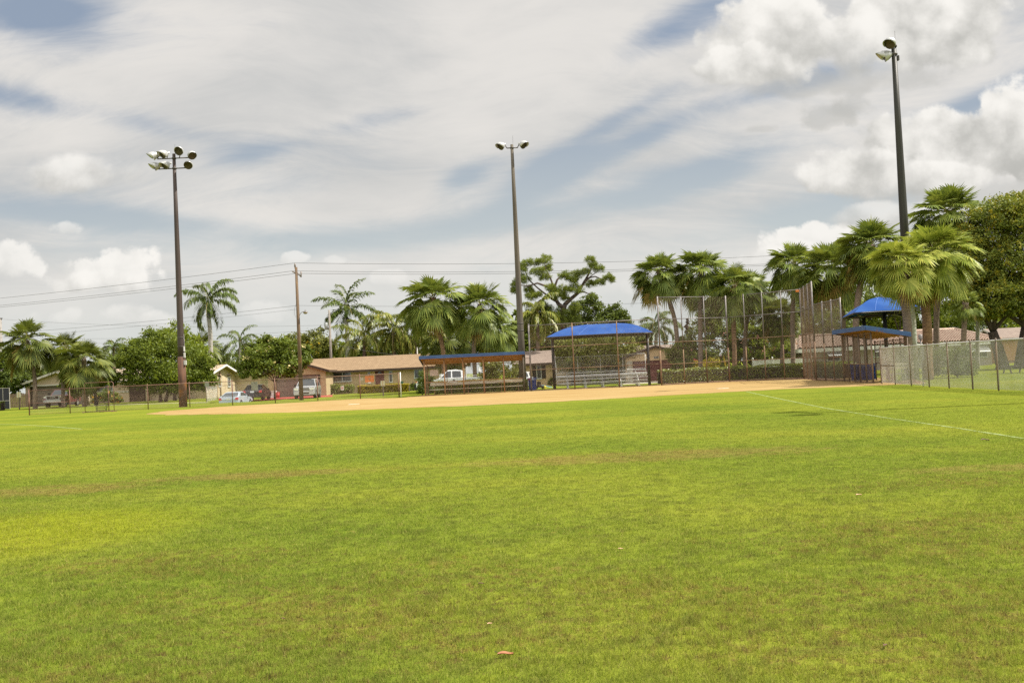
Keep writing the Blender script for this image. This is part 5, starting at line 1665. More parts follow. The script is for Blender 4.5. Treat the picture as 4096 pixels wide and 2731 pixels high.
# fences and yard things round the houses
vf = thing('vinyl_fence', 'white vinyl panel fence behind the hedge and the backstop', 'fence', (wx(3100, 93), 93, 0))
fx = [wx(3011 + 78 * k, 93) for k in range(4)]
for a, b in zip(fx[:-1], fx[1:]):
    mb = MB().box((a + .07, 92.97, .05), (b - .07, 93.03, 1.5)).box((a + .07, 92.95, 1.42), (b - .07, 93.05, 1.54)).box((a + .07, 92.95, .05), (b - .07, 93.05, .2))
    mb.build('panel', MT['white'], vf)
for a in fx:
    MB().box((a - .07, 92.93, -.05), (a + .07, 93.07, 1.6)).lathe((a, 93, 1.6), (0, 0, 1), [(0, .1), (.04, .1), (.05, .06), (.1, .09), (.15, .07), (.18, .001)], 10).build('post', MT['white'], vf)
st = thing('stockade_fence', 'brown wooden stockade fence beside the far left palms', 'fence', (wx(80, 121), 121, 0))
mb = MB()
x = wx(-40, 121)
rr = random.Random(3)
while x < wx(116, 121):
    hgt = 1.72 + rr.uniform(-.05, .05)
    mb.slab([(x, 121, -.05), (x + .17, 121, -.05), (x + .17, 121, hgt - .08), (x + .085, 121, hgt), (x, 121, hgt - .08)], (0, .025, 0)); x += .2
mb.build('boards', surf('old_fence_boards', (0.17, 0.11, 0.075), (0.24, 0.17, 0.12), 2.5, .9, stretch=(5, 1, .6)), st)
MB().box((wx(-40, 121), 121.03, .5), (wx(116, 121), 121.1, .6)).box((wx(-40, 121), 121.03, 1.3), (wx(116, 121), 121.1, 1.4)).build('rail', wood_post, st)
se = thing('screen_enclosure', 'white framed dark screen enclosure at the left edge', 'screen enclosure', (wx(10, 112), 112, 0))
sx = [wx(p, 112) for p in (-60, -28, 12, 38)]
zs_ = [-.05, wz(30, 1602, 112), wz(30, 1551, 112)]
mb = MB()
for x in sx: mb.box((x - .018, 111.97, -.05), (x + .018, 112.03, zs_[2]))
for z in zs_: mb.box((sx[0], 111.975, z - .025), (sx[-1] - .031, 112.025, z + .025))
mb.build('frame', trim_pale, se)
MB().box((sx[0], 112.0, -.05), (sx[-1], 112.015, zs_[2] - .03)).build('screen', surf('dark_screen', (0.035, 0.035, 0.045), None, rough=.8), se)
# neighbour's wire fence in front of the cream gable
nf = [at(826, 97), at(870, 108), at(995, 108)]
nfr = thing('yard_fence', 'light wire yard fence in front of the cream gable wall', 'fence', nf[0])
mb = MB()
for a, b in zip(nf[:-1], nf[1:]): chain(mb, a, b, .03, 1.5, pitch=.09, r=.002)
mb.build('wire_mesh', MT['wire_grey'], nfr)
for p in (nf[0], nf[1], nf[1].lerp(nf[2], .5), nf[2]): post(nfr, p, 1.56, .035, MT['wire_dark'])
for a, b in zip(nf[:-1], nf[1:]): rail(nfr, a, b, 1.5, .022, MT['wire_dark'], 'top_rail')
flat_sign('green_panel', 'pale green panel on the corner post of the yard fence', 819.5, 1525, 835.5, 1547, 96.9, grn)
# cooler and red bin by the garage
ck = at(1088, 102)
co = thing('ice_chest', 'white ice chest standing behind the black sedan', 'cooler', (ck.x, 102, 0))
MB().box((ck.x - .45, 101.7, 0), (ck.x + .45, 102.3, .62)).build('body', MT['white'], co)
MB().box((ck.x - .47, 101.68, .63), (ck.x + .47, 102.32, .72)).build('lid', MT['alu'], co)
rbp = at(1110, 101.5)
rbn = thing('red_bin', 'red plastic bin by the garage door', 'bin', (rbp.x, 101.5, 0))
MB().lathe((rbp.x, 101.5, 0), (0, 0, 1), [(0, .001), (0, .2), (.5, .25), (.5, .2)], 14).build('body', surf('red_plastic', (0.36, 0.03, 0.03), None, rough=.4), rbn, True)
MB().lathe((rbp.x, 101.5, 0), (0, 0, 1), [(.5, .27), (.55, .26), (.58, .1), (.585, .001)], 14).build('lid', surf('red_lid', (0.30, 0.025, 0.025), None, rough=.4), rbn, True)
# yard tool beside the blue can
lw = at(2163, 83)
lm = thing('lawn_mower', 'dark lawn mower with a pale blue handle behind the blue can', 'lawn mower', (lw.x, 83, 0))
MB().lathe((lw.x - .1, 83, .12), (0, 0, 1), [(0, .001), (0, .28), (.16, .28), (.22, .2), (.24, .12), (.42, .12), (.44, .001)], 14).box((lw.x - .3, 82.8, .3), (lw.x + .02, 83.1, .62)).build('deck', MT['black'], lm)
MB().tube([(lw.x + .1, 83, .3), (lw.x + .95, 83.1, .1)], .025, 6).tube([(lw.x + .1, 82.7, .3), (lw.x + .9, 82.8, .08)], .025, 6).tube([(lw.x + .95, 83.1, .1), (lw.x + .9, 82.8, .08)], .025, 6).build('handle', surf('pale_blue_tube', (0.2, 0.38, 0.45), None, rough=.5), lm)
for dx_ in (-.35, .15):
    MB().lathe((lw.x + dx_, 82.68, .12), (0, 1, 0), [(0, .001), (0, .12), (.06, .12), (.06, .001)], 12).build('wheel', MT['tyre'], lm)
MB().lathe((lw.x + .35, 82.6, .0), (0, 0, 1), [(0, .001), (0, .1), (.2, .1), (.26, .03), (.3, .001)], 10).build('fuel_can', surf('yellow_plastic', (0.6, 0.5, 0.04), None, rough=.4), lm)
# road sign and yellow marker beyond the hedge
rs = at(2787, 98)
rsn = thing('red_sign', 'small red sign tilted on a thin post between the palms', 'sign', (rs.x, 98, 0))
MB().tube([(rs.x, 98, 0), (rs.x, 98, 1.55)], .03, 6).build('post', MT['galv'], rsn)
a = W(2774, 1440, 98); b_ = W(2793, 1445, 98)
MB().slab([(a.x, 97.95, a.z - .12), (b_.x, 97.95, b_.z - .12), (b_.x, 97.95, b_.z + .14), (a.x, 97.95, a.z + .16)], (0, .02, 0)).build('panel', surf('red_sign_face', (0.42, 0.05, 0.05), (0.5, 0.12, 0.12), 8, .5), rsn)
ym = at(2905, 95)
ys_ = thing('yellow_marker', 'yellow marker sign seen edge on beyond the hedge', 'sign', (ym.x, 95, 0))
MB().tube([(ym.x, 95, 0), (ym.x - .03, 95, 1.5)], .035, 6).build('post', surf('pale_blue_post', (0.4, 0.5, 0.52), None, rough=.5), ys_)
MB().slab([(ym.x - .09, 94.95, 1.15), (ym.x + .06, 94.95, 1.05), (ym.x + .06, 94.95, 1.5), (ym.x - .02, 94.95, 1.75), (ym.x - .13, 94.95, 2.1), (ym.x - .16, 94.95, 1.7)], (0, .08, 0)).build('panel', surf('yellow_sign_face', (0.62, 0.40, 0.02), None, rough=.5), ys_)
# picnic table under the oak
tp = at(4062, 62)
pt = thing('picnic_table', 'dark picnic table in the shade beyond the right fence', 'picnic table', (tp.x, 62, 0))
MB().box((tp.x - .75, 61.6, .70), (tp.x + .75, 62.4, .76)).build('table_top', MT['bark_dark'], pt)
for dy in (-.75, .75): MB().box((tp.x - .75, 62 + dy - .15, .42), (tp.x + .75, 62 + dy + .15, .46)).build('bench', MT['bark_dark'], pt)
for dx in (-.5, .5):
    MB().bar((tp.x + dx, 61.5, .0), (tp.x + dx, 61.85, .7), .06, .08).bar((tp.x + dx, 62.5, .0), (tp.x + dx, 62.15, .7), .06, .08).bar((tp.x + dx, 61.2, .38), (tp.x + dx, 62.8, .38), .05, .07).build('leg', MT['bark_dark'], pt)


# ------------------------------------------------------------------ vehicles
def profile_loft(outline, w, inset=.06, tuck=.10):
    """side outline (x,z) swept across the car, edges eased"""
    n = len(outline)
    cx = sum(p[0] for p in outline) / n; cz = sum(p[1] for p in outline) / n
    mb = MB()
    rows = []
    for y, k in ((-w / 2, .955), (-w / 2 + inset * .35, .985), (-w / 2 + tuck, 1.0), (w / 2 - tuck, 1.0), (w / 2 - inset * .35, .985), (w / 2, .955)):
        rows.append([(cx + (p[0] - cx) * (1 - (1 - k) * .5), y, cz + (p[1] - cz) * k) for p in outline])
    vs = [p for r in rows for p in r]
    fs = [(i * n + j, i * n + (j + 1) % n, (i + 1) * n + (j + 1) % n, (i + 1) * n + j) for i in range(5) for j in range(n)]
    fs += [tuple(range(n)), tuple(reversed(range(5 * n, 6 * n)))]
    return mb.add(vs, fs)


def vehicle(name, label, cat, loc, rz, paint, L, Wd, body, cab, wheel_x, wr, glass, front=True, extras=None, top_in=.22, cab_mat=None):
    """local x: forward; body/cab side outlines; glass: side window outlines"""
    r = thing(name, label, cat, loc, rz, 'vehicles parked by the houses')
    lb = lambda mb, nm, mt, par, sm=False: mb.build(nm, mt, par, sm, local=True)
    bo = lb(profile_loft(body, Wd), 'body', paint, r, False)
    # greenhouse tapering inward
    zc0 = min(p[1] for p in cab); zc1 = max(p[1] for p in cab)
    hw = lambda z: Wd / 2 - .05 - top_in * (z - zc0) / (zc1 - zc0)
    n = len(cab)
    vs = [(p[0], -hw(p[1]), p[1]) for p in cab] + [(p[0], hw(p[1]), p[1]) for p in cab]
    fs = [tuple(range(n)), tuple(reversed(range(n, 2 * n)))] + [(i, n + i, n + (i + 1) % n, (i + 1) % n) for i in range(n)]
    lb(MB().add(vs, fs), 'cabin', cab_mat or paint, r)
    for g in glass:
        for s in (-1, 1):
            vs = [(p[0], s * (hw(p[1]) + .012), p[1]) for p in g]
            lb(MB().add(vs, [tuple(range(len(g)))]), 'side_window', MT['carglass'], r)
    # windscreen and rear window from the cab outline: cab listed rear-bottom, rear-top, front-top, front-bottom
    rb_, rt, ft, fb = cab[0], cab[1], cab[-2], cab[-1]
    for a, b, nm in ((fb, ft, 'windscreen'), (rb_, rt, 'rear_window')):
        d = Vector((b[0] - a[0], 0, b[1] - a[1])); nn = Vector((d.z, 0, -d.x)).normalized()
        if nm == 'rear_window': nn = -nn
        A_, B_ = Vector((a[0], 0, a[1])).lerp(Vector((b[0], 0, b[1])), .10), Vector((a[0], 0, a[1])).lerp(Vector((b[0], 0, b[1])), .90)
        if nn.x * (1 if nm == 'windscreen' else -1) < 0: nn = -nn
        A_, B_ = A_ + nn * .012, B_ + nn * .012
        ha, hb = hw(A_.z) - .07, hw(B_.z) - .07
        lb(MB().add([(A_.x, -ha, A_.z), (A_.x, ha, A_.z), (B_.x, hb, B_.z), (B_.x, -hb, B_.z)], [(0, 1, 2, 3)]), nm, MT['carglass'], r)
    for x in wheel_x:
        for s in (-1, 1):
            c = Vector((x, s * (Wd / 2 - .09), wr))
            lb(MB().lathe(c, (0, s, 0), [(-.16, wr * .5), (-.14, wr + .045), (.096, wr + .045), (.097, wr + .01), (.05, wr + .0)], 24, 0, 2 * math.pi), 'wheel_arch', MT['darkvoid'], r)
            t = lb(MB().lathe(c, (0, s, 0), [(-.12, wr * .6), (-.12, wr * .94), (-.08, wr), (.075, wr), (.105, wr * .93), (.105, wr * .66), (.07, wr * .62)], 24), 'wheel', MT['tyre'], r, True)
            rim = MB().lathe(c, (0, s, 0), [(.085, wr * .66), (.08, wr * .55), (.05, wr * .5), (.05, wr * .22), (.095, wr * .18), (.10, .001)], 24)
            for k in range(5):
                a = 2 * math.pi * k / 5
                u = Vector((math.cos(a), 0, math.sin(a)))
                rim.bar(c + Vector((0, s * .085, 0)), c + u * wr * .62 + Vector((0, s * .085, 0)), .05, .02, (0, 1, 0))
            lb(rim, 'rim', MT['rim'], t)
    xf = max(p[0] for p in body); xr = min(p[0] for p in body)
    if extras: extras(r, lb, xf, xr, hw)
    return r


def block(lb, r, nm, mt, a, b): return lb(MB().box(a, b), nm, mt, r)


def face(o):                                       # heading for a vehicle: angle of its nose from +X
    return R(o)


# silver suv, nose towards us
def suv_x(r, lb, xf, xr, hw):
    for s in (-1, 1):
        lb(MB().slab([(xf - .02, s * .50, .74), (xf - .02, s * .86, .78), (xf - .02, s * .88, .98), (xf - .02, s * .52, .93)], (.06 - .0, 0, 0)), 'headlight', MT['headlamp'], r)
        block(lb, r, 'mirror', MT['black'], (.62, s * .93, 1.10), (.78, s * 1.10, 1.28))
        lb(MB().tube([(-1.7, s * .60, 1.78), (-1.5, s * .60, 1.83), (.1, s * .60, 1.83), (.3, s * .60, 1.77)], .025, 6), 'roof_rail', MT['black'], r)
        block(lb, r, 'fog_light', MT['headlamp'], (xf + .0, s * .62 - .1, .46), (xf + .05, s * .62 + .1, .54))
    g = block(lb, r, 'grille', MT['black'], (xf, -.46, .76), (xf + .03, .46, .96))
    for z in (.81, .87): block(lb, g, 'grille_bar', MT['chrome'], (xf + .03, -.46, z), (xf + .05, .46, z + .03))
    block(lb, r, 'bumper', surf('silver_bumper', (0.44, 0.42, 0.42), None, rough=.45), (xf - .1, -.86, .36), (xf + .08, .86, .66))
    block(lb, r, 'lower_grille', MT['black'], (xf + .08, -.44, .44), (xf + .095, .44, .56))
    for s in (-1, 1): lb(MB().box((-1.2, s * .62 - .02, 1.70), (-1.15, s * .62 + .02, 1.83)), 'rail_foot', MT['black'], r)
    block(lb, r, 'crossbar', MT['black'], (-.5, -.6, 1.80), (-.42, .6, 1.83))
    block(lb, r, 'sunroof', MT['carglass'], (-.35, -.45, 1.755), (.25, .45, 1.772))
silver = carpaint('silver_paint', (0.30, 0.31, 0.31))
c_ = at(1232, 91.0)
vehicle('parked_suv', 'silver suv with roof rack parked nose out on the red driveway', 'suv', (c_.x, 91.0, .006), face(-86), silver, 4.8, 1.88,
        [(-2.35, .42), (-2.38, .98), (-2.3, 1.08), (.95, 1.08), (1.1, 1.06), (2.15, .97), (2.34, .88), (2.38, .42), (2.2, .32), (-2.2, .32)],
        [(-2.28, 1.06), (-1.95, 1.72), (-1.2, 1.76), (.15, 1.74), (.98, 1.06)], (1.42, -1.42), .38,
        [[(-.95, 1.12), (-.95, 1.64), (.10, 1.64), (.72, 1.12)], [(-1.85, 1.12), (-1.72, 1.62), (-1.02, 1.64), (-1.02, 1.12)]], extras=suv_x)


def sedan_x(colr_plate=True, spoiler=False, lampw=.30):
    def f(r, lb, xf, xr, hw):
        for s in (-1, 1):
            lb(MB().slab([(xr - .015, s * .60, .72), (xr - .015, s * .86, .70), (xr + .08, s * .89, .80), (xr + .02, s * .86, .92), (xr - .0, s * .64, .90)], (.05, 0, 0)), 'tail_light', MT['redlamp'], r)
            block(lb, r, 'mirror', MT['black'], (.55, s * .87, .93), (.68, s * 1.02, 1.05))
            lb(MB().slab([(xf - .05, s * .5, .62), (xf - .05, s * .82, .64), (xf - .05, s * .8, .76), (xf - .05, s * .5, .72)], (.06, 0, 0)), 'headlight', MT['headlamp'], r)
        block(lb, r, 'license_plate', MT['plate'], (xr - .035, -.17, .72), (xr - .015, .17, .86))
        if spoiler: lb(MB().box((xr + .02, -.7, 1.10), (xr + .3, .7, 1.13)).box((xr + .12, -.62, .98), (xr + .2, -.58, 1.10)).box((xr + .12, .58, .98), (xr + .2, .62, 1.10)), 'spoiler', r_paint[0], r)
        block(lb, r, 'rear_bumper', r_paint[0], (xr - .06, -.82, .30), (xr + .15, .82, .56))
    return f


r_paint = [None]
sed_body = [(-2.25, .36), (-2.3, .80), (-2.22, .98), (-1.55, 1.02), (.95, .98), (1.05, .96), (2.0, .78), (2.25, .62), (2.27, .34), (2.0, .25), (-2.0, .25)]
sed_cab = [(-1.85, .98), (-1.05, 1.42), (-.5, 1.46), (.1, 1.42), (1.0, .96)]
sed_glass = [[(-.42, 1.02), (-.42, 1.37), (.08, 1.36), (.74, 1.02)], [(-1.35, 1.04), (-.92, 1.36), (-.50, 1.37), (-.50, 1.02)]]
r_paint[0] = carpaint('black_paint', (0.012, 0.012, 0.016))
c_ = at(1030, 95.0)
vehicle('parked_sedan', 'black sedan parked tail out on the red driveway', 'sedan', (c_.x, 95.0, .006), face(93), r_paint[0], 4.6, 1.82, sed_body, sed_cab, (1.4, -1.4), .33, sed_glass, extras=sedan_x())
r_paint[0] = carpaint('ice_blue_paint', (0.40, 0.46, 0.52))
c_ = at(945, 90.6)
vehicle('parked_coupe', 'pale blue silver coupe with rear spoiler sunk behind the lawn edge', 'coupe', (c_.x, 90.6, -.50), face(88), r_paint[0], 4.4, 1.76,
        [(p[0] * .97, p[1]) for p in sed_body], [(-1.95, .98), (-1.0, 1.36), (-.4, 1.42), (.1, 1.38), (.95, .96)], (1.35, -1.35), .33,
        [[(-1.25, 1.04), (-.72, 1.32), (.05, 1.33), (.70, 1.02)]], extras=sedan_x(spoiler=True))


# maroon pickup, nose towards us
def ram_x(r, lb, xf, xr, hw):
    sh = block(lb, r, 'grille', MT['chrome'], (xf - .02, -.72, .82), (xf + .05, .72, 1.28))
    block(lb, sh, 'grille_mesh', MT['black'], (xf + .05, -.64, .88), (xf + .062, .64, 1.22))
    tx = bpy.data.curves.new('grille_lettering', 'FONT')
    tx.body = 'RAM'; tx.size = .22; tx.align_x = 'CENTER'; tx.align_y = 'CENTER'; tx.extrude = .006; tx.space_character = 1.3
    tx.materials.append(MT['chrome'])
    o = lettering('grille_lettering', tx); o.parent = sh
    o.location = (xf + .072, 0, 1.07); o.rotation_euler = (R(90), 0, R(90))
    for s in (-1, 1):
        lb(MB().slab([(xf - .04, s * .74, 1.02), (xf - .10, s * .98, 1.04), (xf - .10, s * .99, 1.22), (xf - .04, s * .74, 1.24)], (.08, 0, 0)), 'headlight', MT['headlamp'], r)
        block(lb, r, 'mirror', MT['black'], (.75, s * 1.02, 1.32), (.9, s * 1.28, 1.6))
        block(lb, r, 'running_board', MT['chrome'], (-.9, s * .92, .40), (.9, s * 1.06, .46))
    block(lb, r, 'bumper', MT['chrome'], (xf - .1, -.98, .48), (xf + .12, .98, .78))
    block(lb, r, 'bed_cover', MT['black'], (-2.8, -.85, 1.20), (-1.1, .85, 1.235))


maroon = carpaint('maroon_paint', (0.11, 0.022, 0.03))
pk_body = [(-2.85, .62), (-2.88, 1.20), (-1.0, 1.22), (.85, 1.24), (1.1, 1.26), (2.6, 1.18), (2.82, 1.05), (2.86, .55), (2.5, .42), (-2.5, .46)]
c_ = at(252, 112.5)
vehicle('pickup_truck', 'maroon pickup truck with chrome grille parked under the left palms', 'pickup truck', (c_.x, 112.5, 0), face(-86), maroon, 5.8, 2.04, pk_body,
        [(-1.05, 1.2), (-.92, 1.86), (-.3, 1.93), (.2, 1.92), (1.05, 1.24)], (1.85, -1.75), .41, [[(.0, 1.28), (.0, 1.82), (.22, 1.82), (.80, 1.28)], [(-.88, 1.28), (-.80, 1.80), (-.08, 1.82), (-.08, 1.28)]], extras=ram_x)


def white_pk_x(r, lb, xf, xr, hw):
    for s in (-1, 1):
        block(lb, r, 'headlight', surf('amber_head_lamp', (0.62, 0.24, 0.1), None, rough=.2), (xf - .12, s * .92 - .05, .95), (xf - .0, s * .92 + .10, 1.12))
        block(lb, r, 'tail_light', MT['redlamp'], (xr + .05, s * 1.005 - .03, .86), (xr + .26, s * 1.005 + .02, 1.14))
        lb(MB().tube([(-2.7, s * .9, 1.36), (-1.1, s * .9, 1.38)], .03, 6), 'bed_rail', MT['alu'], r)
        block(lb, r, 'mirror', MT['white'], (.85, s * 1.02, 1.30), (1.0, s * 1.30, 1.62))
        block(lb, r, 'door_handle', MT['black'], (-.28, s * 1.018 - .015, 1.02), (-.08, s * 1.018 + .015, 1.10))
    block(lb, r, 'bumper', MT['black'], (xf - .25, -1.0, .40), (xf + .12, 1.0, .84))
    lb(MB().tube([(-2.45, -.7, 1.2), (-2.35, -.7, 1.75), (-2.25, -.7, 2.05)], .06, 6), 'tool_handle', MT['white'], r)
    lb(MB().tube([(-1.15, -.8, 1.2), (-1.15, -.8, 1.95), (-1.15, .8, 1.95), (-1.15, .8, 1.2)], .03, 6), 'cab_rack', MT['alu'], r)


whitep = carpaint('white_truck_paint', (0.72, 0.73, 0.74))
c_ = at(1812, 86.0)
vehicle('pickup_truck', 'white pickup truck parked side on behind the left dugout', 'pickup truck', (c_.x, 86.0, 0), face(180), whitep, 6.0, 2.02,
        [(-2.98, .62), (-3.0, 1.26), (-1.0, 1.26), (.85, 1.24), (1.2, 1.22), (2.85, 1.12), (3.05, .98), (3.08, .55), (2.6, .42), (-2.6, .46)],
        [(-1.0, 1.22), (-.95, 1.84), (-.4, 1.95), (.3, 1.93), (1.15, 1.22)], (2.0, -1.85), .40, [[(.05, 1.28), (.05, 1.84), (.36, 1.82), (.92, 1.28)], [(-.82, 1.28), (-.78, 1.80), (-.06, 1.84), (-.06, 1.28)]], extras=white_pk_x)
r_paint[0] = carpaint('white_car_paint', (0.74, 0.74, 0.73))
c_ = at(2091, 86)
vehicle('parked_hatchback', 'white car partly hidden behind the blue trash can and dugout', 'car', (c_.x, 86, 0), face(84), r_paint[0], 4.2, 1.78, [(p[0] * .92, p[1]) for p in sed_body], [(-1.9, .98), (-1.5, 1.44), (-.5, 1.50), (.1, 1.46), (.95, .96)], (1.28, -1.28), .33, sed_glass, extras=sedan_x())

# ------------------------------------------------------------------ foliage makers
def rand_dirs(n):
    v = RNG.normal(size=(n, 3))
    return v / np.linalg.norm(v, axis=1, keepdims=True)


def leaves_mesh(name, C, size, up=0.35, aspect=0.55, out=None):
    """C (n,3) leaf centres -> bent lozenge leaves, loosely facing outward/up"""
    n = len(C)
    nr = rand_dirs(n) + np.array([0, 0, up])
    if out is not None: nr = nr + out * 0.6
    nr /= np.linalg.norm(nr, axis=1, keepdims=True)
    a = np.cross(nr, rand_dirs(n)); a /= np.linalg.norm(a, axis=1, keepdims=True) + 1e-9
    b = np.cross(nr, a)
    s = size * RNG.uniform(0.65, 1.35, (n, 1))
    V = np.stack([C - a * s, C - b * s * aspect + nr * s * 0.15, C + a * s, C + b * s * aspect + nr * s * 0.15], 1)
    return np_mesh(name, V.reshape(-1, 3), np.arange(n * 4).reshape(n, 4))


def clump_points(blobs, per, sub=26, spread=0.36, flat=0.8):
    """blobs: (centre, radii) -> leaf centres gathered in many uneven small clumps"""
    pts, outs = [], []
    for c, r in blobs:
        c = np.array(c, float); r = np.array(r, float)
        d = rand_dirs(sub)
        rad = RNG.uniform(0.25, 1.25, (sub, 1)) ** 0.5
        cc = c + d * rad * r
        cs = RNG.uniform(0.55, 1.45, sub)
        k = max(6, per // sub)
        for j in range(sub):
            m_ = int(k * cs[j] ** 2)
            q = RNG.normal(size=(m_, 3)) * 0.5
            q = cc[j] + q * r.mean() * spread * cs[j] * np.array([1.1, 1.1, flat])
            pts.append(q); o = q - c; outs.append(o / (np.linalg.norm(o, axis=1, keepdims=True) + 1e-6))
    return np.concatenate(pts), np.concatenate(outs)


def px_blobs(Y, lst, depth=0.9):
    out = []
    for px, py, rx, ry in lst:
        c = W(px, py, Y)
        k = Y / FPX
        out.append(((c.x, Y + RNG.uniform(-.25, .25) * rx * k, c.z), (rx * k, rx * k * depth, ry * k)))
    return out


def leafy_tree(name, label, cat, Y, base_px, blobs, leaf, size, per, trunk=None, trunk_r=.18, bark='bark_dark', group=None, sub=26, flowers=None, trunks=None, flat=0.8, spread=.30, tips=None):
    b = at(base_px, Y)
    r = thing(name, label, cat, (b.x, Y, 0), 0, group)
    bl = px_blobs(Y, blobs)
    C, O = clump_points(bl, per, sub, spread, flat)
    keep = C[:, 2] > 0.12
    C, O = C[keep], O[keep]
    me = leaves_mesh('crown', C - np.array(r.location), size, .35, .55, O)
    link_mesh('crown', me, MT[leaf], r)
    if trunks is not False:
        mb = MB()
        tops = [Vector(c) for c, rr_ in bl]
        for tpx, lean in (trunks or [(base_px, 0)]):
            q = at(tpx, Y)
            ct = min((Vector(c) for c, rr_ in bl), key=lambda c: (c.x - q.x) ** 2 + (c.z - 1.5) ** 2 * .3)
            fork = Vector((q.x + lean + (ct.x - q.x) * .25, Y, max(1.0, ct.z * (.62 if trunk_r > .4 else .5))))
            mb.tube([(q.x, Y, -.05), (q.x, Y, .25), (q.x + (fork.x - q.x) * .4, Y, fork.z * .5), fork], [trunk_r * 1.3, trunk_r, trunk_r * .85, trunk_r * .7], 9)
            for t in sorted(tops, key=lambda c: (c - fork).length)[:6]:
                md = fork.lerp(t, .55) + Vector((0, 0, .12 * (t - fork).length))
                mb.tube([fork, md, t], [trunk_r * (.36 if trunk_r > .4 else .5), trunk_r * .22, trunk_r * .08], 6)
        mb.build('trunk', MT[bark], r, True)
    if tips:
        idx = RNG.choice(len(C), tips[1], replace=False)
        P = C[idx] + O[idx] * .12
        P = np.concatenate([P + RNG.normal(0, tips[2] * .55, P.shape) for _ in range(9)])
        link_mesh('new_growth', leaves_mesh('new_growth', P - np.array(r.location), size * .9, .6, .5), MT[tips[0]], r)
    if flowers:
        mt, n, sz, zone = flowers
        idx = RNG.choice(len(C), n, replace=False)
        front = C[idx]
        front = front[front[:, 1] < Y + .2] if zone == 'front' else front
        P = np.concatenate([p + RNG.normal(0, sz * .7, (7, 3)) for p in front + np.array([0, -.15, .05])])
        link_mesh('blossom', leaves_mesh('blossom', P - np.array(r.location), sz * .6, .2, .8), MT[mt], r)
    return r


# ---- fan palms
def fan_crown(C, Rr, n_fans, seed, lo=-0.75, dead=0.0, upright=1.0):
    """returns arrays of leaflet quads (green, dead) and stem strips; costapalmate fans on arching stems"""
    rg = np.random.default_rng(seed)
    green, dry, stems = [], [], []
    ga = 2.39996
    from mathutils import Euler
    TM = np.array(Euler((rg.normal(0, .13), rg.normal(0, .16), rg.uniform(0, 6.28))).to_matrix())
    squash = rg.uniform(.92, 1.12)
    for i in range(n_fans):
        t = (i + .5) / n_fans                       # 0 young/upright .. 1 old/hanging
        el = math.asin(.985 - 1.76 * t)
        el += rg.normal(0, .10)
        az = i * ga + rg.normal(0, .16)
        d = TM @ np.array([math.cos(az) * math.cos(el), math.sin(az) * math.cos(el), math.sin(el) * squash])
        d /= np.linalg.norm(d); az = math.atan2(d[1], d[0])
        lp = Rr * rg.uniform(.46, .76) * min(1.0, .66 + t)
        hv = np.array([math.cos(az), math.sin(az), 0])
        drop = lp * (.10 + .28 * t)
        B = C + d * lp - np.array([0, 0, drop])
        mid = C + d * lp * .5 - np.array([0, 0, drop * .25])
        side = np.array([-math.sin(az), math.cos(az), 0])
        w = .022
        stems.append([C - side * w, C + side * w, mid + side * w, mid - side * w]); stems.append([mid - side * w, mid + side * w, B + side * w * .7, B - side * w * .7])
        # blade axis bends down past the stem tip
        ax = d * 1.0 - np.array([0, 0, .05 + .95 * t]); ax /= np.linalg.norm(ax)
        s = side + rg.normal(0, .22, 3); s -= ax * s.dot(ax); s /= np.linalg.norm(s)
        nn = np.cross(s, ax)
        if nn[2] < 0: nn = -nn
        L = Rr * rg.uniform(.40, .54)
        isdry = rg.random() < dead * .8 * max(0, (t - .6) / .4)
        K = 26
        for k in range(K):
            q = -1 + 2 * k / (K - 1)
            a = q * R(118)
            dl = ax * math.cos(a) + s * math.sin(a) + nn * (.30 * abs(q) - .12)
            dl /= np.linalg.norm(dl)
            l = L * (1 - .30 * q * q) * rg.uniform(.88, 1.08)
            wd = L * .045
            wv = np.cross(dl, nn); wv /= np.linalg.norm(wv) + 1e-9
            m_ = B + dl * l * .55
            droopv = np.array([0, 0, l * rg.uniform(.10, .38) * (0.55 + .8 * t)])
            tip = B + dl * l * .97 - droopv
            fold = nn * wd * .5
            (dry if isdry else green).append([B, m_ - wv * wd + fold, tip, m_ + wv * wd - fold])
    return np.array(green), (np.array(dry) if dry else None), np.array(stems)


def quads_obj(name, Q, off, mat, parent):
    Q = Q - off
    return link_mesh(name, np_mesh(name, Q.reshape(-1, 3), np.arange(len(Q) * 4).reshape(-1, 4)), mat, parent)


PG = 'fan palms around the field'


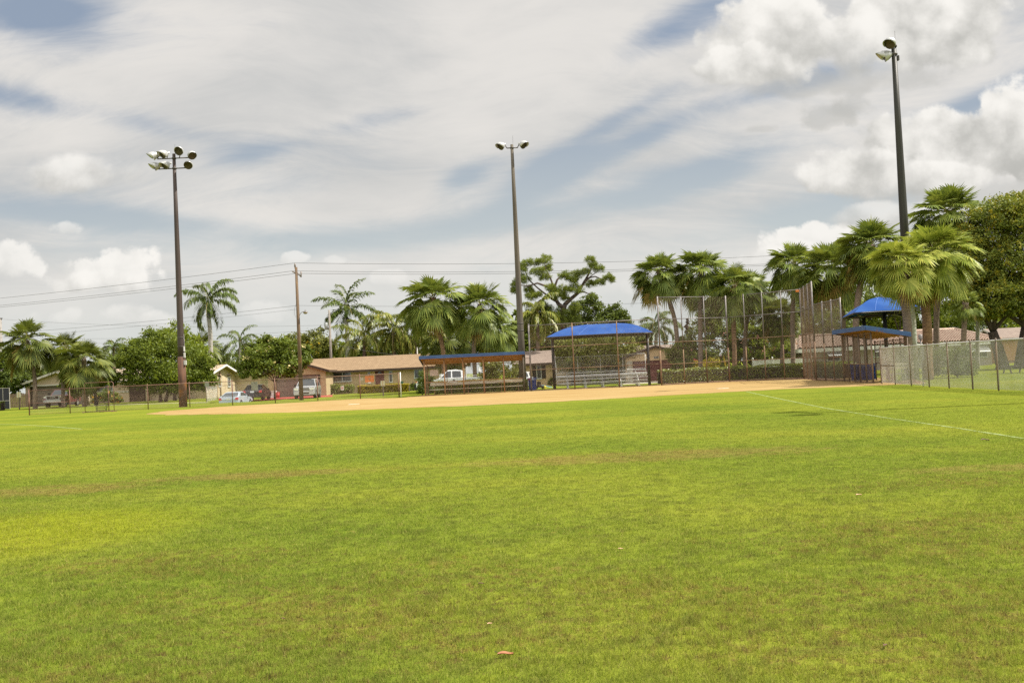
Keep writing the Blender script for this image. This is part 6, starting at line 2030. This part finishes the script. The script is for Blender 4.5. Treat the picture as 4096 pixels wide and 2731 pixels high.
def sabal(label, Y, crown, rpx, trunk, tr=.17, n=38, mat='sabal', dead=.35, seed=1, bark='bark', lo=-.75, boots=True, group=PG):
    c = W(crown[0], crown[1], Y)
    b = at(trunk[0][0], Y)
    r = thing('fan_palm', label, 'palm tree', (b.x, Y, 0), 0, group)
    off = np.array(r.location)
    Rr = rpx * 1.16 * Y / FPX
    n = int(n * 1.45)
    G, D, ST = fan_crown(np.array(c), Rr, n, seed, lo, dead)
    quads_obj('crown', G, off, MT[mat], r)
    quads_obj('frond_stems', ST, off, MT['petiole'], r)
    if D is not None: quads_obj('dry_fronds', D, off, MT['sabal_dead'], r)
    pts = [Vector((b.x, Y, -.05))]
    for (px, py) in trunk[1:]:
        q = W(px, py, Y); pts.append(Vector((q.x, Y, q.z)))
    pts.append(Vector((c[0], Y, c[2] + .1)))
    # smooth path
    P = []
    for i in range(len(pts) - 1):
        p0, p1, p2, p3 = pts[max(i - 1, 0)], pts[i], pts[i + 1], pts[min(i + 2, len(pts) - 1)]
        for t in (0, .25, .5, .75):
            P.append(.5 * ((2 * p1) + (-p0 + p2) * t + (2 * p0 - 5 * p1 + 4 * p2 - p3) * t * t + (-p0 + 3 * p1 - 3 * p2 + p3) * t ** 3))
    P.append(pts[-1])
    rr = random.Random(seed)
    rad = [tr * (1.22 - .25 * min(1, i / 3)) * rr.uniform(.95, 1.05) for i in range(len(P))]
    for i in range(max(0, len(P) - 3), len(P)): rad[i] *= 1.18
    MB().tube(P, rad, 12).build('trunk', MT[bark], r, True)
    return r


# ---- feather palms
def feather(C, n, L, seed, el0=80, el1=-35, ll=.55, per=30, droop=1.0, hang=.6, dense=1.6, fat=.075):
    rg = np.random.default_rng(seed)
    quads, stems = [], []
    for i in range(n):
        t = (i + .5) / n
        el = R(el0 + (el1 - el0) * t) + rg.normal(0, .10)
        az = i * 2.39996 + rg.normal(0, .2)
        h = np.array([math.cos(az), math.sin(az), 0]); sd_ = np.array([-math.sin(az), math.cos(az), 0])
        Lr = L * rg.uniform(.85, 1.1)
        pts = []
        p = np.array(C, float); e = el
        N = 10
        for j in range(N + 1):
            pts.append(p.copy())
            d = h * math.cos(e) + np.array([0, 0, math.sin(e)])
            p = p + d * Lr / N
            e -= droop * (.10 + .16 * j / N)
        for j in range(N):
            w = .035 * (1 - j / N) + .008
            stems.append([pts[j] - sd_ * w, pts[j] + sd_ * w, pts[j + 1] + sd_ * w * .8, pts[j + 1] - sd_ * w * .8])
        per2 = int(per * dense)
        for k in range(per2):
            u = .14 + .86 * k / per2
            x = u * N; j = min(N - 1, int(x)); f = x - j
            q = pts[j] * (1 - f) + pts[j + 1] * f
            dr = pts[j + 1] - pts[j]; dr /= np.linalg.norm(dr)
            l = ll * (math.sin(math.pi * min(1, u * .88 + .10)) ** .6) * rg.uniform(.85, 1.15)
            for s in (-1, 1):
                dl = sd_ * s * .85 + dr * .60 + np.array([0, 0, rg.uniform(-.45, .55)])
                dl /= np.linalg.norm(dl)
                wv = np.cross(dl, np.array([0, 0, 1.0])); wv /= np.linalg.norm(wv) + 1e-9
                wd = l * fat + .008
                m_ = q + dl * l * .55 - np.array([0, 0, l * hang * .15]); tip = q + dl * l * .9 - np.array([0, 0, l * hang * rg.uniform(.5, 1.1)])
                quads.append([q, m_ - wv * wd, tip, m_ + wv * wd])
    return np.array(quads), np.array(stems)


def feather_palm(name, label, Y, crown, L, trunk, tr, n=14, mat='royal', seed=1, bark='bark_pale', shaft=0.0, group='feather palms behind the houses', fruit=False, swell=0, **kw):
    c = W(crown[0], crown[1], Y)
    b = at(trunk[0][0], Y)
    r = thing(name, label, 'palm tree', (b.x, Y, 0), 0, group)
    off = np.array(r.location)
    Q, ST = feather(np.array(c), n, L, seed, **kw)
    quads_obj('crown', Q, off, MT[mat], r)
    quads_obj('frond_stems', ST, off, MT['petiole'], r)
    pts = [Vector((b.x, Y, -.05))] + [Vector((W(px, py, Y).x, Y, W(px, py, Y).z)) for px, py in trunk[1:]]
    top = Vector((c[0], Y, c[2]))
    if shaft:
        s0_ = top - Vector((0, 0, shaft))
        MB().tube([s0_, s0_.lerp(top, .5), top, top + Vector((0, 0, .5))], [tr * .8, tr * .72, tr * .5, .03], 10).build('crownshaft', MT['crownshaft'], r, True)
        pts.append(s0_)
    else: pts.append(top)
    P = []
    for a, b_ in zip(pts[:-1], pts[1:]): P += [a.lerp(b_, t) for t in (0, .33, .66)]
    P.append(pts[-1])
    n_ = len(P)
    MB().tube(P, [tr * (1.05 - .25 * i / n_ + swell * math.sin(math.pi * i / n_)) for i in range(n_)], 12).build('trunk', MT[bark], r, True)
    if fruit:
        fp = top - Vector((-.25, .2, shaft + .25))
        link_mesh('seed_cluster', leaves_mesh('seed_cluster', np.array(fp) - off + RNG.normal(0, .16, (140, 3)), .09, 0, .8), MT['bark_dark'], r)
    return r


# ------------------------------------------------------------------ palms, left to right
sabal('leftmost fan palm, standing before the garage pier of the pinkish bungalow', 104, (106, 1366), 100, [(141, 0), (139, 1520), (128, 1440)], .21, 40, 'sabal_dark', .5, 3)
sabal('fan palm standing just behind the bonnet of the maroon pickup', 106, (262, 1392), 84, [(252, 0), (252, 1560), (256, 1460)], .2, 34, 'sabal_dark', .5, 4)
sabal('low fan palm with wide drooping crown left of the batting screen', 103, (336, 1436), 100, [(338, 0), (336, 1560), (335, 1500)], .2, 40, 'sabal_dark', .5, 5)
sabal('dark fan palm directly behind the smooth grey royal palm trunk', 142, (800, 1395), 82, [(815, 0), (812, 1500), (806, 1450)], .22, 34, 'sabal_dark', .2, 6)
sabal('tall leaning fan palm rising behind the middle of the left dugout', 90, (1733, 1195), 124, [(1783, 0), (1776, 1480), (1772, 1400), (1757, 1325), (1744, 1262)], .215, 50, 'sabal', .25, 7, 'bark_warm')
sabal('fan palm with straight trunk behind the right half of the left dugout', 90, (1921, 1222), 112, [(1902, 0), (1900, 1500), (1896, 1420), (1897, 1345), (1906, 1290)], .20, 48, 'sabal', .25, 8)
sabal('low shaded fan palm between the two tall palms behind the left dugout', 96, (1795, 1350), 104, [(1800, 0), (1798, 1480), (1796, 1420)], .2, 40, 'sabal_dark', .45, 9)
sabal('fan palm just left of the concrete floodlight mast', 96, (1985, 1316), 88, [(1968, 0), (1966, 1450), (1968, 1385)], .18, 40, 'sabal', .3, 10)
sabal('fan palm with strongly bent trunk, leftmost behind the backstop', 92, (2634, 1090), 106, [(2716, 0), (2712, 1450), (2706, 1330), (2693, 1255), (2664, 1170)], .21, 48, 'sabal', .2, 11)
sabal('straight fan palm second from left behind the backstop', 91, (2806, 1082), 112, [(2803, 0), (2802, 1480), (2802, 1380), (2801, 1250), (2803, 1160)], .22, 50, 'sabal', .2, 12)
sabal('shorter fan palm with pale drooping fronds behind the backstop middle', 89, (2938, 1148), 104, [(2938, 0), (2938, 1420), (2935, 1300), (2937, 1225)], .22, 48, 'sabal', .2, 13, 'bark_warm')
sabal('fan palm crowding the right side of the shorter backstop palm', 92, (3008, 1165), 96, [(2980, 0), (2980, 1450), (2982, 1330), (2994, 1240)], .2, 44, 'sabal', .3, 14)
sabal('tall fan palm above the right corner of the backstop', 86, (3182, 1062), 112, [(3172, 0), (3172, 1420), (3171, 1290), (3174, 1180)], .21, 48, 'sabal', .2, 15)
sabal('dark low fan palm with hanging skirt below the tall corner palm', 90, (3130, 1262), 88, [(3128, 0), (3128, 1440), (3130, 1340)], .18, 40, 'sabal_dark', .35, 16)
sabal('dense fan palm left of the blue canopy behind the wing fence', 82, (3322, 1075), 134, [(3376, 0), (3376, 1400), (3372, 1260), (3352, 1150)], .2, 52, 'sabal', .25, 17)
sabal('high fan palm with orange dry skirt above the right blue canopy', 76, (3488, 985), 140, [(3424, 0), (3424, 1380), (3426, 1250), (3450, 1100)], .25, 54, 'sabal', .55, 18)
sabal('tallest fan palm, right of the dark floodlight mast', 78, (3790, 862), 138, [(3746, 0), (3746, 1400), (3747, 1240), (3768, 1050)], .23, 56, 'sabal', .3, 19)
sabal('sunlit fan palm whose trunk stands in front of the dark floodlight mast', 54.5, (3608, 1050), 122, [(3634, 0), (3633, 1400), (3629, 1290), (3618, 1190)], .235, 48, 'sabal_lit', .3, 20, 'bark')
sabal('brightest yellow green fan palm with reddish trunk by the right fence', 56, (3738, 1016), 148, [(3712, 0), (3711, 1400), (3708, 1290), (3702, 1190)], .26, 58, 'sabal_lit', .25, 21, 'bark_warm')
sabal('thin fan palm trunk with small crown under the big right oak', 72, (3862, 1215), 62, [(3853, 0), (3854, 1380), (3858, 1280)], .19, 26, 'sabal', .3, 22)
feather_palm('royal_palm', 'royal palm with smooth swollen grey trunk right of the rusty mast', 130, (832, 1206), 4.9, [(846, 0), (845, 1455), (841, 1330)], .31, 13, 'royal', 31, 'bark_pale', 1.6, fruit=True, el0=86, el1=-30, droop=1.15, ll=1.0, per=40, hang=.9)
feather_palm('queen_palm', 'small feather palm behind the porch of the cream house', 138, (960, 1370), 4.2, [(964, 0), (963, 1514), (961, 1440)], .22, 14, 'royal', 32, 'bark_pale', 0, el0=85, el1=-25, droop=1.2, ll=.7, per=30, hang=.8)
feather_palm('royal_palm', 'dark royal palm standing between utility pole and coconut palms', 128, (1383, 1232), 4.7, [(1392, 0), (1391, 1430), (1388, 1330)], .3, 15, 'royal', 33, 'bark_pale', 1.3, fruit=True, el0=86, el1=-32, droop=.85, ll=1.0, per=40, hang=.5)
feather_palm('coconut_palm', 'coconut palm with yellowing low fronds behind the beige roof', 118, (1458, 1350), 4.6, [(1459, 0), (1458, 1440), (1458, 1400)], .24, 20, 'coco', 34, 'bark', 0, el0=84, el1=-42, droop=1.0, ll=.85, per=34, hang=.9, group='coconut palms behind the beige house')
feather_palm('coconut_palm', 'coconut palm with brown hanging fronds, middle of three behind the beige roof', 117, (1573, 1320), 4.6, [(1580, 0), (1578, 1440), (1574, 1380)], .24, 22, 'coco', 35, 'bark', 0, el0=86, el1=-55, droop=1.1, ll=.85, per=34, hang=.9, group='coconut palms behind the beige house')
feather_palm('coconut_palm', 'coconut palm beside the leaning fan palm, rightmost of three behind the roof', 118, (1655, 1315), 4.4, [(1668, 0), (1666, 1440), (1660, 1390)], .24, 19, 'coco', 36, 'bark', 0, el0=82, el1=-50, droop=1.1, ll=.8, per=32, hang=.9, group='coconut palms behind the beige house')
feather_palm('queen_palm', 'feather palm seen above the maroon garage roof', 112, (2627, 1305), 3.4, [(2620, 0), (2622, 1400)], .22, 15, 'royal', 37, 'bark_pale', 0, el0=84, el1=-40, droop=1.3, ll=.7, per=32, hang=.9)
feather_palm('coconut_palm', 'pale feather palm with drooping brown fronds left of the pine trunk', 104, (2150, 1255), 3.3, [(2154, 0), (2152, 1400)], .2, 14, 'coco', 38, 'bark', 0, el0=80, el1=-60, droop=1.1, ll=.8, per=30, hang=1.0)
feather_palm('queen_palm', 'slim grey feather palm beyond the right fence', 80, (3912, 1245), 1.7, [(3909, 0), (3910, 1380)], .17, 12, 'leaf_bright' if False else 'coco', 39, 'bark_pale', 0, el0=80, el1=-30, droop=1.2, ll=.5, per=26, hang=.8)
feather_palm('queen_palm', 'wispy feather palm behind the low left fan palm', 128, (455, 1390), 2.2, [(458, 0), (457, 1480)], .18, 11, 'royal', 40, 'bark', 0, el0=85, el1=-20, droop=1.2, ll=.6, per=26, hang=.8)


# ------------------------------------------------------------------ the pine
def pine():
    Y = 106
    Z = lambda p: W(2000 + p[0] / 2.1775, 1000 + p[1] / 2.1775, Y)
    b = at(2262, Y)
    r = thing('pine_tree', 'gnarled open pine with flat needle clusters behind the centre bleachers', 'pine tree', (b.x, Y, 0))
    off = np.array(r.location)
    mb = MB()

    def limb(pts, r0, r1, dy=0.0):
        P = [Z(p) for p in pts]
        n = len(P)
        P = [Vector((p.x, Y + dy * i / max(1, n - 1), p.z)) for i, p in enumerate(P)]
        mb.tube(P, [r0 + (r1 - r0) * i / (n - 1) for i in range(n)], 8)
    P0 = [Vector((b.x, Y, -.05))] + [Z(p) for p in ((562, 1000), (552, 820), (548, 640), (542, 560), (560, 480))]
    mb.tube([Vector((p.x, Y, p.z)) for p in P0], [.34, .30, .27, .25, .25, .30], 10)
    limb([(548, 500), (510, 470), (488, 430), (470, 340), (498, 260), (520, 228)], .26, .07, .5)
    limb([(474, 350), (405, 318), (325, 292), (245, 318), (165, 312)], .15, .04, -1.0)
    limb([(505, 455), (425, 412), (350, 440), (300, 480), (225, 508)], .14, .04, -.8)
    limb([(560, 480), (612, 430), (682, 370), (722, 300), (762, 230), (802, 150), (790, 108)], .24, .05, .8)
    limb([(690, 362), (735, 366), (762, 380), (796, 380)], .10, .03, -.4)
    limb([(730, 285), (780, 240), (830, 228), (900, 255), (965, 262)], .11, .03, .6)
    limb([(472, 340), (445, 255), (402, 165), (388, 100)], .12, .03, .5)
    limb([(445, 180), (470, 165)], .05, .02, 0)
    limb([(700, 330), (650, 290), (600, 260), (555, 235)], .09, .03, -.9)
    limb([(430, 410), (330, 330), (255, 260), (215, 160), (255, 115)], .10, .03, .9)
    limb([(550, 620), (480, 580), (400, 540), (320, 560)], .14, .04, -1.0)
    limb([(548, 640), (600, 590), (660, 560)], .13, .04, .7)
    limb([(760, 250), (830, 200), (870, 170)], .06, .02, .3)
    mb.build('trunk', MT['bark_pine'], r, True)
    cl = [(390, 85, 70, 40), (330, 110, 40, 28), (250, 110, 60, 32), (200, 150, 48, 45), (330, 190, 85, 42), (420, 150, 48, 36), (200, 250, 75, 46), (130, 300, 46, 38), (130, 350, 50, 24), (260, 340, 58, 36), (390, 230, 58, 32), (560, 230, 66, 42), (640, 260, 58, 38), (680, 210, 66, 38), (780, 90, 42, 28), (810, 130, 46, 36), (860, 170, 46, 32), (740, 190, 56, 28), (800, 290, 66, 32), (880, 280, 46, 28), (940, 240, 44, 28), (970, 265, 32, 22), (440, 340, 56, 36), (540, 350, 76, 46), (660, 340, 76, 44), (480, 390, 56, 46), (560, 410, 56, 36), (270, 410, 56, 36), (320, 390, 46, 28),
          (460, 560, 115, 62), (600, 560, 105, 62), (650, 500, 56, 46), (300, 560, 86, 60), (380, 500, 76, 44), (640, 600, 80, 36), (250, 610, 56, 44), (540, 620, 120, 40), (420, 625, 90, 40)]
    Q = []
    rg = np.random.default_rng(5)
    k = Y / FPX / 2.1775
    for (x, y, rx, ry) in cl:
        c0 = np.array(Z((x, y))); c0[1] = Y + rg.uniform(-.8, .8)
        nt_ = int(13 + rx * ry / 85)
        for t in range(nt_):
            d = rg.normal(size=3); d /= np.linalg.norm(d)
            tc = c0 + d * np.array([rx, rx * .9, ry]) * k * rg.random() ** .4
            for q in range(34):                      # a tuft: needles spray from one twig end
                nd = rg.normal(size=3) + np.array([0, 0, .55]); nd /= np.linalg.norm(nd)
                l = rg.uniform(.20, .40)
                wv = np.cross(nd, rg.normal(size=3)); wv /= np.linalg.norm(wv) + 1e-9
                w = .016
                a = tc + rg.normal(0, .05, 3)
                Q.append([a - wv * w * .4, a + nd * l * .5 - wv * w, a + nd * l, a + nd * l * .5 + wv * w])
    quads_obj('crown', np.array(Q), off, MT['needles'], r)


pine()

# ------------------------------------------------------------------ broadleaf trees
BG = 'background trees'
leafy_tree('broadleaf_tree', 'round dark green tree left of the rusty mast, with bright green top', 'tree', 110, 645,
           [(560, 1480, 90, 62), (640, 1420, 105, 80), (720, 1460, 100, 80), (650, 1500, 120, 50), (520, 1440, 55, 50), (600, 1380, 70, 55), (780, 1500, 60, 50), (815, 1470, 40, 55), (700, 1545, 90, 25), (830, 1520, 30, 40)], 'leaf_mid', .125, 3000, None, .2, trunks=[(643, -.1), (664, .5)], sub=34, tips=('leaf_bright', 700, .16))
leafy_tree('broadleaf_tree', 'bright yellow green tree top rising behind the round dark tree', 'tree', 118, 700,
           [(690, 1345, 62, 50), (610, 1372, 60, 38), (545, 1388, 38, 34), (760, 1400, 55, 60), (800, 1425, 45, 45), (660, 1390, 90, 40)], 'leaf_bright', .13, 2400, trunk_r=.2, sub=26)
leafy_tree('crape_myrtle', 'tree with cream blossoms and slender trunk beside the utility pole', 'tree', 95, 1100,
           [(1060, 1420, 62, 55), (1140, 1400, 62, 48), (1010, 1450, 50, 45), (1100, 1460, 95, 45), (1180, 1450, 55, 45), (1000, 1490, 45, 25), (1215, 1420, 30, 35), (1070, 1375, 45, 30)], 'leaf_mid', .12, 2400, trunk_r=.1, flowers=('cream', 60, .16, 'front'), sub=30)
leafy_tree('flowering_tree', 'tree with yellow blossoms behind the garage roof', 'tree', 126, 1265,
           [(1180, 1385, 60, 50), (1270, 1375, 60, 55), (1310, 1400, 40, 45), (1230, 1410, 80, 40), (1140, 1400, 40, 40)], 'leaf_olive', .15, 2200, trunk_r=.2, flowers=('yellowflower', 60, .16, 'front'))
leafy_tree('broadleaf_tree', 'dark tree mass behind the pine, with round knots of leaves', 'tree', 112, 2410,
           [(2367, 1215, 42, 36), (2455, 1250, 52, 36), (2330, 1260, 60, 46), (2410, 1285, 90, 36), (2480, 1280, 36, 30), (2290, 1300, 70, 40)], 'leaf_dark', .125, 2000, trunk_r=.25)
leafy_tree('broadleaf_tree', 'wide olive green tree behind the centre bleachers', 'tree', 96, 2410,
           [(2400, 1345, 110, 40), (2320, 1380, 80, 50), (2480, 1385, 75, 50), (2400, 1410, 120, 55), (2300, 1440, 60, 45), (2440, 1455, 95, 35), (2250, 1400, 40, 50), (2520, 1420, 35, 40), (2380, 1480, 80, 30)], 'leaf_olive', .115, 2600, trunk_r=.16, trunks=[(2290, 0), (2416, .1), (2440, .4)], sub=32, tips=('leaf_bright', 350, .15))
leafy_tree('crape_myrtle', 'pink flowering tree behind the middle of the backstop', 'tree', 100, 2880,
           [(2830, 1300, 60, 60), (2890, 1360, 75, 65), (2800, 1390, 70, 55), (2950, 1330, 60, 70), (2860, 1440, 90, 35), (2770, 1430, 40, 45), (2840, 1260, 40, 35), (2960, 1420, 60, 45)], 'leaf_mid', .115, 2600, trunk_r=.1, trunks=[(2870, 0), (2960, .1)], flowers=('pink', 46, .17, 'front'), sub=30)
leafy_tree('crape_myrtle', 'pink flowering tree between backstop corner and white vinyl fence', 'tree', 99, 3040,
           [(3060, 1350, 60, 55), (3010, 1390, 60, 50), (3100, 1390, 60, 50), (3060, 1430, 70, 30), (3010, 1320, 50, 50), (3140, 1410, 40, 36)], 'leaf_bright', .11, 2200, trunk_r=.08, trunks=[(3005, .05), (3022, -.1), (3035, .1)], flowers=('pink', 40, .18, 'front'))
leafy_tree('broadleaf_tree', 'small feathery green tree beside the maroon garage door', 'tree', 92, 2716,
           [(2712, 1410, 40, 40), (2735, 1450, 45, 40), (2700, 1445, 30, 35), (2730, 1375, 28, 28)], 'leaf_mid', .10, 1700, trunk_r=.07)
leafy_tree('broadleaf_tree', 'bright green tree left of the tile roof, behind the white fence', 'tree', 108, 3130,
           [(3160, 1360, 60, 50), (3120, 1400, 50, 40), (3200, 1390, 40, 36)], 'leaf_bright', .13, 1700, trunk_r=.15)
cyp = leafy_tree('cypress_tree', 'thin bare grey spire of a cypress beyond the backstop', 'tree', 135, 2750, [(2749, 1300, 7, 22), (2750, 1325, 9, 25)], 'bark_dark', .12, 500, trunk_r=.12, sub=14)
# live oak on the right
leafy_tree('live_oak', 'large live oak with spreading crown filling the right edge', 'oak tree', 75, 4015,
           [(4010, 850, 130, 70), (3960, 930, 110, 80), (4080, 930, 120, 110), (4150, 830, 110, 80), (3930, 1030, 110, 80), (4040, 1060, 140, 100), (4150, 1080, 130, 120), (3900, 1130, 90, 60), (3990, 1170, 120, 70), (4100, 1210, 130, 60), (3870, 1195, 75, 45), (3930, 1235, 80, 35), (4060, 850, 80, 60), (4190, 980, 100, 120), (3880, 960, 50, 60), (3870, 1060, 60, 60)], 'leaf_oak', .098, 5200, trunk_r=.48, trunks=[(4012, -.3), (4085, .4)], sub=66, spread=.25, tips=('leaf_oak_tip', 2600, .15))
# masses beyond the right houses, each its own tree
for i, (lab, Y, bp, bl, lf) in enumerate((
        ('bright green tree behind the left end of the tile roof', 118, 3560, [(3520, 1290, 70, 45), (3590, 1300, 60, 40), (3460, 1300, 50, 40)], 'leaf_bright'),
        ('dark green tree behind the tile roof, right of the floodlight mast', 122, 3690, [(3690, 1260, 75, 60), (3760, 1285, 70, 45), (3640, 1290, 50, 40)], 'leaf_mid'),
        ('shadowed tree behind the peak of the tile roof', 124, 3830, [(3820, 1265, 80, 55), (3890, 1290, 60, 45)], 'leaf_dark'),
        ('light green tree between the oak trunks in the background', 126, 3985, [(3960, 1280, 70, 60), (4030, 1300, 70, 60), (4090, 1290, 60, 60), (3990, 1350, 60, 40)], 'leaf_bright'),
        ('tall green tree filling the gap behind the palms left of the blue canopy', 118, 3260, [(3250, 1230, 70, 60), (3190, 1270, 60, 50), (3330, 1215, 70, 60), (3420, 1190, 70, 60), (3300, 1160, 50, 45)], 'leaf_mid'),
        ('green tree behind the trunks of the sunlit palms and the dark mast', 116, 3600, [(3540, 1180, 60, 60), (3610, 1210, 60, 55), (3700, 1190, 60, 60), (3790, 1170, 60, 60)], 'leaf_mid'),
        ('dense dark tree behind the blue canopy and backstop wing', 110, 3330, [(3300, 1290, 90, 60), (3380, 1310, 60, 50), (3250, 1330, 60, 50)], 'leaf_dark'))):
    leafy_tree('broadleaf_tree', lab, 'tree', Y, bp, bl, lf, .16, 2000, trunk_r=.2, group=BG)
for i, (lab, Y, bp, bl, lf) in enumerate((
        ('dark dense tree at the far left edge behind the screen enclosure', 122, 20, [(0, 1470, 60, 70), (50, 1520, 55, 50), (-20, 1540, 60, 50), (90, 1500, 40, 50), (30, 1440, 40, 40)], 'leaf_dark'),
        ('dark bushy tree filling the gap between the two left fan palms', 126, 190, [(170, 1480, 50, 50), (215, 1500, 45, 45), (130, 1490, 40, 45)], 'leaf_dark'),
        ('low green tree under the wide left fan palm', 110, 385, [(300, 1530, 55, 36), (370, 1520, 55, 30), (420, 1500, 40, 40), (320, 1560, 40, 25)], 'leaf_mid'),
        ('distant tree mass right of the low left fan palm', 140, 470, [(440, 1450, 60, 50), (490, 1430, 50, 50), (530, 1460, 40, 50)], 'leaf_dark'),
        ('distant tree behind the cream gable roof', 146, 880, [(860, 1440, 60, 50), (930, 1455, 60, 50), (790, 1440, 50, 50)], 'leaf_dark'),
        ('green shrubby tree behind the flat white porch roof', 143, 990, [(980, 1465, 60, 40), (1030, 1440, 50, 50), (930, 1480, 40, 28)], 'leaf_mid'),
        ('distant dark tree behind the flowering trees and utility pole', 140, 1090, [(1060, 1400, 60, 45), (1120, 1390, 60, 45), (1010, 1420, 50, 45)], 'leaf_mid'),
        ('bright green tree behind the transformer pole', 132, 1345, [(1345, 1405, 50, 36), (1400, 1410, 45, 30), (1300, 1415, 40, 30)], 'leaf_bright'),
        ('shaded tree behind the coconut palm trunks', 128, 1520, [(1500, 1400, 60, 36), (1560, 1385, 60, 45), (1620, 1385, 60, 50), (1450, 1410, 50, 28)], 'leaf_dark'),
        ('dark tree mass behind the palms of the left dugout', 122, 1850, [(1720, 1380, 60, 50), (1800, 1370, 70, 60), (1880, 1380, 60, 50), (1950, 1385, 60, 45)], 'leaf_dark'),
        ('green tree behind the concrete floodlight mast', 112, 2070, [(2040, 1370, 50, 40), (2090, 1350, 50, 60), (2130, 1320, 50, 70), (2080, 1290, 40, 40)], 'leaf_mid'),
        ('green tree under the gnarled pine', 114, 2230, [(2180, 1330, 60, 50), (2250, 1350, 60, 46), (2210, 1390, 60, 36)], 'leaf_mid'),
        ('distant tree behind the maroon garage house roof', 130, 2540, [(2520, 1350, 40, 30), (2560, 1365, 40, 25)], 'leaf_dark'))):
    leafy_tree('broadleaf_tree', lab, 'tree', Y, bp, bl, lf, .17, 1900, trunk_r=.2, group=BG)


# ------------------------------------------------------------------ hedges and shrubs
def hedge(name, label, pts, w, h, leaf, n, size, cat='hedge', lump=.06):
    """clipped hedge along a path: leaves crowd the faces of a real volume"""
    pts = [Vector((p[0], p[1], 0)) for p in pts]
    r = thing(name, label, cat, pts[0])
    segs = list(zip(pts[:-1], pts[1:]))
    Ls = np.array([(b - a).length for a, b in segs])
    C, O = [], []
    for (a, b), L in zip(segs, Ls):
        m_ = int(n * L / Ls.sum())
        s = RNG.random(m_) * L
        f = RNG.random(m_)
        side = RNG.choice([-1, 1], m_)
        d = (b - a) / L; nn = Vector((-d.y, d.x, 0))
        topf = f < .38
        u = np.where(topf, RNG.uniform(-1, 1, m_), side * (1 - np.abs(RNG.normal(0, .12, m_))))
        v = np.where(topf, 1 - np.abs(RNG.normal(0, .06, m_)), RNG.uniform(.02, 1, m_))
        bump = 1 + lump * np.sin(s * 2.3 + 1.7 * np.sin(s * .9)) + RNG.normal(0, .03, m_)
        X = a.x + d.x * s + nn.x * u * w / 2 * bump; Yy = a.y + d.y * s + nn.y * u * w / 2 * bump
        C.append(np.stack([X, Yy, v * h * bump], 1))
        O.append(np.stack([nn.x * u, nn.y * u, np.where(topf, 1.0, 0.15)], 1))
    C = np.concatenate(C); O = np.concatenate(O)
    link_mesh('leaves', leaves_mesh('leaves', C - np.array(r.location), size, .2, .55, O), MT[leaf], r)
    mb = MB()
    for (a, b) in segs:
        mb.bar(a + Vector((0, 0, h * .44)), b + Vector((0, 0, h * .44)), w * .72, h * .84)
    mb.build('twigs', MT['bark_dark'], r)
    return r


hedge('hedge', 'long clipped dark hedge behind the backstop and wing fence', [at(2640, 80.2), at(2940, 82.5), at(3150, 82.0), at(3262, 78.0), at(3400, 69.0)], 1.0, 1.08, 'leaf_hedge', 22000, .052)
hedge('hedge', 'low leafy hedge behind the bench of the left dugout', [at(1742, 81.5), at(2112, 81.0)], .9, .92, 'leaf_hedge', 9000, .06, lump=.12)
hedge('hedge', 'golden yellow clipped hedge in front of the beige house', [at(1434, 102.5), at(1638, 102.5)], 1.1, .80, 'leaf_yellow', 7000, .055)
hedge('hedge', 'small dark hedge end at the left edge by the screen enclosure', [at(-60, 104), at(12, 104)], 1.0, .95, 'leaf_mid', 3000, .06)


def shrub(name, label, Y, base_px, blobs, leaf, size, per, flowers=None, group=None, sub=16):
    return leafy_tree(name, label, 'shrub', Y, base_px, blobs, leaf, size, per, trunk_r=.04, group=group, sub=sub, flowers=flowers, spread=.42)


shrub('conifer_shrub', 'dark rounded conifer shrub at the left end of the dugout', 80.5, 1690, [(1692, 1515, 24, 26), (1695, 1545, 28, 28), (1700, 1560, 30, 18), (1720, 1530, 22, 30), (1728, 1555, 24, 20)], 'leaf_dark', .055, 1500)
shrub('shrub', 'green shrub under the double window of the beige house', 106.3, 1350, [(1330, 1555, 22, 18), (1352, 1556, 24, 18), (1318, 1566, 16, 10)], 'leaf_mid', .085, 700)
shrub('shrub', 'second green shrub behind the red and white notice', 106.3, 1395, [(1388, 1556, 24, 16), (1406, 1558, 18, 16)], 'leaf_mid', .085, 600)
shrub('shrub', 'upright spiky shrub below the right window of the beige house', 106.5, 1654, [(1648, 1545, 10, 18), (1662, 1546, 10, 18)], 'leaf_mid', .09, 500)
shrub('flowering_shrub', 'orange flowering shrub behind the batting screen', 116, 420, [(385, 1590, 22, 20), (420, 1585, 28, 22), (455, 1590, 22, 18), (478, 1600, 14, 14)], 'leaf_mid', .10, 900, ('orangeflower', 36, .12, 'front'))
shrub('shrub', 'tall brownish shrub behind the right end of the left dugout', 84.5, 2030, [(1990, 1480, 36, 45), (2040, 1470, 42, 50), (2060, 1505, 36, 36), (1965, 1505, 30, 36), (1940, 1480, 26, 36)], 'leaf_olive', .075, 1500)
shrub('shrub', 'small round green shrub left of the black canopy column', 97, 2205, [(2205, 1528, 13, 14)], 'leaf_mid', .07, 700)
shrub('shrub', 'low green shrub below the bleacher planks', 90, 2430, [(2420, 1535, 28, 18), (2460, 1530, 28, 18), (2380, 1535, 26, 16)], 'leaf_mid', .075, 700)
shrub('shrub', 'bright lime shrub beyond the hedge between the palms', 96, 2830, [(2800, 1462, 30, 18), (2850, 1455, 36, 22), (2760, 1465, 24, 14)], 'leaf_yellow', .085, 900)
shrub('shrub', 'dark shaded shrub at the foot of the palms beyond the right fence', 58, 3830, [(3770, 1450, 50, 60), (3830, 1440, 50, 60), (3850, 1480, 40, 36)], 'leaf_dark', .06, 1800, sub=24)
